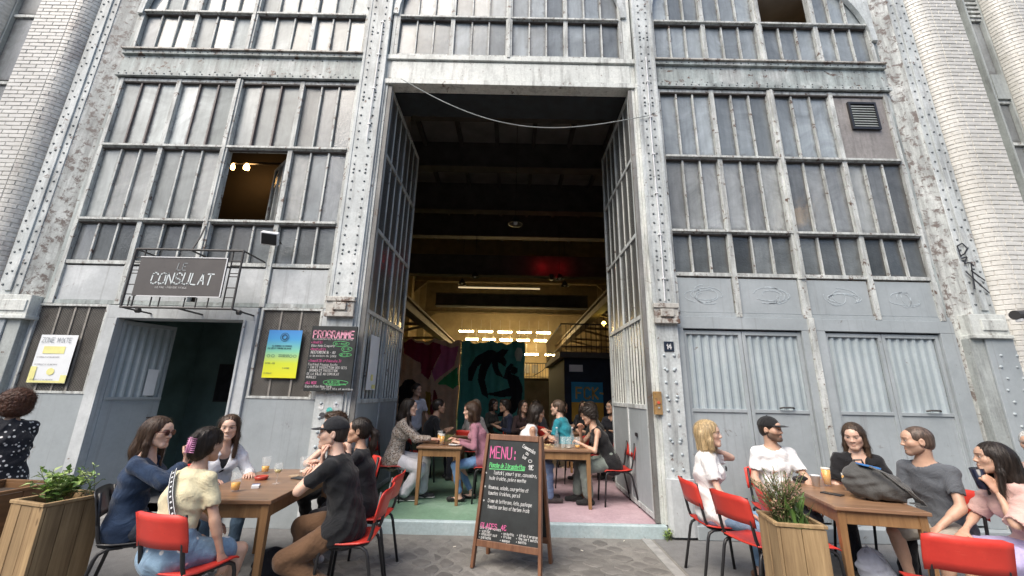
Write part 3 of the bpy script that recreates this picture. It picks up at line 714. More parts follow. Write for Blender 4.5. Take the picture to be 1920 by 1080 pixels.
MB().box(-1.945, -1.885, 5.105, 5.138, .14, 6.03).build('door_post', M['post_weathered'], bld, bevel=.004)
MB().box(1.70, 1.752, 5.09, 5.138, .14, 6.03).build('door_post', M['post_weathered'], bld, bevel=.004)
# ------------------------------------------------------------------ inside the hall
M['floor_green'] = paint('worn_green_floor', (0.17, 0.29, 0.20), dirt=(0.10,0.13,0.11), d_amt=0.35, r_amt=0.12, rust=(0.22,0.24,0.22), streak=False, rough=0.6, light=(0.24, 0.36, 0.27), bump=0.1)
M['floor_pink'] = paint('worn_pink_floor', (0.47, 0.34, 0.38), dirt=(0.2,0.17,0.17), d_amt=0.3, r_amt=0.14, rust=(0.30,0.26,0.26), streak=False, rough=0.6, light=(0.58, 0.45, 0.49), bump=0.1)
M['step_blue'] = paint('worn_pale_blue_step', (0.42, 0.52, 0.54), d_amt=0.2, r_amt=0.2, rust=(0.25,0.26,0.26), streak=False, light=(0.55, 0.63, 0.64))
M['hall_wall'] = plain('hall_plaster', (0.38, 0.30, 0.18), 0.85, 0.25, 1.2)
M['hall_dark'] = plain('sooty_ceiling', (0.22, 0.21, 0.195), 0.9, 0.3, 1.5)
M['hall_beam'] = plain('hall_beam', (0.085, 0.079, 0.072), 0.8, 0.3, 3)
M['rail_beam'] = plain('crane_rail', (0.22, 0.17, 0.10), 0.7, 0.25, 3)
M['navy_wall'] = plain('navy_wall', (0.012, 0.02, 0.035), 0.8, 0.3, 3)
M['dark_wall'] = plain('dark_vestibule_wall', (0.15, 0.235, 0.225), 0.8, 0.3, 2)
M['tube'] = emit('warm_fluorescent_tube', (1.0, 0.75, 0.37), 50.0)
M['bulb'] = emit('warm_bulb', (1.0, 0.55, 0.18), 14.0)
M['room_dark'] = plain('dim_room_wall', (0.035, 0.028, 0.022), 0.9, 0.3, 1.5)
fl = tag(MB().box(-2.16, .22, 5.112, 7.06, -.2, .13).box(-5.2, .22, 7.06, 24.2, -.2, .13).build('interior_floor', M['floor_green']), kind='structure')
MB().box(.22, 2.05, 5.112, 7.06, -.2, .13).box(.22, 5.2, 7.06, 24.2, -.2, .13).build('painted_field', M['floor_pink'], fl)
tag(MB().box(-1.99, 1.81, 5.03, 5.11, -.1, .131).build('doorstep', M['step_blue'], bevel=.012), kind='structure')
hall = tag(MB().box(-5.35, -5.2, 7.06, 24.3, .0, 8.2).build('wall_left', M['hall_wall']), kind='structure')
tag(MB().box(5.2, 5.35, 7.06, 24.3, .0, 8.2).build('wall_right', M['hall_wall']), kind='structure')
tag(MB().box(-5.35, 5.35, 24.0, 24.3, .0, 8.2).build('wall_back', M['hall_wall']), kind='structure')
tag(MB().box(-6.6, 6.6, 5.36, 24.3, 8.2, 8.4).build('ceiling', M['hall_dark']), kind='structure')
# partitions between doorway passage and the side rooms
for x0, x1 in ((-2.35, -2.15), (2.0, 2.2)): tag(MB().box(x0, x1, 5.36, 7.06, .0, 8.2).build('partition_wall', M['hall_dark']), kind='structure')
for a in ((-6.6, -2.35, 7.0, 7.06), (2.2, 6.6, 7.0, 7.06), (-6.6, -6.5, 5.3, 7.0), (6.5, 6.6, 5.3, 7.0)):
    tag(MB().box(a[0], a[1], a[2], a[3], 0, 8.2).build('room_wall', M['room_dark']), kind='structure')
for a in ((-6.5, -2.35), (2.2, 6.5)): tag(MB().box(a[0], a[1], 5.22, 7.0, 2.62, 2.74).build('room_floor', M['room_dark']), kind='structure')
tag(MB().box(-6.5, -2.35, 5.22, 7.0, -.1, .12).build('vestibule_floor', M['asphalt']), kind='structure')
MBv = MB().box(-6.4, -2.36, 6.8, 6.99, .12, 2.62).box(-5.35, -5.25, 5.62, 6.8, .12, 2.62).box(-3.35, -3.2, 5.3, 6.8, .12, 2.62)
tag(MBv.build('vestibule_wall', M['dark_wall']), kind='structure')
# inner header above the doorway and transverse beams of the hall
tag(MB().box(-2.15, 2.0, 5.36, 5.9, 6.12, 8.2).build('header_wall', plain('header_blue_black', (0.02, 0.028, 0.036), 0.8, 0.3)), kind='structure')
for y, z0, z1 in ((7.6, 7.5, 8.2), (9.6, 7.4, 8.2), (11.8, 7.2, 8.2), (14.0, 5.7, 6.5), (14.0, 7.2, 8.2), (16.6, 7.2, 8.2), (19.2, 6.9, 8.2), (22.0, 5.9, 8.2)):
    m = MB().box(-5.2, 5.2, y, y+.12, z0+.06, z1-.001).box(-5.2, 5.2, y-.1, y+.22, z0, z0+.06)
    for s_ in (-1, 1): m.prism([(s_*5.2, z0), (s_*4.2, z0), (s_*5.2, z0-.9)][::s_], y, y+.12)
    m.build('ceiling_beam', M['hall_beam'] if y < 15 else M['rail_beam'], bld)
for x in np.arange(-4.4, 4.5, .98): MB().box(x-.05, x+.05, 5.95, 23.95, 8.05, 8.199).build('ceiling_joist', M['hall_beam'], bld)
# travelling crane: rails along the walls and a girder
for s_, zr in ((-1, 3.55), (1, 4.05)):
    MB().box(s_*2.75-.14, s_*2.75+.14, 8.6, 23.9, zr+.28, zr+.34).box(s_*2.75-.05, s_*2.75+.05, 8.6, 23.9, zr+.06, zr+.28).box(s_*2.75-.14, s_*2.75+.14, 8.6, 23.9, zr, zr+.06).build('crane_rail', M['rail_beam'], bld)
    for y in (9.4, 12.6, 15.8, 19.0, 22.2):
        MB().box(s_*5.19-.35*(s_ > 0), s_*5.19+.35*(s_ < 0), y-.25, y+.25, .13, 8.19).build('wall_pilaster', M['hall_wall'], bld)
        MB().bar((s_*4.85, y, zr-.5), (s_*2.8, y, zr+.02), .07, .07).bar((s_*4.85, y, zr+.02), (s_*2.8, y, zr+.1), .09, .09).build('bracket', M['rail_beam'], bld)
tag(MB().box(-3.1, 3.1, 15.8, 16.2, 4.95, 5.02).box(-3.1, 3.1, 15.9, 16.1, 5.02, 5.42).box(-3.1, 3.1, 15.8, 16.2, 5.42, 5.49).build('crane_girder', M['hall_beam'], bevel=.01), 'dark overhead crane girder spanning the hall below the ceiling beams', 'girder')
tag(MB().box(-2.5, 1.3, 18.0, 18.05, 6.28, 6.34).build('light_strip', emit('strip', (1, .8, .5), 0.25)), 'long thin lit strip hanging under the far roof beam', 'strip light')
# fluorescent battens
def batten(x, y, z, L, label, st='tube'):
    t = empty('strip_lamp', (x, y, z)); tag(t, label, 'lamp', 'fluorescent battens at the back of the hall')
    MB().box(-L/2-.04, L/2+.04, -.05, .05, .03, .09).tube([(-L/2+.1, 0, .09), (-L/2+.1, 0, .6)], .006, 5).tube([(L/2-.1, 0, .09), (L/2-.1, 0, .6)], .006, 5).build('housing', M['white_plastic'], t)
    MB().tube([(-L/2, 0, 0), (L/2, 0, 0)], .035, 8).build('tube', M[st], t)
ordn = ['leftmost', 'second from left', 'middle', 'fourth from left', 'rightmost']
for k in range(5):
    batten(-2.25+.97*k, 20.0, 4.55, .68, '%s glowing tube lamp of the upper row at the back of the hall' % ordn[k])
    batten(-2.05+.90*k, 21.0, 4.28, .62, '%s glowing tube lamp of the lower row at the back of the hall' % ordn[k])
batten(1.10, 21.5, 3.60, .72, 'bright low tube lamp right of the teal curtain'); batten(2.1, 21.5, 3.60, .5, 'bright low tube lamp beside the mezzanine rail')
def plight(name, loc, e, col, rad=.1, spot=None, aim=None, parent=None):
    d = bpy.data.lights.new(name, 'SPOT' if spot else 'POINT'); d.energy = e; d.color = col; d.shadow_soft_size = rad
    if spot: d.spot_size = R(spot); d.spot_blend = .8
    o = bpy.data.objects.new(name, d); link(o, parent); o.location = loc
    if aim: o.rotation_euler = (Vector(aim)-Vector(loc)).to_track_quat('-Z', 'Y').to_euler()
    return o
rl = tag(empty('stage_spotlight', (1.35, 13.2, 5.45)), 'small stage spotlight throwing red light onto a roof beam', 'spotlight')
MB().lathe((0, 0, -.1), [(0.0, 0), (.06, 0), (.07, .1), (.08, .2), (.075, .2), (.05, .19), (0, .19)], 12).build('can', M['black_metal'], rl)
plight('red_lamp', (-.25, .52, .62), 0.9, (1, .02, .03), .04, parent=rl); plight('red_lamp', (.45, .52, .62), 0.45, (1, .02, .03), .04, parent=rl)
# pendant lamps
for x, y, z, nm in ((.05, 8.6, 5.35, 'nearest dark pendant lamp high in the doorway'), (-1.3, 13.4, 5.45, 'left small pendant lamp before the red lit beam'), (1.65, 13.4, 5.45, 'right small pendant lamp before the red lit beam'), (-2.0, 15.4, 5.75, 'dark pendant lamp above the girder on the left'), (2.1, 15.4, 5.75, 'dark pendant lamp above the girder on the right')):
    t = tag(empty('pendant_lamp', (x, y, z)), nm, 'lamp', 'pendant lamps in the hall')
    MB().lathe((0, 0, 0), [(.02, .22), (.05, .2), (.16, .02), (.17, 0), (.155, 0), (.04, .17), (0, .17)], 14).build('shade', M['black_metal'], t, smooth=True)
    MB().lathe((0, 0, 0), [(0, -.02), (.04, 0), (.045, .06), (.02, .12)], 10).build('bulb', M['white_plastic'], t, smooth=True)
    MB().tube([(0, 0, .2), (0, 0, 8.04-z)], .008, 5).build('cord', M['black_metal'], t)
# mezzanine on the right
mz = tag(empty('mezzanine'), 'dark navy boxed mezzanine with railed platform on the hall right side', 'mezzanine')
MB().box(1.45, 5.19, 11.9, 17.0, 2.62, 2.78).build('platform', M['hall_beam'], mz)
MB().box(1.6, 5.19, 12.1, 16.9, .13, 2.619).build('enclosure', M['navy_wall'], mz)
rp = MB().tube([(1.5, 17, 3.62), (1.5, 11.95, 3.62), (5.1, 11.95, 3.62)], .025, 6).tube([(1.5, 17, 2.95), (1.5, 11.95, 2.95), (5.1, 11.95, 2.95)], .018, 6)
rp.build('handrail', M['iron'], mz)
for k in range(24): MB().tube([(1.5+.15*k, 11.95, 2.78), (1.5+.15*k, 11.95, 3.61)], .011, 5).build('baluster', M['iron'], mz)
for k in range(16): MB().tube([(1.5, 12.25+.3*k, 2.78), (1.5, 12.25+.3*k, 3.61)], .011, 5).build('baluster', M['iron'], mz)
MB().box(1.75, 2.15, 12.07, 12.098, 2.22, 2.42).build('exit_plate', M['white_plastic'], mz)
tl = tag(empty('work_lamp', (2.95, 12.6, 3.75)), 'yellow lamp glowing above the mezzanine rail', 'lamp')
MB().lathe((0, 0, 0), [(0, -.05), (.06, -.03), (.07, .03), (.03, .09), (0, .09)], 12).build('bulb', emit('yellow_bulb', (1, .72, .15), 9), tl, smooth=True)
MB().tube([(0, 0, .09), (0, 0, 1.2)], .008, 5).build('cord', M['black_metal'], tl)
# gallery and stair rail at the back
MB().box(.45, 2.9, 19.5, 23.9, 2.18, 2.3).build('gallery', M['hall_beam'], bld)
gy = tag(empty('gallery_railing', (0, 0, 0)), 'low iron railing of the lit gallery right of the teal curtain', 'railing')
MB().tube([(.5, 19.5, 3.0), (2.85, 19.5, 3.0)], .025, 6).tube([(.5, 19.5, 2.36), (2.85, 19.5, 2.36)], .02, 6).tube([(1.1, 19.45, 2.4), (1.6, 19.45, 2.7), (1.75, 19.45, 3.0)], .02, 6).build('handrail', M['iron'], gy)
for k in range(19): MB().tube([(.52+.13*k, 19.5, 2.3), (.52+.13*k, 19.5, 3.0)], .012, 5).build('baluster', M['iron'], gy)
tag(MB().box(.45, 2.9, 19.35, 19.45, .13, 2.18).build('wall_under_gallery', M['hall_dark']), kind='structure')
for x, l in ((.95, 'left'), (1.45, 'right')):
    MB().box(x-.18, x+.18, 23.9, 23.99, 2.75, 3.25).build('gallery_picture', M['hall_dark'], bld)
# painted cloths
MURAL_L = [
    ('burgundy', [(-3.5, 3.13), (-2.29, 3.05), (-2.25, 2.78), (-2.39, 2.46), (-2.47, 2.14), (-2.59, 1.93), (-2.82, 2.13), (-2.87, 2.45), (-3.23, 2.6), (-3.46, 2.76)]),
    ('magenta', [(-2.29, 3.02), (-1.69, 2.98), (-1.79, 2.36), (-2.07, 2.15), (-2.38, 1.88), (-2.47, 2.14), (-2.36, 2.46), (-2.25, 2.78)]),
    ('leaf', [(-1.67, 2.34), (-1.63, 1.79), (-1.8, 1.66), (-2.05, 1.79), (-2.32, 1.78), (-2.07, 2.04)]),
    ('black', [(-3.52, 1.65), (-3.33, 1.91), (-3.07, 1.93), (-2.84, 1.67), (-2.77, 0.86), (-3.45, 0.85)]),
    ('ochre', [(-2.67, 1.57), (-2.46, 1.52), (-2.36, 0.87), (-2.62, 0.86)]),
    ('wine', [(-2.49, 1.57), (-2.36, 1.62), (-2.23, 1.32), (-2.25, 0.87), (-2.44, 0.87)]),
    ('cream', [(-2.5, 2.27), (-2.42, 1.88), (-2.25, 1.79), (-2.4, 1.74), (-2.42, 1.17), (-2.51, 1.73), (-2.69, 1.81), (-2.52, 1.88)]),
]
MURAL_R = [
    ('cream2', [(0.15, 2.83), (0.2, 2.95), (0.31, 2.97), (0.35, 2.78), (0.3, 2.57), (0.21, 2.56), (0.15, 2.7)]),
    ('black', [(-1.24, 1.96), (-1.23, 2.32), (-1.08, 2.67), (-0.82, 2.86), (-0.49, 2.82), (-0.49, 2.66), (-0.78, 2.6), (-1.01, 2.38), (-1.13, 1.96)]),
    ('black', [(-0.83, 2.6), (-0.57, 2.65), (-0.73, 2.28), (-0.8, 1.97), (-0.71, 1.43), (-0.87, 1.55), (-0.97, 1.96), (-0.93, 2.33)]),
    ('black', [(-0.57, 2.55), (-0.43, 2.6), (-0.37, 2.29), (-0.25, 2.05), (-0.44, 2.13), (-0.53, 2.34)]),
    ('black', [(-0.52, 2.76), (-0.28, 2.93), (-0.12, 2.96), (-0.24, 2.71), (-0.16, 2.56), (-0.18, 2.4), (-0.32, 2.5), (-0.51, 2.58)]),
    ('black', [(0.03, 2.32), (0.11, 2.39), (0.21, 2.33), (0.22, 2.22), (0.14, 2.15), (0.05, 2.19)]),
    ('black', [(-0.17, 2.03), (-0.09, 2.37), (0.0, 2.48), (0.08, 2.44), (-0.0, 2.27), (0.01, 1.98)]),
    ('black', [(-0.09, 2.01), (0.01, 2.14), (0.2, 2.04), (0.29, 1.73), (0.26, 1.37), (0.16, 1.07), (0.04, 0.92), (-0.33, 0.91), (-0.1, 1.16), (0.02, 1.47), (-0.24, 1.44), (-0.66, 1.53), (-0.35, 1.59), (-0.03, 1.72)]),
]

def inside(p, poly):
    x, z = p; c = False; n = len(poly)
    for i in range(n):
        x1, z1 = poly[i]; x2, z2 = poly[i-1]
        if (z1 > z) != (z2 > z) and x < (x2-x1)*(z-z1)/(z2-z1)+x1: c = not c
    return c
CM = {'salmon': (0.8, 0.52, 0.37), 'burgundy': (0.33, 0.02, 0.06), 'magenta': (0.62, 0.16, 0.32), 'leaf': (0.05, 0.33, 0.12), 'black': (0.012, 0.014, 0.018),
      'ochre': (0.45, 0.27, 0.05), 'wine': (0.24, 0.02, 0.03), 'cream': (0.75, 0.5, 0.38), 'cream2': (0.6, 0.66, 0.55), 'teal': (0.085, 0.36, 0.31)}
for k in CM: M['cl_'+k] = plain('cloth_'+k, CM[k], 0.9, 0.15, 5)
def mural(name, label, x0, x1, z0, z1, base, shapes, nx, nz):
    def grow(p):
        cx = sum(a for a, _ in p)/len(p); cz = sum(b for _, b in p)/len(p); return [(cx+(a-cx)*1.3, cz+(b-cz)*1.06) for a, b in p]
    if base == 'teal': shapes = [(n_, grow(p_)) for n_, p_ in shapes]
    keys = [base] + sorted({s_[0] for s_ in shapes}); m = MB(); X = np.linspace(x0, x1, nx+1); Z = np.linspace(z0, z1, nz+1); v = []
    for zz in Z:
        for xx in X:
            top = (zz-z0)/(z1-z0)
            zz2 = zz + (.05*math.sin(xx*7.3)+.03*math.sin(xx*17))*top**6
            v.append((xx + .012*math.sin(zz*5), 13.0 + .05*math.sin(xx*9+.6*zz) + .025*math.sin(xx*23), zz2))
    f = []; mi = []
    for j in range(nz):
        for i in range(nx):
            f.append((j*(nx+1)+i, j*(nx+1)+i+1, (j+1)*(nx+1)+i+1, (j+1)*(nx+1)+i)); c = ((X[i]+X[i+1])/2, (Z[j]+Z[j+1])/2); k = 0
            for nm, poly in shapes:
                if inside(c, poly): k = keys.index(nm)
            mi.append(k)
    m.v = v; m.f = f; m.mi = mi
    o = m.build(name, [M['cl_'+k] for k in keys], None, smooth=True)
    tag(o, label, 'curtain'); return o
mural('painted_curtain', 'painted curtain in burgundy magenta and salmon with a four pointed star', -3.6, -1.62, .3, 3.17, 'salmon', MURAL_L, 90, 120)
mural('painted_curtain', 'teal painted curtain with a black palm and dancing figure', -1.60, .45, .3, 3.15, 'teal', MURAL_R, 100, 130)
# picture on the navy wall
pf = tag(empty('wall_banner', (0, 0, 0)), 'blue over yellow banner with letters on the navy wall inside', 'banner')
MB().box(1.80, 2.72, 12.06, 12.098, 1.35, 1.92).build('blue_field', plain('banner_blue', (0.03, 0.26, 0.45), .8), pf)
MB().box(1.80, 2.72, 12.06, 12.098, .82, 1.348).build('yellow_field', plain('banner_yellow', (0.6, 0.36, 0.05), .8), pf)
# upstairs room behind the open casement, two warm spots on a track
ts = tag(empty('track_spots', (-5.0, 6.5, 5.40)), 'pair of warm glowing track spots seen through the open upper casement', 'lamp')
MB().box(-.5, .9, -.02, .02, .10, .13).build('track', M['black_metal'], ts)
for x, r_ in ((-.13, .030), (.12, .045)):
    MB().lathe((x, 0, .02), [(0, -.05), (r_, -.03), (r_*1.1, .02), (r_*.5, .08), (0, .09)], 10).build('bulb', M['bulb'], ts, smooth=True)
plight('spot_glow', (.12, .1, .02), 1.6, (1, .55, .2), .08, parent=ts)
rs = tag(empty('chandelier', (4.72, 6.1, 4.62)), 'warm chandelier glowing behind the right hand panes', 'lamp')
for k in range(7):
    a = k*.9; MB().lathe((.16*math.cos(a), .16*math.sin(a), .03*(k % 3)), [(0, -.03), (.025, -.015), (.028, .02), (0, .05)], 8).build('bulb', M['bulb'], rs, smooth=True)
MB().tube([(0, 0, .05), (0, 0, 3.4)], .008, 5).tube([(.16*math.cos(a), .16*math.sin(a), .0) for a in np.linspace(0, 6.28, 14)], .01, 5).build('ring', M['iron'], rs)
plight('chandelier_glow', (0, 0, -.15), 12, (1, .6, .25), .15, parent=rs)
# vestibule pictures
for x, z, l, c in ((-4.62, 1.62, 'dark framed poster nearest the open leaf inside the small doorway', (0.03, 0.03, 0.035)), (-4.0, 1.58, 'dark red poster on the back wall inside the small doorway', (0.05, 0.012, 0.015))):
    t = tag(empty('framed_poster', (x, 6.78, z)), l, 'poster'); MB().box(-.2, .2, -.015, .019, -.3, .3).build('frame', M['iron'], t)
    MB().box(-.18, .18, -.019, -.016, -.28, .28).build('print', plain('dark_print', c, .4, .5, 9), t)
ld = MB().box(-3.62, -3.40, 5.75, 6.78, .13, 2.25).build('inner_door', plain('grey_green_door', (0.2, 0.24, 0.22), .6, .2)); tag(ld, 'grey green inner door standing at the right inside the small doorway', 'door')
# houses across the street (they show in the panes as the darker lower band)
ob = tag(empty('building_opposite', (0, -27, 0)), 'pale stone apartment row across the street mirrored in the window panes', 'building')
MB().box(-40, 40, -8, 0, 0, 13.0).build('wall', plain('pale_stone', (0.40, 0.37, 0.32), .8, .15, .5), ob)
MB().box(-40, 40, -8, .3, 13.0, 13.4).box(-40, 40, -7.5, -.6, 13.4, 15.5).build('roof', plain('zinc', (0.16, 0.17, 0.185), .6), ob)
_wm = MB().box(-.6, .6, -.02, .06, 0, 2.1).mesh('window', M['glass_dark'])
for k in range(-11, 12):
    for j in range(4): inst(_wm, 'window', ob, (k*2.9, 0, 1.0+3.1*j))
# ------------------------------------------------------------------ lettering: a one-stroke hand
GL = {'A':'00 26 40,12 32','B':'00 06 36 45 44 33 03,33 42 41 30 00','C':'45 36 16 05 01 10 30 41','D':'00 06 26 44 42 20 00','E':'46 06 00 40,03 33','F':'46 06 00,03 33',
'G':'45 36 16 05 01 10 30 41 43 23','H':'00 06,40 46,03 43','I':'20 26','J':'46 41 30 10 01','K':'00 06,46 03 40','L':'06 00 40','M':'00 06 22 46 40','N':'00 06 40 46',
'O':'10 01 05 16 36 45 41 30 10','P':'00 06 36 45 44 33 03','Q':'10 01 05 16 36 45 41 30 10,22 40','R':'00 06 36 45 44 33 03,23 40','S':'45 36 16 05 04 13 33 42 41 30 10 01',
'T':'20 26,06 46','U':'06 01 10 30 41 46','V':'06 20 46','W':'06 10 24 30 46','X':'00 46,06 40','Y':'06 23 46,23 20','Z':'06 46 00 40',
'0':'10 01 05 16 36 45 41 30 10','1':'14 26 20','2':'05 16 36 45 44 00 40','3':'06 46 23 33 42 41 30 10 01','4':'30 36 02 42','5':'46 06 03 33 42 41 30 00','6':'46 26 04 01 10 30 41 42 33 03',
'7':'06 46 10','8':'13 04 05 16 36 45 44 33 13 02 01 10 30 41 42 33','9':'40 45 36 16 05 04 13 43',
'a':'44 14 03 01 10 30 41,44 40','b':'06 00 30 41 43 34 04','c':'43 34 14 03 01 10 30 41','d':'46 40 10 01 03 14 44','e':'02 42 43 34 14 03 01 10 40','f':'10 15 26 36,03 33',
'g':'44 14 03 02 11 41,44 4a 3b 1b','h':'06 00,03 14 34 43 40','i':'20 24,25 26','j':'24 2a 1b,25 26','k':'06 00,34 02 30','l':'16 11 20','m':'00 04,03 14 23 20,23 34 43 40',
'n':'00 04,03 14 34 43 40','o':'10 01 03 14 34 43 41 30 10','p':'0b 04 34 43 41 30 00','q':'4b 44 14 03 01 10 40','r':'00 04,02 14 34','s':'43 34 14 03 12 32 41 30 10 01',
't':'26 21 30,04 44','u':'04 01 10 30 41,44 40','v':'04 20 44','w':'04 10 23 30 44','x':'00 44,04 40','y':'04 20,44 1b','z':'04 44 00 40',
':':'21 20,24 23','.':'20 21',',':'21 1a','-':'13 33','*':'12 32,21 23',"'":'25 26','$':'45 36 16 05 01 10 30 41,04 24,02 24','/':'00 46','+':'13 33,22 24','%':'02 42 22 24 20'}
def yv(c): return {'a': -1, 'b': -2}.get(c, None) if c in 'ab' else int(c)
def write(mb, text, org, ux, uz, h, w, depth, jit=.0, wid=.62, slant=0.0, fit=None):
    """add pen strokes for text to mb; org = lower left, ux/uz unit vectors of the board, h = capital height, w = pen width"""
    org = Vector(org); ux = Vector(ux); uz = Vector(uz); nr = ux.cross(uz)    # points to the reader
    x = 0.0; fx = 1.0
    if fit: fx = fit/sum(h*.45 if c == ' ' else h*(wid+.2)*(.55 if c in "Iil.,:'1" else 1) for c in text)
    for ch in text:
        if ch == ' ': x += h*.45; continue
        g = GL.get(ch)
        if g is None: continue
        for st in g.split(','):
            pts = []
            for t in st.split():
                a = int(t[0])/4*h*wid + random.uniform(-jit, jit)*h; b_ = yv(t[1])/6*h + random.uniform(-jit, jit)*h
                pts.append(org + ux*(x*fx + a*fx + b_*slant) + uz*b_ + nr*depth)
            for p, q in zip(pts, pts[1:]):
                if (q-p).length < 1e-5: continue
                d = (q-p).normalized(); s_ = d.cross(nr)*w/2; p2 = p - d*w*.4; q2 = q + d*w*.4
                mb.add([p2-s_, p2+s_, q2+s_, q2-s_], [(0, 3, 2, 1)])
        x += h*(wid+.2)*(.55 if ch in "Iil.,:'1" else 1)
    return x
def ring(mb, c, ux, uz, rx, rz, w, depth, n=28, wob=.06):
    c = Vector(c); ux = Vector(ux); uz = Vector(uz); nr = ux.cross(uz); P = []
    for k in range(n+1):
        a = 2*math.pi*k/n; s_ = 1+wob*math.sin(3*a+1); P.append(c + ux*rx*s_*math.cos(a) + uz*rz*s_*math.sin(a) + nr*depth)
    for p, q in zip(P, P[1:]):
        d = (q-p).normalized(); s2 = d.cross(nr)*w/2; mb.add([p-s2, p+s2, q+s2, q-s2], [(0, 3, 2, 1)])
UX, UZ = (1, 0, 0), (0, 0, 1)
# graffiti tag on the right column
gt = MB()
for pts in ([(5.99, 3.42), (5.98, 3.58), (6.06, 3.62), (6.11, 3.55), (6.05, 3.47), (5.99, 3.44)], [(5.99, 3.40), (6.07, 3.43), (6.01, 3.33), (6.09, 3.35), (6.13, 3.30)], [(6.0, 3.22), (6.23, 2.93)], [(6.10, 3.33), (6.05, 2.98)], [(6.07, 3.24), (6.22, 3.10)]):
    for p, q in zip(pts, pts[1:]): gt.bar((p[0], 5.026, p[1]), (q[0], 5.026, q[1]), .018, .003, up=(0, 1, 0))
gt.build('spray_tag', plain('black_spray', (0.03, 0.03, 0.035), .6), colR)

# ------------------------------------------------------------------ signs on the wall
cs_ = tag(empty('hanging_sign', (0, 4.66, 0)), 'dark iron railed signboard reading LE CONSULAT above the small doorway', 'sign')
X0, X1, Z0, Z1 = -4.63, -3.31, 2.44, 3.17
fr = MB()
for x in (X0, X1): fr.tube([(x, 0, Z0-.01), (x, 0, Z1)], .014, 6)
for z in (Z0, Z1): fr.tube([(X0, 0, z), (X1, 0, z)], .014, 6)
for z in (Z0, Z1):
    for x in (X0, X1, -3.97): fr.tube([(x, 0, z), (x, .44, z)], .011, 6)
for x in (X0+.11, X1-.13): fr.tube([(x, .012, Z0), (x, .012, Z1)], .009, 6)
for z in (2.60, 2.72, 2.86, 2.9, 3.0, 3.06):
    fr.tube([(X0, .006, z), (X0+.12, .006, z)], .007, 5); fr.tube([(X1-.13, .006, z-.02), (X1, .006, z-.02)], .007, 5)
for x in (-4.56, -4.30, -4.2, -3.9, -3.76, -3.62): fr.tube([(x, .006, Z0), (x, .006, Z0+.13)], .008, 5)
fr.tube([(-3.97, .02, Z1), (-4.05, .2, Z1+.25), (-4.2, .42, Z1+.5)], .01, 6)
for x in (X0+.12, X1+.02): fr.tube([(x-.02, .1, Z0-.02), (x+.02, .1, Z0-.02)], .03, 8)
fr.build('railing', M['iron'], cs_)
MB().box(-4.515, -3.465, -.028, -.005, 2.575, 3.06).build('board', plain('brown_grey_board', (0.085, 0.078, 0.075), .5, .1), cs_)
MB().box(-4.52, -3.46, -.034, -.0285, 3.055, 3.066).box(-3.472, -3.46, -.034, -.0285, 2.575, 3.055).box(-4.45, -3.472, -.034, -.0285, 2.57, 2.579).build('edge_strip', M['white_plastic'], cs_)
mb = MB(); write(mb, 'LE', (-4.05, 0, 2.90), UX, UZ, .088, .011, .031, .01, .5, .1); tag(mb.build('lettering', plain('dim_letters', (0.25, 0.27, 0.28), .6), cs_), kind='stuff')
mb = MB(); write(mb, 'CONSULAT', (-4.33, 0, 2.725), UX, UZ, .135, .015, .031, .03, .5, .08); tag(mb.build('lettering', plain('pale_letters', (0.62, 0.68, 0.69), .6), cs_), kind='stuff')
mb = MB(); write(mb, 'CULTURE + FABRIQUE SOCIALE', (-4.26, 0, 2.672), UX, UZ, .02, .003, .031, .0, .6); tag(mb.build('lettering', M['chalk_white'], cs_), kind='stuff')

def poster(name, label, x0, x1, z0, z1, y, mat, tilt=0):
    t = tag(empty(name, ((x0+x1)/2, y, z0)), label, 'poster'); w = (x1-x0)/2; h = z1-z0
    n = 8; v = []
    for k in range(n+1):
        zz = h*k/n; b_ = -.004*math.sin(math.pi*k/n)
        v += [(-w+tilt*zz, b_, zz), (w+tilt*zz, b_-.003, zz)]
    MB().add(v, [(2*k, 2*k+1, 2*k+3, 2*k+2) for k in range(n)]).build('sheet', mat, t, smooth=True); return t, w, h
def grad(name, stops, lo, hi):
    m, nt, b = _nodes(name); t = nt.nodes.new('ShaderNodeTexCoord'); s_ = nt.nodes.new('ShaderNodeSeparateXYZ'); nt.links.new(t.outputs['Object'], s_.inputs[0])
    mr = nt.nodes.new('ShaderNodeMapRange'); mr.inputs[1].default_value = lo; mr.inputs[2].default_value = hi; nt.links.new(s_.outputs[2], mr.inputs[0])
    nt.links.new(_ramp(nt, mr.outputs[0], stops), b.inputs['Base Color']); b.inputs['Roughness'].default_value = .5; return m
t, w, h = poster('poster', 'white and yellow poster headed ZONE MIXTE on the leftmost meshed window', -5.945, -5.475, 1.55, 2.145, 5.085, M['paper'])
mb = MB(); write(mb, 'ZONE MIXTE', (-.2, 0, .50), UX, UZ, .058, .006, .010, 0, .52); tag(mb.build('print', plain('grey_ink', (0.3, 0.33, 0.36), .7), t), kind='stuff')
yl = plain('yellow_ink', (0.76, 0.73, 0.30), .7); py = MB()
for a in ((-.15, .12, .36, .45), (-.235, -.16, .005, .20), (.16, .235, .005, .10), (-.16, .16, .005, .03)): py.add([(a[0], -.009, a[2]), (a[1], -.009, a[2]), (a[1], -.009, a[3]), (a[0], -.009, a[3])], [(0, 1, 2, 3)])
py.add([(.02+.05*math.cos(k*.785), -.009, .14+.045*math.sin(k*.785)) for k in range(8)], [tuple(range(8))]); tag(py.build('print', yl, t), kind='stuff')
mb = MB()
for z in (.31, .22, .035): write(mb, 'LE CONSULAT LE VILLAGE MIXTE', (-.2, 0, z), UX, UZ, .014, .002, .011, 0, .6)
tag(mb.build('print', plain('thin_ink', (0.2, 0.2, 0.22), .7), t), kind='stuff')
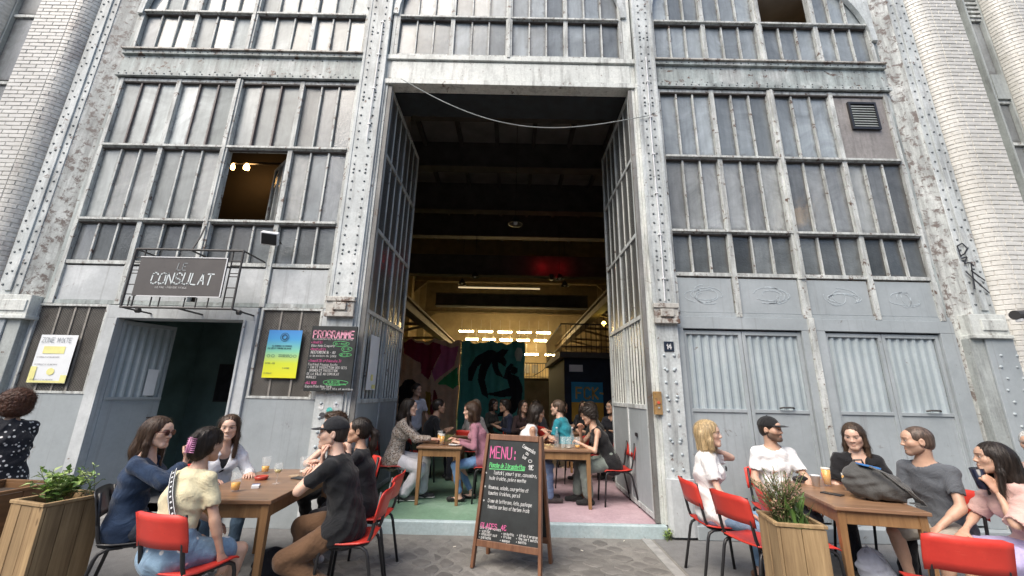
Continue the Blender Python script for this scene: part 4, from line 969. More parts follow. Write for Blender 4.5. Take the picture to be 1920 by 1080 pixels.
t, w, h = poster('poster', 'blue to yellow poster on the meshed window beside the chalked programme', -3.08, -2.655, 1.67, 2.265, 5.085, grad('blue_yellow_print', [(0, (0.80, 0.78, 0.02, 1)), (.3, (0.66, 0.76, 0.05, 1)), (.55, (0.22, 0.6, 0.42, 1)), (.8, (0.06, 0.33, 0.66, 1)), (1, (0.06, 0.25, 0.62, 1))], 0, .6))
mb = MB(); ring(mb, (.0, 0, .505), UX, UZ, .052, .052, .006, .010, 24, 0); ring(mb, (0, 0, .505), UX, UZ, .03, .03, .012, .010, 16, 0)
write(mb, 'DU VENDREDI AU DIMANCHE', (-.14, 0, .385), UX, UZ, .016, .003, .010, 0, .55); write(mb, 'CULTURE ET FABRIQUE SOLIDAIRE', (-.19, 0, .355), UX, UZ, .016, .003, .010, 0, .5)
for k, x in enumerate((-.165, -.11, .115, .165)): ring(mb, (x, 0, .268), UX, UZ, .018, .016, .004, .010, 14, 0)
for z in (.275, .255): write(mb, 'PARIS BANLIEUE', (-.04, 0, z), UX, UZ, .013, .002, .010, 0, .6)
write(mb, 'ENTREE LIBRE', (-.19, 0, .17), UX, UZ, .014, .002, .010, 0, .6); write(mb, '14 AVENUE', (.03, 0, .115), UX, UZ, .014, .002, .010, 0, .6); write(mb, 'LE CONSULAT', (-.19, 0, .05), UX, UZ, .012, .002, .010, 0, .6)
tag(mb.build('print', plain('dark_blue_ink', (0.03, 0.08, 0.12), .7), t), kind='stuff')
t, w, h = poster('poster', 'narrow white notice taped to the bars of the open left leaf', 0, .36, 0, .72, 0, M['paper']); t.location = (-1.868, 5.52, 1.55); t.rotation_euler = (0, 0, R(90))
MB().add([(-.05, -.009, .12), (.04, -.009, .12), (.04, -.009, .2), (-.05, -.009, .2), (.02, -.009, .02), (.16, -.009, .02), (.16, -.009, .07), (.02, -.009, .07)], [(0,1,2,3),(4,5,6,7)]).build('print', yl, t)
# programme chalkboard
pg = tag(empty('chalkboard', (-2.21, 5.0, 1.52)), 'chalkboard headed PROGRAMME hung on the riveted column left of the great doorway', 'chalkboard')
MB().box(-.285, .285, -.012, .018, 0, .795).build('board', M['slate'], pg, bevel=.006)
W_, P_, K_, G_ = MB(), MB(), MB(), MB(); D = .0135
write(K_, 'PROGRAMME', (-.255, 0, .645), UX, UZ, .088, .0135, D, .012, .50, fit=.52)
write(W_, 'vous souhaitent une tres chouette journee', (-.255, 0, .622), UX, UZ, .018, .003, D, .02, .5, fit=.50)
for txt, x, z in (('*Jeudi 28', -.27, .575), ('*Vendredi 29', -.27, .490), ('*Samedi 30 et Dimanche 31', -.27, .350), ('*ALL WEEK', -.275, .085)): write(P_, txt, (x, 0, z), UX, UZ, .028, .005, D, .03, .52, .12, fit=len(txt)*.016)
for txt, x, z, hh in (('Bleu Main Company', -.26, .535, .027), ('INDEPENDENCIA - AU', -.26, .450, .032), ('a la maison du jazz', -.26, .412, .024), ('Festival Fausse Route', -.265, .305, .027), ('- VIN ET PRODUCTION DES SETS', -.265, .270, .026), ('BRUNCH ET PROTECTION', -.24, .232, .028), ('DE LA VILLE AU CONSULAT', -.265, .192, .027), ('MURALES', -.265, .152, .027), ('Exposition New York', -.265, .045, .026), ('street life et musique', -.06, .022, .02)):
    write(W_, txt, (x, 0, z), UX, UZ, hh, .0040, D, .025, .48, fit=min(.48, len(txt)*.0172))
for txt, x, z in (('10h - Minuit', .03, .565), ('9h - 3h', .13, .500), ('12h - 2h', .11, .430), ('de 12h a 20h', .0, .105), ('du lundi au dimanche', -.02, .08)): write(G_, txt, (x, 0, z), UX, UZ, .02, .0036, D, .02, .5, fit=len(txt)*.0125)
for c, rx, rz in (((.10, 0, .575), .10, .032), ((.18, 0, .51), .065, .03), ((.17, 0, .44), .075, .022), ((.09, 0, .105), .15, .032)): ring(G_, c, UX, UZ, rx, rz, .004, D)
for m_, k in ((W_, 'chalk_white'), (P_, 'chalk_pink'), (K_, 'chalk_pale_pink'), (G_, 'chalk_green')): tag(m_.build('lettering', M[k], pg), kind='stuff')
# number plate, entry panel, camera, floodlight, slack cable
np_ = tag(empty('number_plate', (1.99, 5.045, 2.09)), 'small dark house number plate reading 14 on the right column', 'sign')
MB().box(-.062, .062, -.006, .004, 0, .125).build('plate', plain('navy_enamel', (0.02, 0.028, 0.045), .3), np_, bevel=.003)
mb = MB(); write(mb, '14', (-.035, 0, .032), UX, UZ, .062, .012, .0075, 0, .6); tag(mb.build('lettering', M['white_plastic'], np_), kind='stuff')
ep = tag(empty('entry_panel', (1.80, 5.03, 1.33)), 'worn brass entry panel with a red button on the right door jamb', 'entry panel')
MB().box(-.045, .045, -.012, .05, 0, .27).build('plate', paint('old_brass', (0.36, 0.21, 0.07), d_amt=.5, r_amt=.3), ep, bevel=.004)
MB().tube([(.0, -.012, .14), (0, -.022, .14)], .018, 12).build('button', plain('red_button', (0.6, 0.1, 0.05), .4), ep); MB().tube([(.0, -.012, .08), (0, -.020, .08)], .012, 10).build('key_switch', M['rivet'], ep)
fd = tag(empty('floodlight', (-3.22, 5.02, 3.44), R(20)), 'small white floodlight on the left window above the signboard', 'floodlight')
MB().obox((0, -.12, 0), (1, 0, 0), Vector((0, .8, .5)).normalized(), Vector((0, -.5, .8)).normalized(), .10, .05, .085).build('housing', M['white_plastic'], fd, bevel=.01)
MB().obox((0, -.166, -.028), (1, 0, 0), Vector((0, .8, .5)).normalized(), Vector((0, -.5, .8)).normalized(), .085, .004, .07).build('lens', M['black_metal'], fd)
MB().bar((-.1, .06, 0), (-.1, -.1, 0), .02, .008).bar((.1, .06, 0), (.1, -.1, 0), .02, .008).build('bracket', M['iron'], fd)
tag(MB().tube([(-1.74 + 3.75*t, 5.03 - .1*math.sin(math.pi*t), 6.10 - .55*t - 1.05*math.sin(math.pi*min(1, t))*.62*(1 - .2*t)) for t in np.linspace(0, 1, 30)], .0065, 5).build('slack_cable', M['stone']), 'thin slack cable drooping across the top of the great doorway', 'cable')
cm = tag(empty('wall_lamp', (6.06, 4.62, 2.55)), 'dark wall lamp housing at the right edge on the brick pier', 'wall lamp')
MB().tube([(-.14, -.02, 0), (.12, 0, .02)], .055, 12).build('housing', M['iron'], cm); MB().bar((.1, 0, .02), (.45, .26, .06), .03, .03).build('arm', M['iron'], cm)
MB().lathe((-.1, -.02, -.065), [(0, -.02), (.03, -.01), (.035, .02), (0, .02)], 10).build('lens', M['white_plastic'], cm)
# sticker cluster at the foot of the left column
for k, (x, z, c) in enumerate(((-2.28, 1.34, (0.6, 0.62, 0.62)), (-2.17, 1.30, (0.1, 0.5, 0.45)), (-2.10, 1.37, (0.55, 0.56, 0.58)), (-2.25, 1.24, (0.08, 0.08, 0.09)))):
    st = MB().tube([(x, 5.049, z), (x, 5.046, z)], .038, 10).build('sticker', plain('sticker_paint', c, .5, .4, 40), cl)

# ------------------------------------------------------------------ A-frame menu board
mn = tag(empty('menu_board', (.055, 4.24, 0), R(-20)), 'wooden A-frame chalkboard headed MENU standing on the paving', 'menu board')
TH = R(9); ct, st_ = math.cos(TH), math.sin(TH); uzb = Vector((0, st_, ct)); nb = Vector((0, -ct, st_)); HB = 1.15
def face(p, side):
    """leaning frame: side -1 front, +1 back"""
    u = Vector((0, st_*(-side), ct)); o = Vector((0, side*.185, 0)); n = Vector((0, side*ct, st_))
    Wb, Wt = .32, .275
    f = MB()
    for s_ in (-1, 1): f.bar(o + Vector((s_*Wb, 0, 0)), o + Vector((s_*Wt, 0, 0)) + u*HB, .03, .052, up=n)
    f.bar(o + Vector((-Wt+.02, 0, 0)) + u*(HB-.026), o + Vector((Wt-.02, 0, 0)) + u*(HB-.026), .028, .052, up=u)
    f.bar(o + Vector((-Wb+.02, 0, 0)) + u*.20, o + Vector((Wb-.02, 0, 0)) + u*.20, .028, .055, up=u)
    f.build('frame', M['frame_wood'], p, bevel=.004)
    a = o + u*.225; b_ = o + u*(HB-.05); t_ = n*.006
    w0, w1 = Wb-.03, Wt-.02
    q = [a-Vector((w0, 0, 0)), a+Vector((w0, 0, 0)), b_+Vector((w1, 0, 0)), b_-Vector((w1, 0, 0))]
    MB().add([p_+t_ for p_ in q]+[p_-t_ for p_ in q], [(0, 1, 2, 3), (7, 6, 5, 4), (0, 4, 5, 1), (2, 6, 7, 3)]).build('board', M['slate'], p)
    return o, u, n
o_, u_, n_ = face(mn, -1); face(mn, 1)
W_, P_, G_ = MB(), MB(), MB(); ux = Vector((1, 0, 0)); D = .008
def at_(x, z): return o_ + ux*x + u_*z
write(P_, 'MENU:', at_(-.235, .93), ux, u_, .105, .0095, D, .015, .5, fit=.27)
for txt, x, z, hh in (('Commandes', .095, 1.045, .032), ('au', .13, .985, .030), ('bar', .10, .950, .030)):
    e = R(-24); uu = ux*math.cos(e)+u_*math.sin(e); vv = u_*math.cos(e)-ux*math.sin(e); write(W_, txt, at_(x, z), uu, vv, hh, .0045, D, .02, .5, fit=len(txt)*.016)
ring(W_, at_(.18, .925), ux, u_, .018, .012, .005, D, 10)
write(G_, 'Planche de 3 bruschettas', at_(-.235, .845), ux, u_, .040, .0050, D, .03, .42, .15, fit=.37)
G_.add([at_(-.235, .825)+n_*D, at_(.13, .835)+n_*D, at_(.13, .842)+n_*D, at_(-.235, .832)+n_*D], [(0, 1, 2, 3)])
write(W_, '11$', at_(.165, .85), ux, u_, .04, .006, D, .03, .5)
for txt, x, z in (('Tzatziki, yaourt grec, concombre,', -.185, .785), ('huile fraiche, poivre menthe', -.225, .735), ('Houmous, salade, courgettes et', -.225, .655), ('tomates fraiches, persil', -.225, .605), ('Creme de betterave, feta, pasteque', -.22, .54), ('tomates cerises et herbes frais', -.22, .49)):
    write(W_, txt, at_(x, z), ux, u_, .030, .0033, D, .04, .4, .12, fit=min(.44, len(txt)*.0135))
for z in (.79, .67, .55): ring(W_, at_(-.262, z), ux, u_, .005, .005, .006, D, 8)
write(P_, 'GLACES  4$', at_(-.27, .325), ux, u_, .04, .0062, D, .04, .5)
for txt, x, z in (('des Trois vallees', -.275, .295), ('* vanille', -.28, .268), ('* chocolat noir', -.28, .245), ('* pistache', -.28, .218), ('* noisette', -.06, .27), ('* fraise', -.06, .245), ('* mangue', -.07, .216), ('* sirop d orange', .09, .275), ('* the vert matcha', .085, .248), ('* menthe', .085, .222)): write(W_, txt, at_(x, z+.02), ux, u_, .022, .0029, D, .03, .40, fit=len(txt)*.0125)
for m_, k in ((W_, 'chalk_white'), (P_, 'chalk_pink'), (G_, 'chalk_green')): tag(m_.build('lettering', M[k], mn), kind='stuff')

# ------------------------------------------------------------------ furniture
def make_chair():
    t = empty('chair')
    n = 9; v = []; hw = .195; SB = MB()
    for j, (y, z) in enumerate(((-.18, .452), (-.10, .440), (0, .436), (.10, .440), (.17, .440), (.195, .425))):   # seat, slightly dished
        for k in range(n): x = -hw+2*hw*k/(n-1); v.append((x*(1-.04*(j in (0, 5))), y, z+.012*(x/hw)**2))
    nr = 6
    vb = [(x, y, z-.010) for x, y, z in v]
    f = [(j*n+k, j*n+k+1, (j+1)*n+k+1, (j+1)*n+k) for j in range(nr-1) for k in range(n-1)]
    N = len(v); fb = [tuple(N+i for i in q[::-1]) for q in f]
    edge = [j for j in range(n)] + [j*n+n-1 for j in range(1, nr)] + [(nr-1)*n+k for k in range(n-2, -1, -1)] + [j*n for j in range(nr-2, 0, -1)]
    fe = [(edge[i], N+edge[i], N+edge[(i+1) % len(edge)], edge[(i+1) % len(edge)]) for i in range(len(edge))]
    MB().add(v+vb, f+fb+fe).build('seat', M['red_ply'], t, smooth=True)
    v = []; nz = 5
    for j in range(nz):
        z = .60+.20*j/(nz-1); rnd = (0.012 if j in (0, nz-1) else 0)
        for k in range(n):
            x = (-.2+.4*k/(n-1))*(1-rnd); v.append((x, -.205-.035*(1-(x/.2)**2)-.05*(j/(nz-1)), z-(rnd*1.2 if abs(x) > .15 else 0)))
    vb = [(x, y+.010, z) for x, y, z in v]; N = len(v)
    f = [(j*n+k, j*n+k+1, (j+1)*n+k+1, (j+1)*n+k) for j in range(nz-1) for k in range(n-1)]; fb = [tuple(N+i for i in q[::-1]) for q in f]
    edge = [j for j in range(n)] + [j*n+n-1 for j in range(1, nz)] + [(nz-1)*n+k for k in range(n-2, -1, -1)] + [j*n for j in range(nz-2, 0, -1)]
    fe = [(edge[i], N+edge[i], N+edge[(i+1) % len(edge)], edge[(i+1) % len(edge)]) for i in range(len(edge))]
    MB().add(v+vb, f+fb+fe).build('backrest', M['red_ply'], t, smooth=True)
    for s_ in (-1, 1):
        x = s_*.165
        MB().tube([(x, -.232, .79), (x, -.21, .62), (x, -.185, .50), (x, -.165, .445), (x, -.11, .424), (x, .05, .424), (x, .12, .42)], .0125, 8).build('upright', M['black_metal'], t, smooth=True)
        MB().tube([(x, .06, .424), (x*1.03, .135, .42), (x*1.06, .168, .40), (x*1.08, .18, .36), (x*1.12, .205, .0)], .0125, 8).build('leg', M['black_metal'], t, smooth=True)
        MB().tube([(x, -.04, .424), (x*1.03, -.12, .418), (x*1.05, -.16, .395), (x*1.07, -.175, .36), (x*1.14, -.25, .0)], .0125, 8).build('leg', M['black_metal'], t, smooth=True)
    MB().tube([(-.165, .03, .412), (.165, .03, .412)], .011, 6).build('crossbar', M['black_metal'], t)
    return t
CH = []
M['black_ply'] = plain('black_plywood', (0.02, 0.02, 0.022), 0.4, 0.1)
def chair(x, y, ang, label, z=0.0, black=False):
    o = CH[0] if CH and not CH[0].get('label') else None
    if not CH: o = make_chair(); CH.append(o)
    elif o is None: o = copy_tree(CH[0]); CH.append(o)
    o.location = (x, y, z); o.rotation_euler = (0, 0, R(ang-90)); tag(o, label, 'chair', 'red school chairs')
    if black:
        for c in o.children:
            if c.name.split('.')[0] in ('seat', 'backrest'): c.material_slots[0].link = 'OBJECT'; c.material_slots[0].material = M['black_ply']
    return o
def table(name, label, x0, x1, y0, y1, h, z=0, rz=0, group=None):
    cx, cy = (x0+x1)/2, (y0+y1)/2; w, l = (x1-x0)/2, (y1-y0)/2
    t = tag(empty(name, (cx, cy, z), R(rz)), label, 'table', group)
    MB().box(-w, w, -l, l, h-.028, h).build('table_top', M['table_top'], t, bevel=.005)
    MB().box(-w+.045, w-.045, -l+.03, -l+.052, h-.125, h-.0285).box(-w+.045, w-.045, l-.052, l-.03, h-.125, h-.0285).box(-w+.03, -w+.052, -l+.053, l-.053, h-.125, h-.0285).box(w-.052, w-.03, -l+.053, l-.053, h-.125, h-.0285).build('apron', M['table_leg'], t, bevel=.003)
    for sx in (-1, 1):
        for sy in (-1, 1):
            v = []
            for (zz, e) in ((0, .040), (h-.029, .056)):
                xa, xb = sorted((sx*(w-.022), sx*(w-.022-e))); ya, yb = sorted((sy*(l-.022), sy*(l-.022-e))); v += [(xa, ya, zz), (xb, ya, zz), (xb, yb, zz), (xa, yb, zz)]
            MB().add(v, [(0,3,2,1),(4,5,6,7),(0,1,5,4),(1,2,6,5),(2,3,7,6),(3,0,4,7)]).build('leg', M['table_leg'], t, bevel=.004)
    return t
table('table', 'long brown table between the six friends on the left', -2.44, -1.76, 3.22, 4.46, .745, rz=3)
table('table', 'brown table with the grey backpack on the right', 2.68, 3.32, 3.36, 4.66, .735, rz=-12)
table('table', 'small wooden table between the two women inside on the left', -1.22, -.62, 5.66, 6.30, .71, .13)
table('table', 'small wooden table behind the menu board inside on the right', .40, 1.10, 5.62, 6.28, .71, .13)

def planter(loc, rz, w, h, label, mat='pallet', nb=3):
    t = tag(empty('planter', (loc[0], loc[1], 0), R(rz)), label, 'planter')
    b = w/2-.022
    me = {}
    for k in range(4):
        a = R(90*k)
        for j in range(nb):
            bw = 2*(w/2)/nb; x0 = -w/2+bw*j+.002; x1 = x0+bw-.004; dz = random.uniform(-.006, .004)
            m = MB().box(x0+(.022 if j == 0 else 0), x1-(0 if j < nb-1 else .0), -w/2+random.uniform(0, .003), -w/2+.021, 0, h-.024+dz)
            o = m.build('board', M[mat], t, bevel=.003); o.rotation_euler = (0, 0, a)
        o = MB().box(-w/2-.006, w/2-.018, -w/2-.007, -w/2+.020, h-.022, h).build('rim', M[mat], t, bevel=.003); o.rotation_euler = (0, 0, a)
    MB().box(-b+.006, b-.006, -b+.006, b-.006, .1, h-.06).build('soil', M['soil'], t)
    return t
p1 = planter((-3.34, 3.31), -16, .36, .73, 'pale pallet wood planter with a leafy green plant beside the small doorway')
p2 = planter((-3.98, 3.42), -4, .50, .76, 'brown planter cut by the left picture edge', 'pallet_brown', 2)
p3 = planter((1.99, 3.13), -10, .305, .73, 'pale pallet wood planter with a reddish feathery plant right of the menu', nb=2)
def leafy(name, label, loc, h, n, spread, cols, lw, kind, seed):
    rd = random.Random(seed); t = tag(empty(name, loc), label, 'plant')
    st, lf = MB(), MB()
    for k in range(n):
        a = rd.uniform(0, 6.28); rr = spread*rd.uniform(.15, 1); hh = h*rd.uniform(.35, 1)
        base = Vector((rd.uniform(-.05, .05), rd.uniform(-.05, .05), 0)); tip = Vector((rr*math.cos(a), rr*math.sin(a), hh)); mid = (base+tip)/2 + Vector((0, 0, hh*.22))
        P = [base*(1-s_)**2 + mid*2*s_*(1-s_) + tip*s_*s_ for s_ in np.linspace(0, 1, 7)]
        if kind != 'blade': st.tube(P, .0022, 4, False)
        if kind == 'blade':
            w = lw*rd.uniform(.6, 1.2); side = Vector((-math.sin(a), math.cos(a), 0))
            for i in range(6):
                w0 = w*math.sin(math.pi*(.1+.9*(i/6)))*.5+.001; w1 = w*math.sin(math.pi*(.1+.9*((i+1)/6)))*.5
                lf.cur = rd.randrange(len(cols)) if i == 0 else lf.cur
                lf.add([P[i]-side*w0, P[i]+side*w0, P[i+1]+side*w1, P[i+1]-side*w1], [(0, 1, 2, 3)])
            continue
        m = 6 if kind == 'leaf' else 16
        for i in range(m):
            s_ = rd.uniform(.25, 1); c = base*(1-s_)**2 + mid*2*s_*(1-s_) + tip*s_*s_
            d = Vector((rd.uniform(-1, 1), rd.uniform(-1, 1), rd.uniform(-.3, .9))).normalized(); L = lw*rd.uniform(.6, 1.3); sd = d.cross(Vector((rd.uniform(-.3, .3), rd.uniform(-.3, .3), 1))).normalized()*L*(.33 if kind == 'leaf' else .14)
            up = sd.cross(d)*.25; lf.cur = rd.randrange(len(cols))
            lf.add([c, c+d*L*.45+sd+up, c+d*L-up, c+d*L*.45-sd+up], [(0, 1, 2), (0, 2, 3)])
    if st.v: st.build('stem', M['stem'], t)
    lf.build('foliage', cols, t); return t
def leafmat(name, c):
    m = plain(name, c, .5, .25, 14); b = m.node_tree.nodes['Principled BSDF']; b.inputs['Subsurface Weight'].default_value = 0; return m
M['stem'] = leafmat('stem_green', (0.12, 0.16, 0.05))
G1 = [leafmat('leaf_bright', (0.25, 0.37, 0.09)), leafmat('leaf_mid', (0.14, 0.26, 0.06)), leafmat('leaf_pale', (0.34, 0.43, 0.17))]
leafy('potted_plant', 'bright green leafy plant in the left pallet planter', (-3.36, 3.31, .67), .26, 52, .19, G1, .056, 'leaf', 3)
leafy('potted_plant', 'thin tall sprig at the right end of the left pallet planter', (-3.22, 3.38, .68), .27, 6, .10, G1, .03, 'leaf', 5)
G2 = [leafmat('seed_brown', (0.30, 0.18, 0.12)), leafmat('seed_olive', (0.24, 0.22, 0.11)), leafmat('leaf_dull', (0.09, 0.14, 0.05)), leafmat('seed_pink', (0.40, 0.22, 0.18))]
leafy('potted_plant', 'reddish feathery flowering plant in the right pallet planter', (1.96, 3.16, .68), .36, 120, .19, G2, .030, 'feather', 8)
leafy('potted_plant', 'spiky green grassy leaves at the front of the right planter', (2.03, 3.10, .68), .22, 46, .15, [G1[1], leafmat('blade_green', (0.13, 0.24, 0.07)), G2[2]], .02, 'blade', 9)
leafy('weed', 'small weed growing at the foot of the right column', (1.80, 5.0, 0), .10, 12, .08, G1, .03, 'leaf', 4)

# glasses ----------------------------------------------------------------------
def pint(x, y, z, label, fill=.6, h=.148, r=.041, liquid='beer', foam=True):
    t = tag(empty('beer_glass', (x, y, z)), label, 'glass', 'drinks on the tables')
    MB().lathe((0, 0, 0), [(0, .001), (r*.72, .001), (r*.74, .004), (r, h), (r*.95, h), (r*.70, .012), (0, .012)], 18).build('glass', M['glass'], t, smooth=True)
    if fill:
        rr = lambda q: r*(.70+.25*q)-.001
        MB().lathe((0, 0, 0), [(0, .0125), (rr(.08), .0125), (rr(fill), h*fill), (0, h*fill)], 16).build('beer', M[liquid], t, smooth=True)
        if foam: MB().lathe((0, 0, 0), [(0, h*fill+.0005), (rr(fill), h*fill+.0005), (rr(fill+.1), h*fill+.014), (0, h*fill+.015)], 16).build('foam', M['foam'], t, smooth=True)
    return t
TZ = .7455
pint(-2.16, 3.48, TZ, 'half drunk pint of beer nearest the yellow shirted woman', .45, foam=False)
pint(-2.36, 4.22, TZ, 'half full beer glass at the far end of the left table', .42, foam=False)
pint(-2.02, 4.28, TZ, 'nearly empty glass beside the sleeveless man', .12, foam=False, liquid='foam')
wg = tag(empty('wine_glass', (-2.0, 3.78, TZ)), 'stemmed glass with pale wine on the left table', 'glass', 'drinks on the tables')
MB().lathe((0, 0, 0), [(0, 0), (.034, .001), (.03, .004), (.005, .008), (.004, .07), (.02, .08), (.036, .11), (.036, .13), (.03, .165), (.0285, .165), (.034, .13), (.033, .112), (.018, .084), (0, .08)], 18).build('glass', M['glass'], wg, smooth=True)
MB().lathe((0, 0, 0), [(0, .085), (.016, .086), (.032, .112), (0, .112)], 14).build('wine', M['wine'], wg, smooth=True)
at = tag(empty('ashtray', (-2.22, 3.93, TZ)), 'red glass ashtray on the left table', 'ashtray'); MB().lathe((0, 0, 0), [(0, .002), (.05, .002), (.058, .03), (.05, .03), (.042, .01), (0, .01)], 16).build('dish', plain('red_glass', (0.45, 0.06, 0.04), .15), at, smooth=True)
tag(MB().box(-.045, .045, -.075, .075, 0, .009).build('phone', M['black_metal'], bevel=.003, loc=(-1.90, 4.0, TZ), rz=R(70)), 'black phone lying on the left table', 'phone')
TZ = .7355
pint(3.10, 4.22, TZ, 'full tall beer left of the long haired man', .9, .165)
pint(3.14, 4.02, TZ, 'full beer glass between paper cup and backpack', .86, .15, .042)
pc = tag(empty('paper_cup', (2.96, 4.18, TZ)), 'white paper cup on the right table', 'cup'); MB().lathe((0, 0, 0), [(0, .001), (.028, .001), (.039, .095), (.041, .096), (.041, .10), (.037, .10), (.026, .005), (0, .005)], 18).build('cup', M['white_plastic'], pc, smooth=True)
TZ = .8405
pint(-.92, 5.86, TZ, 'beer glass between the two women inside', .8, .15); pint(-.98, 6.05, TZ, 'tall brown glass between the two women inside', .7, .17, .04)
pt = tag(empty('plate', (-.74, 5.82, TZ)), 'white plate with a bite left beside the pink sleeved arm', 'plate'); MB().lathe((0, 0, 0), [(0, .004), (.05, .004), (.085, .015), (.085, .018), (.05, .008), (0, .008)], 18).build('dish', M['white_plastic'], pt, smooth=True)
def bottle(x, y, z, label):
    t = tag(empty('bottle', (x, y, z)), label, 'bottle', 'bottles on the inner right table')
    MB().lathe((0, 0, 0), [(0, .001), (.034, .001), (.036, .12), (.03, .16), (.014, .2), (.013, .235), (.016, .237), (.016, .25), (0, .25)], 14).build('glass', M['glass'], t, smooth=True); MB().lathe((0, 0, .25), [(0, 0), (.014, 0), (.014, .012), (0, .012)], 10).build('stopper', M['white_plastic'], t)
bottle(.66, 5.86, TZ, 'left water bottle on the table behind the menu board'); bottle(.88, 5.9, TZ, 'right water bottle on the table behind the menu board')
pint(.74, 5.80, TZ, 'empty glass beside the left water bottle', 0); pint(.81, 5.78, TZ, 'empty glass between the two water bottles', .1, foam=False, liquid='foam'); pint(.93, 5.78, TZ, 'glass with a little beer nearest the phone woman', .3, foam=False)
mb = MB()
for ch, x in (('F', 1.94), ('C', 2.18), ('K', 2.42), ('-', 2.6)): write(mb, ch, (x, 12.06, 1.46), UX, UZ, .30, .05, .004, .02, .5)
tag(mb.build('lettering', plain('banner_letters', (0.5, 0.36, 0.1), .8), pf), kind='stuff')
pk = tag(empty('cigarette_pack', (-2.08, 3.62, .7455), R(25)), 'small white cigarette pack on the left table beside the wine glass', 'cigarette pack'); MB().box(-.028, .028, -.044, .044, 0, .022).build('carton', M['paper'], pk, bevel=.002); MB().box(-.0285, .0285, .012, .0445, .001, .0225).build('lid', plain('pack_blue', (.05, .12, .3), .5), pk)
tag(MB().lathe((0, 0, 0), [(0, 0), (.047, 0), (.048, .002), (.047, .004), (0, .004)], 20).build('coaster', plain('card_coaster', (.4, .3, .2), .9), loc=(-2.02, 4.12, .7455)), 'round card coaster near the far end of the left table', 'coaster')
tag(MB().box(-.04, .04, -.078, .078, 0, .009).build('phone', M['black_metal'], bevel=.003, loc=(2.86, 3.86, .7355), rz=R(30)), 'black phone on the right table in front of the paper cup', 'phone')
_bm = MB().tube([(0, 0, .004), (.028, 0, .004)], .0038, 6).mesh('cigarette_butt', M['foam'])
for x, y, a, l in ((-.55, 4.66, 20, 'cigarette butt on the paving left of the menu board'), (.78, 4.62, 140, 'cigarette butt on the paving right of the menu board'), (1.28, 4.93, 60, 'cigarette butt below the pink end of the doorstep')):
    tag(inst(_bm, 'cigarette_butt', None, (x, y, .002), (0, 0, R(a))), l, 'cigarette butt', 'cigarette butts on the pavement')
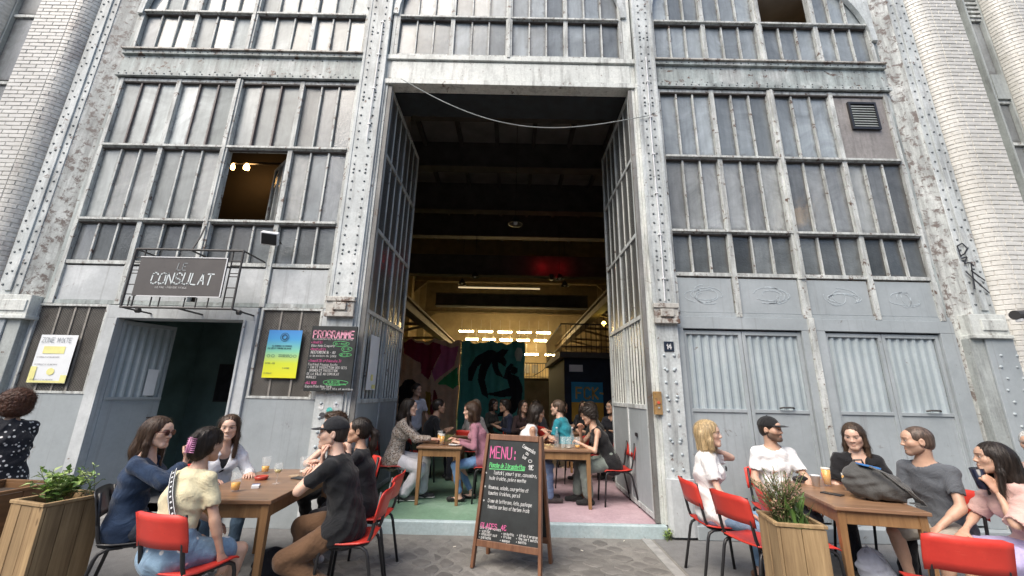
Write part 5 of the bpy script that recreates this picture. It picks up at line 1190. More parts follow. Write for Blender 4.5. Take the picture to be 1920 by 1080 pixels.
# ------------------------------------------------------------------ bodies grown from a distance field
F32 = np.float32
def V3(*a): return np.array(a, dtype=float)
def unit(v): v = np.asarray(v, float); return v/max(1e-9, np.linalg.norm(v))
def smin(a, b, k): h = np.clip(.5+.5*(b-a)/k, 0, 1); return b*(1-h)+a*h - k*h*(1-h)
class SDF:
    def __init__(s, k=.02): s.p = []; s.k = k
    def _add(s, lo, hi, fn, op='+', k=None): s.p.append((np.array(lo), np.array(hi), fn, op, s.k if k is None else k)); return s
    def cone(s, a, b, ra, rb, flat=None, op='+', k=None):
        """capsule with two radii; flat=(axis, factor) squeezes the section along axis"""
        a = np.asarray(a, float); b = np.asarray(b, float); r = max(ra, rb)
        def fn(x, y, z):
            d = b-a; L2 = max(1e-9, d@d); px, py, pz = x-a[0], y-a[1], z-a[2]
            t = np.clip((px*d[0]+py*d[1]+pz*d[2])/L2, 0, 1)
            qx, qy, qz = px-t*d[0], py-t*d[1], pz-t*d[2]; q2 = qx*qx+qy*qy+qz*qz
            if flat is not None:
                n, f = flat; w = qx*n[0]+qy*n[1]+qz*n[2]; q2 = q2 + w*w*(1/f**2-1)
                rr = ra+(rb-ra)*t; q = np.sqrt(q2+1e-12); return (q-rr)*np.where(q > 1e-6, f+(1-f)*.5, 1)
            return np.sqrt(q2+1e-12)-(ra+(rb-ra)*t)
        return s._add(np.minimum(a, b)-r, np.maximum(a, b)+r, fn, op, k)
    def ell(s, c, rad, A=None, op='+', k=None):
        c = np.asarray(c, float); rad = np.asarray(rad, float); A = np.eye(3) if A is None else np.asarray(A)
        def fn(x, y, z):
            px, py, pz = x-c[0], y-c[1], z-c[2]; q = [px*A[i][0]+py*A[i][1]+pz*A[i][2] for i in range(3)]
            k0 = np.sqrt(sum((q[i]/rad[i])**2 for i in range(3))+1e-12); k1 = np.sqrt(sum((q[i]/rad[i]**2)**2 for i in range(3))+1e-12); return k0*(k0-1)/k1
        return s._add(c-rad.max(), c+rad.max(), fn, op, k)
    def seg(s, a, b, lat, ea, eb, k=None):
        """elliptical loft: lat = lateral axis, ea/eb = (half width, half depth)"""
        a = np.asarray(a, float); b = np.asarray(b, float); r = max(ea+eb)
        d = b-a; L = np.linalg.norm(d); u = d/L; lat = unit(lat-u*(lat@u)); dep = np.cross(u, lat)
        def fn(x, y, z):
            px, py, pz = x-a[0], y-a[1], z-a[2]; h = px*u[0]+py*u[1]+pz*u[2]; t = np.clip(h/L, 0, 1); e = h-t*L
            A = ea[0]+(eb[0]-ea[0])*t; B = ea[1]+(eb[1]-ea[1])*t
            l = px*lat[0]+py*lat[1]+pz*lat[2]; w = px*dep[0]+py*dep[1]+pz*dep[2]; C = B*.9
            k0 = np.sqrt((l/A)**2+(w/B)**2+(e/C)**2+1e-12); k1 = np.sqrt((l/A**2)**2+(w/B**2)**2+(e/C**2)**2+1e-9); return k0*(k0-1)/k1
        return s._add(np.minimum(a, b)-r, np.maximum(a, b)+r, fn, '+', k)
    def half(s, n, c, k=.004):
        """cut away everything on the side n points to"""
        n = unit(n); return s._add((-99,)*3, (99,)*3, lambda x, y, z: -((x-c[0])*n[0]+(y-c[1])*n[1]+(z-c[2])*n[2]), '-', k)
    def mesh(s, h, disp=None):
        pos = [p for p in s.p if p[3] == '+']; pad = 3*h+.015
        lo = np.min([p[0] for p in pos], 0)-pad; hi = np.max([p[1] for p in pos], 0)+pad
        n = np.ceil((hi-lo)/h).astype(int)+1; ax = [(lo[i]+h*np.arange(n[i])).astype(F32) for i in range(3)]
        D = np.full(n, .2, F32)
        for plo, phi, fn, op, k in s.p:
            m = k+2*h+.008; i0 = np.clip(np.floor((plo-m-lo)/h).astype(int), 0, n); i1 = np.clip(np.ceil((phi+m-lo)/h).astype(int)+1, 0, n)
            if (i1 <= i0).any(): continue
            sl = tuple(slice(a, b) for a, b in zip(i0, i1))
            d = fn(ax[0][sl[0]][:, None, None], ax[1][sl[1]][None, :, None], ax[2][sl[2]][None, None, :]).astype(F32)
            if op == '+': D[sl] = smin(D[sl], d, k)
            else: D[sl] = -smin(-D[sl], d, k)
        if disp is not None:
            near = np.abs(D) < .03
            I = np.nonzero(near); D[I] += disp(ax[0][I[0]], ax[1][I[1]], ax[2][I[2]]).astype(F32)
        return nets(D, lo, h)
def nets(D, lo, h):
    n = np.array(D.shape); S = D < 0; st = np.array([n[1]*n[2], n[2], 1])
    ids, ps, quads = [], [], []
    for ax in range(3):
        a = [slice(None)]*3; b = [slice(None)]*3; a[ax] = slice(0, -1); b[ax] = slice(1, None)
        sa, sb = S[tuple(a)], S[tuple(b)]; E = np.argwhere(sa != sb)
        if not len(E): continue
        da = D[tuple(a)][tuple(E.T)]; db = D[tuple(b)][tuple(E.T)]; P = E.astype(float); P[:, ax] += da/(da-db)
        u, v = (ax+1) % 3, (ax+2) % 3; q = []
        for du, dv in ((1, 1), (0, 1), (0, 0), (1, 0)):
            C = E.copy(); C[:, u] -= du; C[:, v] -= dv; c = C @ st; q.append(c); ids.append(c); ps.append(P)
        q = np.stack(q, 1); ins = S[tuple(a)][tuple(E.T)]; q[~ins] = q[~ins][:, ::-1]; quads.append(q)
    if not ids: return np.zeros((0, 3)), np.zeros((0, 4), int)
    ids = np.concatenate(ids); ps = np.concatenate(ps); uq, inv = np.unique(ids, return_inverse=True); cnt = np.bincount(inv)
    Vv = np.stack([np.bincount(inv, ps[:, i])/cnt for i in range(3)], 1)*h+lo
    return Vv, np.searchsorted(uq, np.concatenate(quads))
def np_obj(name, V, Q, mat, parent=None, col=None, off=None):
    me = bpy.data.meshes.new(name); Vc = V if off is None else V-off
    me.from_pydata(Vc.tolist(), [], Q.tolist()); me.materials.append(mat); me.polygons.foreach_set('use_smooth', np.ones(len(Q), bool))
    if col is not None:
        a = me.attributes.new('Col', 'FLOAT_COLOR', 'POINT'); a.data.foreach_set('color', np.concatenate([col, np.ones((len(col), 1))], 1).astype(F32).ravel())
    me.update(); o = bpy.data.objects.new(name, me); link(o, parent); return o
# materials
def skin_mat():
    m, nt, b = _nodes('skin'); at_n = nt.nodes.new('ShaderNodeAttribute'); at_n.attribute_name = 'Col'
    n = _noise(nt, _geo_pos(nt), 45, 4); o = _mix(nt, .35, at_n.outputs['Color'], _ramp(nt, n, [(.3, (.82, .76, .74, 1)), (.7, (1.1, 1.06, 1.04, 1))]), 'MULTIPLY')
    nt.links.new(o, b.inputs['Base Color']); b.inputs['Roughness'].default_value = .48; b.inputs['Subsurface Weight'].default_value = .12; b.inputs['Subsurface Radius'].default_value = (.012, .005, .003); b.inputs['Subsurface Scale'].default_value = 1.0; return m
M['skin'] = skin_mat()
_cm = {}
def cloth(c, pat=None, rough=.85):
    key = (c, pat)
    if key in _cm: return _cm[key]
    m, nt, b = _nodes('cloth'); p = _coord(nt); n1 = _noise(nt, p, 6, 5, .6, 1.2); n2 = _noise(nt, p, 240, 2)
    o = _ramp(nt, n1, [(.3, c4(tuple(x*.82 for x in c))), (.7, c4(tuple(min(1, x*1.12) for x in c)))])
    if pat == 'leopard':
        vo = nt.nodes.new('ShaderNodeTexVoronoi'); vo.inputs['Scale'].default_value = 52; nt.links.new(p, vo.inputs['Vector'])
        o = _mix(nt, _ramp(nt, vo.outputs['Distance'], [(.30, (1, 1, 1, 1)), (.42, (0, 0, 0, 1))]), o, (.03, .025, .025, 1))
        o2 = _noise(nt, p, 30, 3); o = _mix(nt, _ramp(nt, o2, [(.5, (0, 0, 0, 1)), (.56, (.6, .6, .6, 1))]), o, (.22, .15, .1, 1))
    if pat in ('dots', 'denimdots'):
        vo = nt.nodes.new('ShaderNodeTexVoronoi'); vo.inputs['Scale'].default_value = 26 if pat == 'dots' else 11; vo.inputs['Randomness'].default_value = .75; nt.links.new(p, vo.inputs['Vector'])
        o = _mix(nt, _ramp(nt, vo.outputs['Distance'], [(.24 if pat == 'dots' else .19, (1, 1, 1, 1)), (.29 if pat == 'dots' else .23, (0, 0, 0, 1))]), o, (.7, .7, .68, 1))
    if pat in ('denim', 'denimdots'):
        n3 = _noise(nt, p, 14, 6, .7); o = _mix(nt, .6, o, _ramp(nt, n3, [(.3, (.6, .62, .68, 1)), (.7, (1.35, 1.3, 1.22, 1))]), 'MULTIPLY')
    nt.links.new(o, b.inputs['Base Color']); b.inputs['Roughness'].default_value = rough; b.inputs['Sheen Weight'].default_value = .15; b.inputs['Specular IOR Level'].default_value = .25
    ad = nt.nodes.new('ShaderNodeMath'); ad.operation = 'MULTIPLY_ADD'; nt.links.new(n1, ad.inputs[0]); ad.inputs[1].default_value = 14.0; nt.links.new(n2, ad.inputs[2])
    _bump(nt, b, ad.outputs[0], .75, .0022); _cm[key] = m; return m
_hm = {}
def hairmat(c):
    if c in _hm: return _hm[c]
    m, nt, b = _nodes('hair'); n1 = _noise(nt, _coord(nt, (75, 75, 6)), 1.0, 5, .7); n2 = _noise(nt, _coord(nt), 9, 3)
    o = _ramp(nt, n1, [(.3, c4(tuple(x*.35 for x in c))), (.5, c4(c)), (.68, c4(tuple(min(1, x*1.9+.012) for x in c)))])
    o = _mix(nt, .5, o, _ramp(nt, n2, [(.3, (.7, .7, .7, 1)), (.7, (1.2, 1.2, 1.2, 1))]), 'MULTIPLY')
    nt.links.new(o, b.inputs['Base Color']); b.inputs['Roughness'].default_value = .42; b.inputs['Specular IOR Level'].default_value = .4; _bump(nt, b, n1, .7, .004); _hm[c] = m; return m
def ik(A, T, l1, l2, pole):
    A, T = np.asarray(A, float), np.asarray(T, float); d = T-A; L = np.linalg.norm(d)
    if L > (l1+l2)*.995: T = A+d/L*(l1+l2)*.995; d = T-A; L = np.linalg.norm(d)
    u = d/L; a = (l1*l1-l2*l2+L*L)/(2*L); hh = math.sqrt(max(1e-6, l1*l1-a*a)); p = np.asarray(pole, float); p = unit(p-u*(p@u)); return A+u*a+p*hh, T
def folds(amp, seed=0):
    o = seed*1.7
    def f(x, y, z):
        w = np.sin(9*x+5*z+o)+np.sin(8*y-6*z+o*2); e = .5+.5*np.sin(7*x-5*y+6*z+o*3)
        a = np.abs(np.sin(17*z+9*x+1.6*w+o))-.55; b = np.abs(np.sin(23*(x+y)*.8-19*z+1.8*w+o))-.55; c = np.sin(60*z+30*x+3*w)
        return amp*(1.5*a*e+1.3*b*(1-e)+.22*c)
    return f
HEADS = {}
def head_mesh(sex, hv, jaw=1.0):
    key = (sex, hv)
    if key in HEADS: return HEADS[key]
    s = SDF(.018); j = 1.06 if sex == 'm' else 1.0
    s.ell((0, -.018, .034), (.075, .094, .083)); s.ell((0, .022, -.03), (.060*j, .070, .080)); s.ell((0, .045, .035), (.058, .052, .052))
    s.cone((.046*j, .0, -.058), (.018*j, .062, -.097), .018, .017, k=.03); s.cone((-.046*j, .0, -.058), (-.018*j, .062, -.097), .018, .017, k=.03)
    s.cone((-.010, .070, -.097), (.010, .070, -.097), .019*j, .019*j, k=.02)
    for q in (-1, 1):
        s.ell((q*.042, .052, -.016), (.022, .024, .022), k=.024)
        s.cone((q*.012, .086, .026), (q*.046, .071, .024), .008, .006, k=.014)           # brow
        s.ell((q*.031, .099, .004), (.0165, .0165, .0115), op='-', k=.010)                # socket
        s.ell((q*.031, .0735, .004), (.0150, .0150, .0125), k=.003)                       # eyeball with lids
        s.ell((q*.079, -.010, -.006), (.008, .020, .032), k=.006); s.ell((q*.087, -.006, -.004), (.006, .011, .018), op='-', k=.004)
        s.ell((q*.0125, .092, -.032), (.009, .010, .0075), k=.006)                        # nostril wings
    s.cone((0, .084, .018), (0, .099, -.026), .0080, .0110, k=.012); s.ell((0, .100, -.029), (.0115, .0105, .009), k=.007)
    s.ell((0, .086, -.0585), (.021, .010, .0055), k=.006); s.ell((0, .085, -.0705), (.018, .0105, .0065), k=.006); s.cone((-.014, .0945, -.0645), (.014, .0945, -.0645), .0018, .0018, op='-', k=.004)
    r = s.mesh(hv); HEADS[key] = r; return r
def head_cols(V, skin, hairc, beard=0, lips=None, smile=0):
    x, y, z = V[:, 0], V[:, 1], V[:, 2]; n = len(V); C = np.tile(np.array(skin), (n, 1)); ax = np.abs(x); front = y > .045
    def put(mask, c, a): mask = np.clip(mask, 0, 1)*a; C[:] = C*(1-mask[:, None])+np.array(c)*mask[:, None]
    sm = lambda d, w: np.clip(.5-d/w, 0, 1)
    put(sm(np.sqrt(((ax-.042)/.022)**2+((z+.03)/.02)**2)-1, 1.0)*front, (skin[0]*.98, skin[1]*.78, skin[2]*.74), .22)
    put(sm(np.sqrt(((ax-.031)/.020)**2+((z-.004)/.012)**2)-1, .6)*front, tuple(c*.66 for c in skin), .4)
    if beard:
        bm = sm(z+.040-.35*np.maximum(0, .06-y)+.0*ax, .012)*(y > -.015)*(1-sm(np.sqrt((x/.022)**2+((z+.0645)/.011)**2)-1, .5)); bm = np.maximum(bm, sm(np.abs(z+.047)-.006, .006)*sm(ax-.03, .01)*(y > .07)); put(bm, hairc, beard)
    lc = lips or (skin[0]*.72, skin[1]*.42, skin[2]*.40)
    put(sm(np.sqrt((x/.021)**2+((z+.0645-abs(smile)*ax*.12)/.0105)**2)-1, .35)*front*(y > .072), lc, .45)
    put(sm(np.abs(z+.0645-smile*ax*.25)-.0010, .003)*sm(ax-.014, .008)*front*(y > .07), tuple(c*.5 for c in skin), .35)
    if smile > .3: put(sm(np.sqrt((x/.017)**2+((z+.066)/.0035)**2)-1, .5)*front*(y > .07), (.75, .72, .68), .9)
    put(sm(np.abs(z-.0255-.10*(ax-.03)+2.2*(ax-.032)**2)-.0032, .003)*(ax > .012)*(ax < .053)*front, tuple(c*.8 for c in hairc), .85)
    e = np.sqrt(((ax-.031)/.0145)**2+((z-.0035)/.0060)**2); put(sm(e-1, .4)*front, (.48, .45, .42), .7)
    put(sm(np.sqrt(((ax-.031)/.0062)**2+((z-.004)/.0062)**2)-1, .4)*front, (.03, .02, .015), .97)
    put(sm(np.abs(z-.0098+14*(ax-.031)**2)-.0018, .003)*(ax > .015)*(ax < .048)*front*(y > .055), (.02, .015, .012), .9)
    put(sm(np.sqrt(((ax-.0085)/.0045)**2+((z+.0385)/.003)**2)-1, .6)*front, tuple(c*.3 for c in skin), .8)
    return C
def hair_mesh(style, h, sex):
    s = SDF(.02); g = 1; t = {'short': .012, 'buzz': .004, 'bald': .003, 'bob': .020, 'long': .012, 'pony': .009, 'bun': .012, 'curly': .02, 'undercap': .006, 'messy': .022}[style]
    s.ell((0, -.019, .035), (.075+t, .095+t, .083+t))
    if style in ('pony', 'bun', 'short', 'undercap'): s.ell((0, -.045, -.015), (.067+t, .060+t, .062+t))
    elif style not in ('buzz', 'bald'): s.ell((0, -.045, -.02), (.070+t, .062+t, .075+t))
    else: s.ell((0, -.045, -.015), (.068+t, .062+t, .065+t))
    hl = {'buzz': .092, 'bald': .10, 'short': .076, 'messy': .070, 'bob': .078}.get(style, .086)
    if style != 'curly':
        s.ell((0, .118, -.035+(hl-.07)*.5), (.078, .092, .105+(hl-.07)), op='-', k=.012)
        for q in (-1, 1): s.ell((q*.07, .055, -.06), (.045, .050, .075), op='-', k=.01)
    if style in ('short', 'buzz', 'bald', 'undercap'):
        s.half((0, .25, -1), (0, -.05, -.062), .01)
        for q in (-1, 1): s.ell((q*.085, .0, -.02), (.03, .022, .040), op='-', k=.006)
        if style == 'undercap': s.half((0, .15, 1), (0, 0, .045), .006)
        if style == 'bald': s.ell((0, .02, .12), (.05, .075, .03), op='-', k=.02)
    if style == 'messy':
        s.half((0, .25, -1), (0, -.05, -.075), .012); s.ell((0, .05, .10), (.06, .05, .03)); s.ell((.05, -.02, .09), (.04, .06, .04)); s.ell((-.05, .0, .09), (.04, .06, .04))
    if style == 'bob':
        for q in (-1, 1): s.cone((q*.066, .01, .04), (q*.080, .012, -.055), .026, .030, k=.02); s.cone((q*.080, .012, -.055), (q*.076, .022, -.135), .030, .022, k=.015); s.cone((q*.06, -.05, .0), (q*.062, -.055, -.13), .05, .04)
        s.cone((0, -.07, 0), (0, -.085, -.13), .06, .05); s.half((0, 0, -1), (0, 0, -.148), .012)
    if style == 'long':
        s.cone((0, -.06, .0), (0, -.10, -.14), .078, .078, k=.03); s.cone((0, -.10, -.14), (.01, -.11, -.36), .078, .045, flat=((0, 1, 0), .55), k=.03)
        for q in (-1, 1): s.cone((q*.070, .0, .03), (q*.083, -.002, -.09), .020, .024, k=.015); s.cone((q*.083, -.002, -.09), (q*.085, .015, -.28), .024, .016, k=.015)
    if style == 'pony':
        s.ell((0, -.115, .02), (.026, .026, .026)); s.cone((0, -.115, .02), (0, -.165, -.03), .024, .036, k=.012); s.cone((0, -.165, -.03), (0, -.155, -.13), .036, .036, k=.012); s.cone((0, -.155, -.13), (0, -.14, -.27), .036, .010, k=.012)
    if style == 'bun':
        s.ell((0, -.105, .0), (.045, .040, .072)); s.cone((.015, -.125, .055), (-.01, -.12, -.06), .026, .02, k=.012); s.cone((.03, -.10, .06), (.05, -.07, .10), .018, .01); s.ell((0, -.07, -.07), (.055, .04, .04))
    if style == 'curly':
        s.ell((0, -.035, .03), (.125, .125, .118)); s.ell((0, -.05, -.04), (.118, .105, .09)); s.ell((0, .125, -.03), (.066, .095, .095), op='-', k=.02); s.half((0, .3, -1), (0, -.03, -.125), .02)
    fr = 34 if style in ('short', 'buzz', 'bald', 'undercap') else 30
    def disp(x, y, z):
        th = np.arctan2(x, y+.02); wv = np.sin(22*z+4*th)*.25
        if style in ('curly', 'messy'): return .006*np.sin(58*x+5*np.sin(40*z))*np.sin(62*y+4+3*np.sin(33*x))*np.sin(55*z+4*np.sin(36*y))+.0025*np.sin(160*x)*np.sin(150*z+60*y)
        a = .0016 if style not in ('buzz', 'bald', 'undercap') else .0008
        return a*(np.sin(th*fr*.7+wv*6)+.6*np.sin(th*fr*1.6+3*np.sin(15*z)+1))
    return s.mesh(h, disp)
def strands(V, Q, n, seed, curly=False, length=.08, gather=None):
    rg = np.random.default_rng(seed); a, b, c, d = (V[Q[:, i]] for i in range(4)); N = np.cross(c-a, d-b); N /= np.maximum(1e-9, np.linalg.norm(N, axis=1))[:, None]; C = (a+b+c+d)/4
    i = rg.choice(len(C), n, replace=len(C) < n); P, Nn = C[i], N[i]
    dn = np.tile(V3(0, -.15, -1), (n, 1)); rad = P-V3(0, -.01, .05); rad[:, 2] = 0
    fr_ = np.clip((P[:, 1:2]-.0)/.05, 0, 1); fl = dn*(1-.6*fr_)+rad*9*np.clip(Nn[:, 2:3], 0, 1)*np.array([1, .2, 1])+fr_*np.sign(P[:, 0:1])*V3(.5, 0, 0)-fr_*V3(0, 1.3, 0)
    if curly: fl = rg.normal(size=(n, 3))
    if gather is not None: up_ = P[:, 1] > -.10; fl = np.where(up_[:, None], np.array(gather)-P, dn)
    verts = []; w = .0006+.0007*rg.random(n); Ls = length*(.5+rg.random(n)); lift = .0008+.012*rg.random(n)**7
    jit = rg.normal(size=(n, 3))*.09
    for j in range(5):
        t = fl-Nn*np.sum(fl*Nn, 1)[:, None]; t = t/np.maximum(1e-6, np.linalg.norm(t, axis=1))[:, None]+jit
        t /= np.linalg.norm(t, axis=1)[:, None]; sd = np.cross(t, Nn); q = P+Nn*lift[:, None]; ww = (w*(1-.22*j))[:, None]
        verts += [q-sd*ww, q+sd*ww]
        P = P+t*(Ls/4)[:, None]; Nn = Nn+(.25*t if not curly else rg.normal(size=(n, 3))*.5); Nn /= np.linalg.norm(Nn, axis=1)[:, None]
        rr = np.linalg.norm(P-V3(0, -.02, .03), axis=1)
        if curly: fl = fl+rg.normal(size=(n, 3))*1.2
        elif gather is None: fl = dn
    SV = np.stack(verts, 1).reshape(-1, 3); k = np.arange(n)[:, None]*10; qd = np.concatenate([k+np.array([[2*j, 2*j+1, 2*j+3, 2*j+2]]) for j in range(4)], 0)
    return np.concatenate([V, SV]), np.concatenate([Q, qd+len(V)])
def rotz(a): c, s_ = math.cos(a), math.sin(a); return np.array([[c, -s_, 0], [s_, c, 0], [0, 0, 1]])
def add_hand(s, wr, d, n, side, curl, spread=.0, sc=1.0, thumb=.5):
    d = unit(d); n = unit(n-d*(n@d)); w = (np.cross(d, n) if side == 'r' else np.cross(n, d))
    s.cone(wr-d*.03*sc, wr+d*.015*sc, .026*sc, .027*sc, (n, .72), k=.012); s.cone(wr+d*.02*sc, wr+d*.080*sc, .031*sc, .039*sc, (n, .42), k=.014)
    for i, (of, ln) in enumerate(((.031, .072), (.0105, .081), (-.0105, .076), (-.0305, .060))):
        p = wr+d*(.086-.004*abs(i-1))*sc+w*of*sc; ang = 0; dirv = unit(d+w*(1.5-i)*spread)
        for j, fr in enumerate((.46, .30, .24)):
            ang += curl*(.75 if j == 0 else 1.0)*(1+.06*i); q = p+(dirv*math.cos(ang)+n*math.sin(ang))*ln*fr*sc
            s.cone(p, q, (.0098-.0011*j)*sc, (.0090-.0012*j)*sc, k=.004); p = q
    b = wr+d*.026*sc+w*.026*sc; m1 = b+unit(d*.75+w*.72+n*.25)*.044*sc; m2 = m1+unit(d*.95+w*.15*(1-thumb)+n*(.2+thumb*.6))*.030*sc; m3 = m2+unit(d*.9-w*.1*thumb+n*(.2+thumb*.7))*.024*sc
    s.cone(b-w*.008*sc, m1, .016*sc, .0115*sc, k=.010); s.cone(m1, m2, .0112*sc, .0098*sc, k=.004); s.cone(m2, m3, .0098*sc, .008*sc, k=.004)
PEOPLE = []
def person(label, x, y, ang, s=.95, z=0.0, seat=.44, sex='f', lean=8, side=0, slouch=10, head_ang=None, head_pitch=0, head_roll=0, skin=(.50, .31, .22), hair=('long', (.03, .02, .014)),
           rh=(.10, .25, .50), lh=(-.10, .25, .50), rp=(.5, -.5, -.6), lp=(-.5, -.5, -.6), rcurl=.35, lcurl=.35, rdir=None, ldir=None, rnorm=(0, 0, -1), lnorm=(0, 0, -1),
           rf=(.11, .42, .08), lf=(-.11, .42, .08), rk=(.15, .3, 1), lk=(-.15, .3, 1), toes=None, shirt=None, pants=None, shoes=None, stand=False, detail=1, beard=0, smile=0, extra=None, width=.90, neckfwd=.03):
    a = R(ang); F = V3(math.cos(a), math.sin(a), 0); Rv = V3(F[1], -F[0], 0); U = V3(0, 0, 1)
    _t1 = unit(U*math.cos(R(lean))+F*math.sin(R(lean))+Rv*math.sin(R(side))); _t2 = unit(U*math.cos(R(lean+slouch))+F*math.sin(R(lean+slouch))+Rv*math.sin(R(side)))
    _ho = (_t1*.17+unit(_t1+_t2)*.17+_t2*.225+F*neckfwd)*s          # (x, y) is where the head is; the seat lies behind and below it
    B = V3(x-_ho[0], y-_ho[1], z)
    L = lambda p: B+Rv*p[0]+F*p[1]+U*p[2]; D3 = lambda p: Rv*p[0]+F*p[1]+U*p[2]
    k = s; ml = sex == 'm'; head_ang = ang if head_ang is None else head_ang
    pz = (.90*k if stand else seat+.095*k); p0 = L((0, 0, pz)); l1 = R(lean); l2 = R(lean+slouch)
    T1 = unit(U*math.cos(l1)+F*math.sin(l1)+Rv*math.sin(R(side))); T2 = unit(U*math.cos(l2)+F*math.sin(l2)+Rv*math.sin(R(side)))
    p1 = p0+T1*.17*k; p2 = p1+unit(T1+T2)*.17*k; p3 = p2+T2*.125*k; p4 = p3+T2*.065*k
    hc = p4+(U*.142+T2*.035+F*neckfwd)*k; sw = (.172 if ml else .150)*k*width
    # head frame
    ha = R(head_ang); hy = V3(math.cos(ha), math.sin(ha), 0); hx = V3(hy[1], -hy[0], 0); hz = U.copy(); cp, sp = math.cos(R(head_pitch)), math.sin(R(head_pitch)); hy, hz = hy*cp+hz*sp, hz*cp-hy*sp
    cr, sr = math.cos(R(head_roll)), math.sin(R(head_roll)); hx, hz = hx*cr-hz*sr, hz*cr+hx*sr
    HS = (1.01 if ml else .975)*(.5+.5*k/.95); A = np.stack([hx, hy, hz]); HW = lambda V: hc+(V*HS) @ A
    S = {}
    for q, nm in ((1, 'r'), (-1, 'l')):
        sh = p3+Rv*q*sw-T2*.005*k; hp = p0+Rv*q*.088*k-U*.01*k
        el, wr = ik(sh, L((rh if q > 0 else lh)), .275*k, .245*k, D3(rp if q > 0 else lp)); kn, an = ik(hp, L(rf if q > 0 else lf), .425*k, .41*k, D3(rk if q > 0 else lk))
        S[nm] = dict(sh=sh, el=el, wr=wr, hp=hp, kn=kn, an=an)
    W = {'p': (.168, .118), 'w': (.148, .108), 'c': (.168, .122), 's': (.150, .092), 'n': (.070, .062)} if ml else {'p': (.176, .120), 'w': (.128, .092), 'c': (.148, .108), 's': (.128, .080), 'n': (.060, .054)}
    W = {q: (v[0]*k*width, v[1]*k*width) for q, v in W.items()}
    ra = (.047, .039, .039, .027) if ml else (.039, .032, .032, .022); rl = (.084, .056, .054, .036) if ml else (.084, .054, .051, .032)
    ra = [v*k*width for v in ra]; rl = [v*k*width for v in rl]; nr = (.056 if ml else .046)*k
    e_ = lambda w, e: (w[0]+e, w[1]+e)
    def torso(sd, e, hem=None, top=True):
        st = p0-T1*.02*k if hem is None else p0+T1*hem*k
        sd.seg(st, p1, Rv, e_(W['p'] if hem is None or hem < .06 else W['w'], e), e_(W['w'], e), k=.03); sd.seg(p1, p2, Rv, e_(W['w'], e), e_(W['c'], e), k=.03); sd.seg(p2, p3, Rv, e_(W['c'], e), e_(W['s'], e), k=.03)
        if top: sd.seg(p3, p4, Rv, e_(W['s'], e), e_(W['n'], e), k=.03)
        if not ml:
            fd = unit(np.cross(Rv, T2)*-1); fd = fd if fd@F > 0 else -fd
            for q in (-1, 1): sd.ell(p2+T2*.02*k+fd*.075*k+Rv*q*.062*k, (.062*k+e, .055*k+e, .062*k+e), k=.03)
    hv = {1: .0034, 2: .0052, 3: .009}[detail]; bv = {1: .0105, 2: .013, 3: .018}[detail]; gv = {1: .0095, 2: .012, 3: .016}[detail]
    # ---- skin body
    b = SDF(.025); torso(b, 0); hb = HW(V3(0, -.028, -.055)[None])[0]; b.cone(p4-T2*.03*k, hb, nr*1.08, nr, k=.03)
    hd = []
    for nm in 'rl':
        q = S[nm]; b.cone(p4-T2*.05*k, q['sh'], .036*k, ra[0]*.98, k=.03); b.cone(q['sh'], q['el'], ra[0], ra[1], k=.03); b.cone(q['el'], q['wr'], ra[2], ra[3], k=.015); b.cone(q['el']+(q['wr']-q['el'])*.12, q['el']+(q['wr']-q['el'])*.4, ra[2]*1.06, ra[2]*.98, k=.02)
        b.cone(q['hp'], q['kn'], rl[0], rl[1], k=.04); b.cone(q['kn'], q['an'], rl[2], rl[3], k=.02)
        bk = unit(np.cross(q['an']-q['kn'], Rv)); bk = bk if bk@F < 0 else -bk; b.cone(q['kn']+(q['an']-q['kn'])*.18+bk*.012, q['kn']+(q['an']-q['kn'])*.45+bk*.012, rl[2]*1.0, rl[2]*.86, k=.03)
        fdir = F if toes is None else unit(D3(toes[0 if nm == 'r' else 1])); q['fd'] = fdir
        b.cone(q['an']-U*.045*k-fdir*.02, q['an']-U*.055*k+fdir*.13*k, .030*k, .024*k, k=.02)
        if detail < 3:
            hh = SDF(.006); dv = (rdir if nm == 'r' else ldir); dv = unit(q['wr']-q['el']) if dv is None else unit(D3(dv)); nv = D3(rnorm if nm == 'r' else lnorm); q['hd'] = dv; q['hn'] = unit(nv-dv*(nv@dv))
            add_hand(hh, q['wr']+dv*.02*k, dv, nv+np.cross(dv, U)*.001, nm, rcurl if nm == 'r' else lcurl, .06, (.98 if ml else .90)*k/.95); hd.append(hh.mesh(.0042 if detail == 1 else .006))
        else: b.cone(q['wr'], q['wr']+unit(q['wr']-q['el'])*.13, .03, .016, k=.02); q['hd'] = unit(q['wr']-q['el'])
    V, Q = b.mesh(bv); hV, hQ = head_mesh(sex, hv); hcol = head_cols(hV, skin, hair[1], beard, smile=smile)
    Vs = [V, HW(hV)]; Qs = [Q, hQ[:, ::-1]+len(V)]; C = [np.tile(np.array(skin), (len(V), 1)), hcol]   # head axes are left-handed (right, forward, up is right-handed: keep orientation below)
    Qs[1] = hQ+len(V); n = len(V)+len(hV)
    for v_, q_ in hd: Vs.append(v_); Qs.append(q_+n); n += len(v_); C.append(np.tile(np.array((skin[0]*1.02, skin[1]*.94, skin[2]*.92)), (len(v_), 1)))
    o = np_obj('person', np.concatenate(Vs), np.concatenate(Qs), M['skin'], None, np.concatenate(C), B); o.location = B; tag(o, label, 'person')
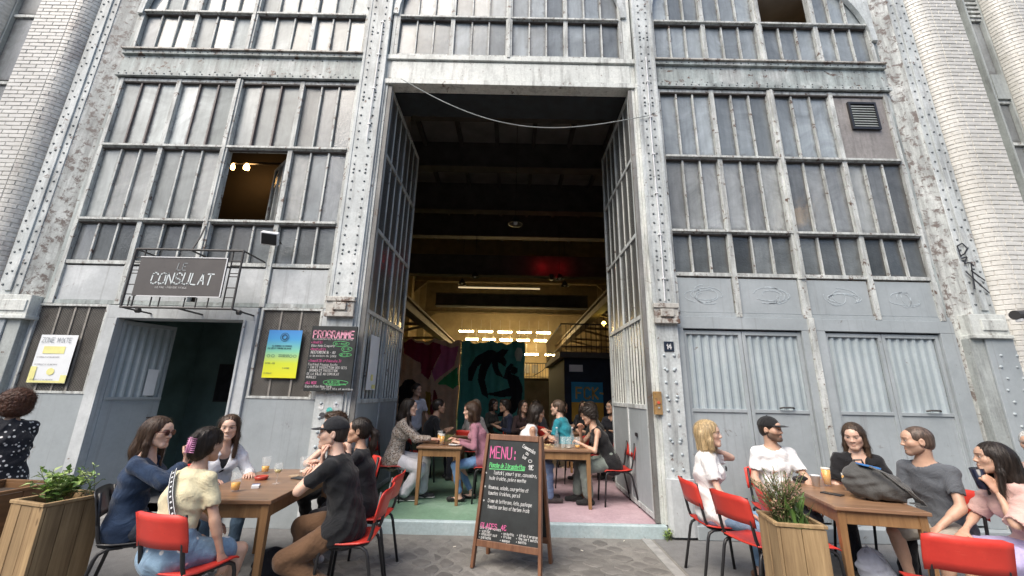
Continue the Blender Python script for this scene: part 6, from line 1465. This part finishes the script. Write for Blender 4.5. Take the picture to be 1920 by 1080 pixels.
    # ---- hair
    if hair[0]:
        v_, q_ = hair_mesh(hair[0], .0048 if detail < 3 else .009, sex); 
        if detail < 3 and hair[0] not in ('buzz', 'bald', 'undercap'): v_, q_ = strands(v_, q_, {'short': 1200, 'curly': 5200, 'messy': 3000}.get(hair[0], 2200), len(PEOPLE), hair[0] in ('curly', 'messy'), {'short': .035, 'curly': .05, 'messy': .05, 'bun': .06, 'pony': .06}.get(hair[0], .10), {'bun': (0, -.11, .0), 'pony': (0, -.12, .02)}.get(hair[0]))
        np_obj('hair', HW(v_), q_, hairmat(hair[1]), o, None, B)
    # ---- clothes
    sd_ = len(PEOPLE)
    if shirt:
        e = shirt.get('ease', .014); g = SDF(.018); torso(g, e, shirt.get('hem')); pe = (pants or {}).get('ease', .014)
        if not shirt.get('tuck'): g.seg(p0+T1*(shirt.get('hem') if shirt.get('hem') is not None else -.02)*k, p1, Rv, e_(W['p'], max(e, pe+.014)), e_(W['w'], e), k=.03)
        sl = shirt.get('sleeve', .55)
        if not shirt.get('tuck') and not stand and pants:
            for nm in 'rl': q = S[nm]; g.cone(q['hp']+T1*.02, q['hp']+(q['kn']-q['hp'])*.16, rl[0]+pe+.014, rl[0]*.95+pe+.013, k=.03)
        for nm in 'rl':
            q = S[nm]
            if sl > 0 or shirt.get('cap', True):
                if sl > 0: g.cone(p4-T2*.055*k, q['sh'], .036*k+e*.5, ra[0]*.95+e, k=.03)
            if 0 < sl <= 1:
                g.cone(q['sh'], q['sh']+(q['el']-q['sh'])*min(1, sl+.02), ra[0]+e*1.05, ra[0]*.90+e*1.25, k=.02); ad_ = unit(q['el']-q['sh']); rc_ = ra[0]*.90+e*1.9; q['cut'] = (q['sh']+(q['el']-q['sh'])*sl+ad_*rc_*.93, q['sh']+(q['el']-q['sh'])*sl+ad_*(rc_*.93+.05), rc_)
            elif sl > 1: g.cone(q['sh'], q['el'], ra[0]+e*1.1, ra[1]+e*1.15, k=.02); g.cone(q['el'], q['el']+(q['wr']-q['el'])*(sl-1), ra[2]+e*1.1, ra[3]+e*.9, k=.015)
        for nm in 'rl':
            if 'cut' in S[nm]: c_ = S[nm]['cut']; g.cone(c_[0], c_[1], c_[2], c_[2], op='-', k=.003)
        nk = shirt.get('neck', .014)
        g.cone(p4-T2*.032*k+F*.012, hb+T2*.06, nr*1.10+nk, nr*1.1+nk+.05, op='-', k=.006)
        if shirt.get('vee'):
            fd = unit(F-T2*(F@T2)); g.cone(p4+fd*.06*k, p3+fd*.135*k-T2*shirt['vee']*k, .058*k, .022*k, op='-', k=.008)
        if sl == 0:
            for nm in 'rl': g.ell(S[nm]['sh']+Rv*(1 if nm == 'r' else -1)*.035*k, (.062*k, .075*k, .10*k), op='-', k=.01)
        v_, q_ = g.mesh(gv, folds(shirt.get('fold', .004)*1.5, sd_)); np_obj(shirt.get('name', 'shirt'), v_, q_, cloth(shirt['c'], shirt.get('pat')), o, None, B)
        if shirt.get('inner'):
            g2 = SDF(.022); torso(g2, e*.45); g2.cone(p4-T2*.075*k+F*.03, hb+T2*.05, nr*1.2+.02, nr+.05, op='-', k=.006); v_, q_ = g2.mesh(gv); np_obj('undershirt', v_, q_, cloth(shirt['inner']), o, None, B)
    if pants:
        e = pants.get('ease', .014); g = SDF(.022); ln = pants.get('len', 2.0)
        g.seg(p0-T1*.045*k, p0+T1*.09*k, Rv, e_(W['p'], e*.8), e_((W['p'][0]*.92, W['p'][1]*.95), e*.6), k=.03)
        for nm in 'rl':
            q = S[nm]; t1 = min(1, ln); g.cone(q['hp'], q['hp']+(q['kn']-q['hp'])*t1, rl[0]+e, rl[0]+(rl[1]-rl[0])*t1+e*pants.get('flare', 1.1), k=.03)
            if ln > 1: g.cone(q['kn'], q['kn']+(q['an']-q['kn'])*(ln-1), rl[2]+e*pants.get('flare', 1.1), rl[3]+e*pants.get('flare', 1.1)*1.25, k=.02)
        if pants.get('skirt'):
            kr, kl = S['r']['kn'], S['l']['kn']; m0 = (S['r']['hp']+S['l']['hp'])/2; m1 = (kr+kl)/2; g.seg(m0, m0+(m1-m0)*ln, Rv, (.17*k+e, .09*k+e), (np.linalg.norm(kr-kl)/2+.06*k+e, .075*k+e), k=.03)
        v_, q_ = g.mesh(gv, folds(pants.get('fold', .004)*1.3, sd_+5)); np_obj(pants.get('name', 'trousers'), v_, q_, cloth(pants['c'], pants.get('pat')), o, None, B)
    if shoes:
        for nm in 'rl':
            q = S[nm]; f = q['fd']; an = q['an']; fl_ = an-U*.078*k; g = SDF(.012)
            lt = np.cross(f, U); g.cone(fl_-f*.045*k+U*.03, fl_+f*.15*k+U*.026, .036*k, .034*k, (lt, 1.0), k=.02); g.cone(an+U*.0, fl_+f*.05*k+U*.035, .036*k, .038*k, k=.03) if shoes.get('high', 1) else None
            g.half(-U, fl_+U*.002, .004)
            if shoes.get('sandal'): g.ell(fl_+f*.02*k+U*.06, (.07, .07, .035), op='-', k=.006); g.ell(fl_+f*.10*k+U*.055, (.022, .022, .03), op='-', k=.006)
            v_, q_ = g.mesh(.007 if detail < 3 else .012); so = np_obj('shoe', v_, q_, cloth(shoes['c'], None, .6), o, None, B)
            if shoes.get('sole'):
                g = SDF(.008); g.cone(fl_-f*.050*k+U*.012, fl_+f*.158*k+U*.012, .039*k, .037*k, (U, .38)); v_, q_ = g.mesh(.007); np_obj('sole', v_, q_, cloth(shoes['sole'], None, .6), so, None, B)
    info = dict(o=o, B=B, S=S, HW=HW, A=A, hc=hc, p0=p0, p1=p1, p2=p2, p3=p3, p4=p4, F=F, Rv=Rv, T1=T1, T2=T2, k=k, W=W, sw=sw, HS=HS)
    PEOPLE.append(info)
    if extra: extra(info)
    return info
# ---- accessories worn
def cap_on(col, brim=True, name='cap', back=False):
    def f(I):
        s = SDF(.012); s.ell((0, -.017, .040), (.088, .107, .094)); s.half((0, -.10, -1), (0, 0, .030), .004); s.ell((0, -.017, .03), (.082, .101, .086), op='-', k=.004)
        if brim:
            s.cone((-.03, .085, .036), (.03, .085, .036), .05, .05, ((0, 0, 1), .12), k=.006); s.cone((-.028, .125, .030), (.028, .125, .030), .043, .043, ((0, 0, 1), .12), k=.006)
        s.ell((0, -.017, .136), (.008, .008, .006), k=.004); v, q = s.mesh(.0045); np_obj(name, I['HW'](v), q, cloth(col, None, .8), I['o'], None, I['B'])
    return f
def shades_on(col, thick=True, lens=(.02, .01, .008)):
    def f(I):
        fm, lm = MB(), MB()
        for q in (-1, 1):
            pts = [(q*.032+.0235*math.cos(t), .101-.006*abs(math.cos(t)), .003+.020*math.sin(t)) for t in np.linspace(0, 6.283, 17)]
            P = I['HW'](np.array(pts))-I['B']; fm.tube(P, .003 if thick else .0015, 5)
            C = I['HW'](np.array([(q*.032+.022*math.cos(t), .100, .003+.019*math.sin(t)) for t in np.linspace(0, 6.283, 15)[:-1]]))-I['B']; lm.add(C, [tuple(range(14))])
            fm.tube(I['HW'](np.array([(q*.054, .093, .008), (q*.078, .06, .010), (q*.082, -.005, .010)]))-I['B'], .0025, 5)
        fm.tube(I['HW'](np.array([(-.010, .104, .006), (.010, .104, .006)]))-I['B'], .0025, 5)
        o = fm.build('glasses', plain('spectacle_frame', col, .3), I['o']); lm.build('lens', plain('spectacle_lens', lens, .08) if thick else M['glass'], o)
    return f
def multi(*fs):
    def f(I):
        for g in fs: g(I)
    return f
# ------------------------------------------------------------------ the people
DK = (.022, .015, .011); BR = (.055, .030, .017); FAIR = (.64, .43, .33); MID = (.55, .35, .25); TAN = (.46, .28, .19)
def seat_of(I, label, ang, back=.03, dx=0, dy=0, z=0.0, black=False):
    a = R(ang); return chair(I['B'][0]-math.cos(a)*back+dx, I['B'][1]-math.sin(a)*back+dy, ang, label, z, black)
# left table ------------------------------------------------------
I = person('woman in a navy jacket and round sunglasses holding a cigarette', -2.80, 3.40, 24, s=.93, lean=0, slouch=10, head_ang=2, head_pitch=-3, skin=FAIR, hair=('long', BR), rh=(.03, .30, .95), rp=(.9, .2, -.6), rcurl=.75, rdir=(-.35, .15, 1), rnorm=(-.5, -.9, .2), lh=(-.06, .36, .60),
           shirt=dict(c=(.017, .036, .078), pat='denim', sleeve=1.80, ease=.020, fold=.007, name='jacket', vee=.14, inner=(.7, .7, .7), hem=-.04), pants=dict(c=(.03, .035, .05)), shoes=dict(c=(.03, .03, .03)), extra=shades_on((.10, .02, .015), True, (.05, .012, .01)), rf=(.10, .40, .08), lf=(-.1, .45, .08))
NAVY = I
cg = tag(empty('cigarette', tuple(I['S']['r']['wr']+V3(.03, -.03, .10))), 'lit cigarette in the fingers of the navy jacket woman', 'cigarette'); MB().tube([(0, 0, 0), (.05, -.02, -.025)], .0042, 6).build('paper_tube', M['paper'], cg); MB().tube([(.05, -.02, -.025), (.056, -.0224, -.028)], .0043, 6).build('ember', plain('ember', (.3, .05, .02)), cg)
def strap(I):
    k = I['k']; T = I['T2']; R_ = I['Rv']; P = []; bk = -unit(I['F']-T*(I['F']@T)); sp_ = [I['p3']+T*.035*k, I['p2'], I['p1']]
    for t in np.linspace(0, 1, 22):
        j = min(1, int(t*2)); u = t*2-j; c = sp_[j]*(1-u)+sp_[j+1]*u; lat = (-.080+.235*t)*k; w = I['W']['s'][0]*(1-t)+I['W']['p'][0]*t; d = (I['W']['s'][1]*(1-t)+I['W']['p'][1]*t)*math.sqrt(max(.12, 1-(lat/(w+.02))**2))+.046
        P.append(c+R_*lat+bk*d)
    m = MB(); m2 = MB(); wd = .022
    for i in range(len(P)-1):
        t = unit(P[i+1]-P[i]); sd = unit(np.cross(t, bk))
        for mm, a, b_, o in ((m, -wd, wd, 0), (m2, -wd*.82, -wd*.66, .002), (m2, wd*.66, wd*.82, .002)):
            q = [P[i]+sd*a, P[i]+sd*b_, P[i+1]+sd*b_, P[i+1]+sd*a]; mm.add([p+bk*o-I['B'] for p in q], [(0, 1, 2, 3)])
        if i % 2: q = [P[i]+t*.004-sd*.006, P[i]+t*.004+sd*.006, P[i+1]-t*.004+sd*.006, P[i+1]-t*.004-sd*.006]; m2.add([p+bk*.002-I['B'] for p in q], [(0, 1, 2, 3)])
    o = m.build('bag_strap', plain('strap_black', (.02, .02, .022), .7), I['o']); m2.build('woven_pattern', M['paper'], o)
def clip(I):
    HW = I['HW']; m = MB(); B = I['B']
    for sx in (-1, 1):
        for j in range(8):
            z = -.045+.013*j; m.tube([HW(np.array([p]))[0]-B for p in ((.004*sx, -.146, z), (.022*sx, -.152, z-.002), (.040*sx, -.138, z-.004))], .0036, 5)
        m.tube([HW(np.array([p]))[0]-B for p in ((.006*sx, -.148, -.05), (.010*sx, -.152, 0), (.006*sx, -.148, .055))], .008, 6)
    m.build('hair_clip', plain('pink_plastic', (.62, .26, .45), .35), I['o'], smooth=True)
I = person('woman seen from behind in a pale yellow tee with a pink hair clip', -2.13, 3.04, 74, s=.90, lean=6, slouch=14, side=-2, head_ang=78, head_pitch=-4, skin=MID, hair=('bun', DK), rh=(.31, .20, .28), rp=(.7, -.6, .0), rcurl=.5, rnorm=(-1, 0, 0), lh=(-.12, .36, .60), lp=(-.8, -.2, -.5), width=.98,
           shirt=dict(c=(.66, .60, .40), sleeve=.62, ease=.016, fold=.005, hem=.075, tuck=True), pants=dict(c=(.20, .31, .43), pat='denimdots', len=.72, ease=.024, name='shorts'), shoes=dict(c=(.03, .03, .03)), extra=multi(strap, clip), rf=(.16, .30, .08), lf=(-.16, .33, .08))
chair(-2.03, 2.94, 76, 'red chair under the woman in the pale yellow tee, nearest the camera on the left')
I = person('smiling woman in an open white shirt facing the camera behind the left table', -2.72, 4.12, -38, s=.93, lean=10, slouch=10, head_ang=-62, head_pitch=-2, skin=FAIR, hair=('long', BR), rh=(.16, .40, .74), lh=(-.16, .42, .76), smile=.4,
           shirt=dict(c=(.72, .73, .76), sleeve=1.95, ease=.024, fold=.006, vee=.16, inner=(.02, .02, .022)), pants=dict(c=(.12, .2, .3), pat='denim'), shoes=dict(c=(.5, .5, .5)))
seat_of(I, 'red chair under the woman in the white shirt', -38)
I = person('man in a dark grey sleeveless top leaning on the far end of the left table', -1.93, 4.66, -120, s=.98, sex='m', lean=20, slouch=10, head_ang=-150, skin=FAIR, hair=('messy', BR), rh=(.02, .46, .79), lh=(-.14, .40, .79), rp=(1, -.2, -.3), rcurl=.3,
           shirt=dict(c=(.045, .05, .055), sleeve=0, ease=.012), pants=dict(c=(.02, .02, .02)), shoes=dict(c=(.02, .02, .02)), beard=.3, rf=(.12, .30, .08), lf=(-.12, .30, .08))
seat_of(I, 'red chair under the man in the sleeveless top', -120)
I = person('man in a black tee, dark cap and brown trousers with his hand at his chin', -1.45, 3.50, 182, s=.97, sex='m', lean=12, slouch=10, head_ang=197, head_pitch=2, skin=FAIR, hair=('undercap', DK), lh=(-.07, .22, .97), lp=(-.6, .35, -.8), lcurl=.8, ldir=(.1, .1, 1), lnorm=(.3, -1, 0), rh=(.08, .30, .86), rp=(.5, .2, -.8), rcurl=.7,
           shirt=dict(c=(.010, .011, .013), sleeve=.62, ease=.018, fold=.006, hem=-.05), pants=dict(c=(.125, .068, .036), ease=.026, fold=.006), shoes=dict(c=(.10, .10, .095), sole=(.55, .53, .48)), extra=cap_on((.012, .013, .016), True), lf=(-.13, .02, .12), rf=(.10, .30, .08), lk=(-.2, 1, .3), toes=((0, 1, 0), (-.3, .55, -.75)), beard=.25)
seat_of(I, 'red chair under the man in the black tee', 184, .05)
I = person('woman with a dark ponytail and black top at the right side of the left table', -1.45, 4.08, 182, s=.92, lean=6, slouch=10, head_ang=192, skin=TAN, hair=('pony', DK), lh=(-.05, .25, .93), lp=(-.6, .3, -.8), lcurl=.7, ldir=(.1, .1, 1), rh=(.1, .32, .74),
           shirt=dict(c=(.010, .011, .014), sleeve=1.3, ease=.014), pants=dict(c=(.015, .015, .018)), shoes=dict(c=(.6, .6, .6)))
seat_of(I, 'red chair under the woman with the ponytail', 180, .05)
# far left, perched with her back to us
I = person('woman with curly auburn hair and a black polka dot blouse at the left edge', -4.78, 4.05, 160, s=.95, seat=.60, lean=4, slouch=12, head_ang=150, skin=MID, hair=('curly', (.085, .035, .02)), shirt=dict(c=(.015, .017, .024), pat='dots', sleeve=1.6, ease=.03, fold=.007), pants=dict(c=(.20, .24, .30), pat='denim', ease=.02), shoes=dict(c=(.05, .05, .05)), rf=(.1, .38, .08), lf=(-.1, .38, .08))
stl = tag(empty('stool', (I['B'][0], I['B'][1], 0)), 'plain wooden stool under the woman with curly hair', 'stool'); MB().lathe((0, 0, .565), [(0, 0), (.17, 0), (.175, .012), (.17, .03), (0, .03)], 20).build('seat', M['table_leg'], stl, smooth=True)
for k in range(4): a = R(45+90*k); MB().tube([(.12*math.cos(a), .12*math.sin(a), .565), (.19*math.cos(a), .19*math.sin(a), 0)], .016, 7).build('leg', M['table_leg'], stl)
# right table ------------------------------------------------------
I = person('blonde woman in a white blouse holding her neck with a raised elbow', 1.92, 4.06, -20, s=.95, lean=-2, slouch=8, head_ang=-34, head_pitch=4, skin=FAIR, hair=('bob', (.47, .35, .19)), lh=(-.09, .09, 1.06), lp=(-.5, 1, -.05), ldir=(.6, -.7, .3), lnorm=(.5, -.8, 0), lcurl=.5, rh=(.16, .26, .60), smile=.2,
           shirt=dict(c=(.74, .74, .73), sleeve=.55, ease=.024, fold=.006, hem=.0), pants=dict(c=(.22, .36, .52), pat='denim', ease=.016, len=1.85), shoes=dict(c=(.12, .06, .035), sandal=True), rf=(.08, .42, .08), lf=(-.1, .36, .08))
seat_of(I, 'red chair under the blonde woman', 0, .0, .05)
def shades_hung(I):
    m = MB(); c = I['p2']+I['F']*.165*I['k']+I['T2']*.05-I['B']
    for q in (-1, 1): m.tube([c+I['Rv']*(q*.022+.018*math.cos(t))+I['T2']*.018*math.sin(t)+I['F']*.004 for t in np.linspace(0, 6.283, 11)], .004, 5)
    return m.build('hung_sunglasses', M['black_metal'], I['o'])
shades_hung(I)
I = person('bearded man in a white tee and black cap looking to the right', 2.78, 4.48, -105, s=.98, sex='m', lean=-2, slouch=6, head_ang=-58, head_pitch=2, skin=MID, hair=('undercap', DK), beard=.8, lh=(-.20, .32, .62), rh=(.16, .26, .58), lp=(-.8, -.5, -.4), rp=(.8, -.5, -.4),
           shirt=dict(c=(.74, .745, .75), sleeve=.62, ease=.018, fold=.005), pants=dict(c=(.03, .035, .045)), shoes=dict(c=(.1, .1, .1)), extra=cap_on((.013, .013, .014)))
seat_of(I, 'red chair under the bearded man in the white tee', -100, .05)
I = person('long haired man in an open black shirt behind the beers', 3.44, 4.22, -122, s=.95, sex='m', lean=2, slouch=10, head_ang=-140, head_pitch=-10, skin=FAIR, hair=('long', (.055, .034, .021)), lh=(-.14, .30, .62), rh=(.15, .30, .62), beard=.2,
           shirt=dict(c=(.012, .012, .014), sleeve=.8, ease=.022, fold=.006, vee=.16), pants=dict(c=(.012, .013, .018), ease=.025), shoes=dict(c=(.02, .02, .02)), rf=(.18, .34, .08), lf=(-.16, .36, .08))
seat_of(I, 'red chair under the long haired man', -100, .05)
I = person('man with cropped receding hair in a grey tee at the right of the table', 3.58, 3.72, 200, s=.97, sex='m', lean=6, slouch=10, head_ang=152, head_pitch=-2, skin=MID, hair=('buzz', (.085, .058, .044)), beard=.5, lh=(-.12, .34, .58), lp=(-.9, -.5, -.4), rh=(.10, .36, .64),
           shirt=dict(c=(.105, .115, .13), sleeve=.62, ease=.016, fold=.005, hem=-.02), pants=dict(c=(.36, .33, .28), len=.85, ease=.026, name='shorts'), shoes=dict(c=(.5, .5, .5)), rf=(.12, .36, .08), lf=(-.12, .40, .08))
seat_of(I, 'red chair under the man in the grey tee', 205, .05)
I = person('dark haired woman in a pale pink tee drinking from a dark glass', 3.70, 3.27, 168, s=.94, lean=10, slouch=12, head_ang=150, head_pitch=4, skin=MID, hair=('long', DK), lh=(-.05, .24, .90), lp=(-.7, .1, -1), ldir=(.25, .35, 1), lnorm=(1, .2, 0), lcurl=.75, rh=(.10, .40, .60), rp=(.8, -.3, -.4), rcurl=.35, seat=.40,
           shirt=dict(c=(.66, .43, .38), sleeve=.9, ease=.03, fold=.007, hem=-.06), pants=dict(c=(.42, .37, .58), len=.9, ease=.03, skirt=True, name='skirt'), shoes=dict(c=(.05, .05, .05)))
seat_of(I, 'red chair under the woman in the pale pink tee', 178, .05)
w_ = I['S']['l']; gpos = w_['wr']+w_['hd']*.085+w_['hn']*.048
dg = tag(empty('dark_glass', tuple(gpos-V3(0, 0, .055))), 'dark glass of stout held to the lips of the pink tee woman', 'glass'); dg.rotation_euler = (0, R(-8), 0)
MB().lathe((0, 0, 0), [(0, 0), (.030, 0), (.032, .01), (.042, .145), (.040, .145), (.030, .012), (0, .012)], 18).build('glass', plain('dark_glass', (.012, .014, .03), .12), dg, smooth=True); MB().lathe((0, 0, 0), [(0, .0125), (.0295, .0125), (.0398, .143), (0, .143)], 16).build('stout', plain('stout', (.012, .010, .014), .15), dg, smooth=True)
I = person('person in pale clothes cut off by the right picture edge', 4.92, 3.98, 200, s=.93, lean=4, detail=3, skin=MID, hair=('short', (.5, .5, .48)), shirt=dict(c=(.6, .42, .36)), pants=dict(c=(.2, .2, .22)))
# spare chairs
seat_of(NAVY, 'black chair under the woman in the navy jacket', 30, -.09, black=True)
chair(2.02, 3.62, 16, 'empty red chair between the planter and the blonde woman')
chair(2.72, 2.80, 68, 'empty red chair nearest the camera on the right')
chair(2.40, 3.66, -14, 'empty red chair tucked behind the right planter')
# inside, first row ------------------------------------------------
FZ = .13
I = person('woman in a leopard print blouse and white trousers at the inner left table', -1.42, 5.95, 2, s=.96, z=FZ, lean=10, slouch=8, head_ang=4, skin=FAIR, hair=('long', DK), rh=(.02, .52, .77), lh=(-.08, .50, .77), rp=(.4, -.3, -1), detail=2,
           shirt=dict(c=(.50, .44, .38), pat='leopard', sleeve=1.75, ease=.022, hem=-.05), pants=dict(c=(.62, .62, .66), ease=.026, flare=1.5, len=1.9), shoes=dict(c=(.04, .04, .04), sole=(.6, .6, .58)), rf=(.08, .18, .08), lf=(-.10, .40, .08), rk=(.1, 1, .5))
seat_of(I, 'red chair under the woman in the leopard blouse', 2, .05, z=FZ)
I = person('woman in a dusty pink long sleeved top and jeans at the inner left table', -.55, 5.98, 180, s=.95, z=FZ, lean=16, slouch=10, head_ang=186, head_pitch=-4, skin=FAIR, hair=('bob', BR), lh=(-.12, .34, .74), rh=(.08, .40, .76), lp=(-.5, -.6, -.5), detail=2,
           shirt=dict(c=(.33, .155, .20), sleeve=1.9, ease=.014), pants=dict(c=(.15, .27, .47), pat='denim', ease=.010, len=1.85), shoes=dict(c=(.015, .015, .015), sandal=True), lf=(-.08, .32, .08), rf=(.10, .18, .08))
seat_of(I, 'red chair under the woman in the dusty pink top', 180, .06, z=FZ)
I = person('dark haired woman in a white tank top behind the menu board', .40, 6.02, 4, s=.95, z=FZ, lean=18, slouch=12, head_ang=-6, head_pitch=-12, skin=TAN, hair=('bob', DK), rh=(.0, .34, .80), lh=(-.1, .40, .76), detail=2, shirt=dict(c=(.66, .66, .67), sleeve=0, ease=.012), pants=dict(c=(.14, .2, .33), pat='denim'), shoes=dict(c=(.05, .04, .04)))
seat_of(I, 'red chair under the woman in the white tank top', 4, .05, z=FZ)
I = person('woman in a black tank top and grey trousers bowing over her phone', 1.13, 5.96, 182, s=.96, z=FZ, lean=20, slouch=16, head_ang=168, head_pitch=-18, skin=MID, hair=('messy', DK), lh=(-.06, .42, .76), lp=(-.6, -.2, -.7), rh=(.06, .40, .92), rp=(.5, .2, -1), rcurl=.6, lcurl=.6, detail=2,
           shirt=dict(c=(.012, .012, .014), sleeve=0, ease=.012, hem=-.06), pants=dict(c=(.17, .20, .18), ease=.026, flare=1.3, len=1.85), shoes=dict(c=(.02, .02, .02)), lf=(-.10, .34, .08), rf=(.10, .46, .08))
seat_of(I, 'red chair under the woman in the black tank top', 182, .06, z=FZ)
ph = tag(MB().box(-.038, .038, -.005, .005, -.075, .075).build('phone', M['black_metal'], bevel=.003, loc=tuple(I['S']['r']['wr']+V3(-.07, 0, .06))), 'phone raised in the hand of the woman in the black tank top', 'phone'); ph.rotation_euler = (R(20), R(-35), R(60))
I = person('man in a white tee standing in the shade by the painted curtain', -1.74, 7.75, -55, s=.90, z=FZ, stand=True, sex='m', lean=2, slouch=4, head_ang=-40, skin=TAN, hair=('short', DK), lh=(-.30, .05, .80), rh=(.30, .05, .80), rf=(.09, 0, .08), lf=(-.09, .05, .08), detail=2, shirt=dict(c=(.60, .61, .68), sleeve=.6, ease=.02), pants=dict(c=(.02, .02, .025), ease=.016), shoes=dict(c=(.03, .03, .03)))
I = person('man in a turquoise shirt with his back turned inside', .80, 7.0, 150, s=.98, z=FZ, sex='m', lean=12, slouch=10, head_ang=160, skin=FAIR, hair=('short', (.10, .07, .05)), detail=2, shirt=dict(c=(.03, .26, .33), sleeve=.7, ease=.02), pants=dict(c=(.05, .05, .06)), shoes=dict(c=(.05, .05, .05)), lh=(-.1, .35, .8), rh=(.1, .35, .8))
seat_of(I, 'red chair under the man in the turquoise shirt', 150, .05, z=FZ)
I = person('man with glasses in a dark tee seated by the right leaf', 1.92, 7.85, -120, s=.97, z=FZ, sex='m', lean=6, head_ang=-150, skin=MID, hair=('short', DK), detail=3, shirt=dict(c=(.02, .022, .03)), pants=dict(c=(.03, .03, .04)), shoes=dict(c=(.03, .03, .03)), lh=(-.1, .34, .78), rh=(.1, .36, .78), extra=shades_on((.02, .02, .02), False))
# dim figures further in
for i, (x, y, a, sx, sk, hr, sc, lb) in enumerate((
    (-1.22, 7.25, 20, 'm', TAN, ('short', DK), (.012, .012, .014), 'man in black bent over a table behind the leopard blouse'),
    (-.62, 7.7, 80, 'f', MID, ('bob', (.16, .13, .10)), (.30, .29, .28), 'figure in a pale grey hood with back to the street'),
    (-.10, 8.4, 200, 'm', TAN, ('messy', DK), (.02, .025, .05), 'man in navy under the teal curtain'),
    (.28, 8.3, -60, 'f', MID, ('long', DK), (.05, .03, .03), 'dim woman facing the street below the palm curtain'),
    (1.42, 7.4, 150, 'm', MID, ('messy', DK), (.012, .013, .012), 'man in black behind the phone woman'),
    (.55, 8.9, 170, 'm', TAN, ('short', DK), (.05, .05, .06), 'man in charcoal further back between the palm curtain and the mezzanine'),
    (1.10, 8.6, 20, 'f', MID, ('long', DK), (.10, .03, .03), 'woman in dark red further back beside the mezzanine'),
    (-.35, 9.4, -40, 'f', TAN, ('bob', DK), (.06, .06, .05), 'dim woman in olive furthest back under the teal curtain'),
    (1.62, 9.2, -100, 'f', TAN, ('long', DK), (.04, .045, .05), 'dim woman below the blue and yellow banner'))):
    I = person(lb, x, y, a, s=.95, z=FZ, sex=sx, lean=12, slouch=12, head_ang=a, skin=sk, hair=hr, detail=3, shirt=dict(c=sc, sleeve=1.6), pants=dict(c=(.03, .03, .04)), shoes=dict(c=(.03, .03, .03)), lh=(-.1, .36, .78), rh=(.1, .36, .78))
    seat_of(I, 'red chair under %s' % lb, a, .05, z=FZ)
table('table', 'shaded table in the second row inside on the left', -.95, -.35, 7.15, 7.75, .71, FZ); table('table', 'shaded table in the second row inside on the right', 1.15, 1.75, 8.1, 8.7, .71, FZ)

# ------------------------------------------------------------------ bags
def sdf_thing(name, label, cat, loc, rz, s, h, mat, disp=None):
    t = tag(empty(name, loc, R(rz)), label, cat); v, q = s.mesh(h, disp); np_obj('body', v, q, mat, t); return t
s = SDF(.05); s.ell((0, 0, .12), (.19, .115, .13)); s.ell((-.09, .0, .15), (.10, .11, .13)); s.ell((.13, -.01, .08), (.12, .10, .08)); s.ell((-.02, -.085, .085), (.12, .05, .07)); s.half((0, 0, -1), (0, 0, .002), .01)
def crease(x, y, z): return .008*np.sin(26*x+5*np.sin(20*z)+8*y)*np.sin(17*z+7*x)+.004*np.sin(60*x+40*z)
bp = sdf_thing('backpack', 'grey canvas backpack slumped on the right table', 'backpack', (3.10, 3.70, .7355), -24, s, .007, cloth((.085, .085, .082)), crease)
for dy in (-.06, .03):
    pts = [(-.03, -.05+dy, .27), (.06, -.10+dy, .23), (.17, -.13+dy, .12), (.23, -.12+dy, .055), (.26, -.09+dy, .012), (.20, -.11+dy, .010)]; P = [Vector(p) for p in pts]; m = MB()
    for a, b_ in zip(P, P[1:]): m.bar(a, b_, .032, .007)
    m.build('shoulder_strap', cloth((.11, .11, .105)), bp)
MB().obox((-.02, -.05, .268), (.96, .1, -.2), (-.1, .99, 0), (.2, .02, .97), .075, .035, .006).build('blue_patch', cloth((.06, .22, .55)), bp)
MB().tube([(-.10, .02, .265), (-.09, .02, .30), (-.04, .02, .305), (-.03, .02, .27)], .008, 6).build('grab_handle', M['black_metal'], bp)
s = SDF(.05); s.ell((0, 0, .14), (.14, .09, .15)); s.ell((.02, -.03, .07), (.15, .10, .08)); s.half((0, 0, -1), (0, 0, .002), .01)
tb = sdf_thing('tote_bag', 'pale blue white tote bag on the ground under the right table', 'bag', (3.20, 3.98, .002), 10, s, .008, cloth((.70, .74, .84)), crease)
MB().tube([(-.09, -.03, .26), (-.11, -.06, .33), (-.02, -.1, .25), (.03, -.1, .2)], .007, 6).build('handle', cloth((.55, .57, .66)), tb)
s = SDF(.05); s.ell((0, 0, .15), (.15, .10, .16)); s.ell((0, -.07, .10), (.11, .06, .09)); s.half((0, 0, -1), (0, 0, .002), .01)
sdf_thing('rucksack', 'black rucksack on the ground under the left table', 'rucksack', (-1.86, 3.66, .002), 20, s, .008, cloth((.012, .013, .018)), crease)
hb_ = SDF(.03); hb_.ell((0, 0, .03), (.075, .05, .03)); sdf_thing('beanie', 'small black pouch lying by the paper cup on the right table', 'pouch', (2.92, 4.34, .737), 0, hb_, .006, cloth((.012, .012, .014)), crease)
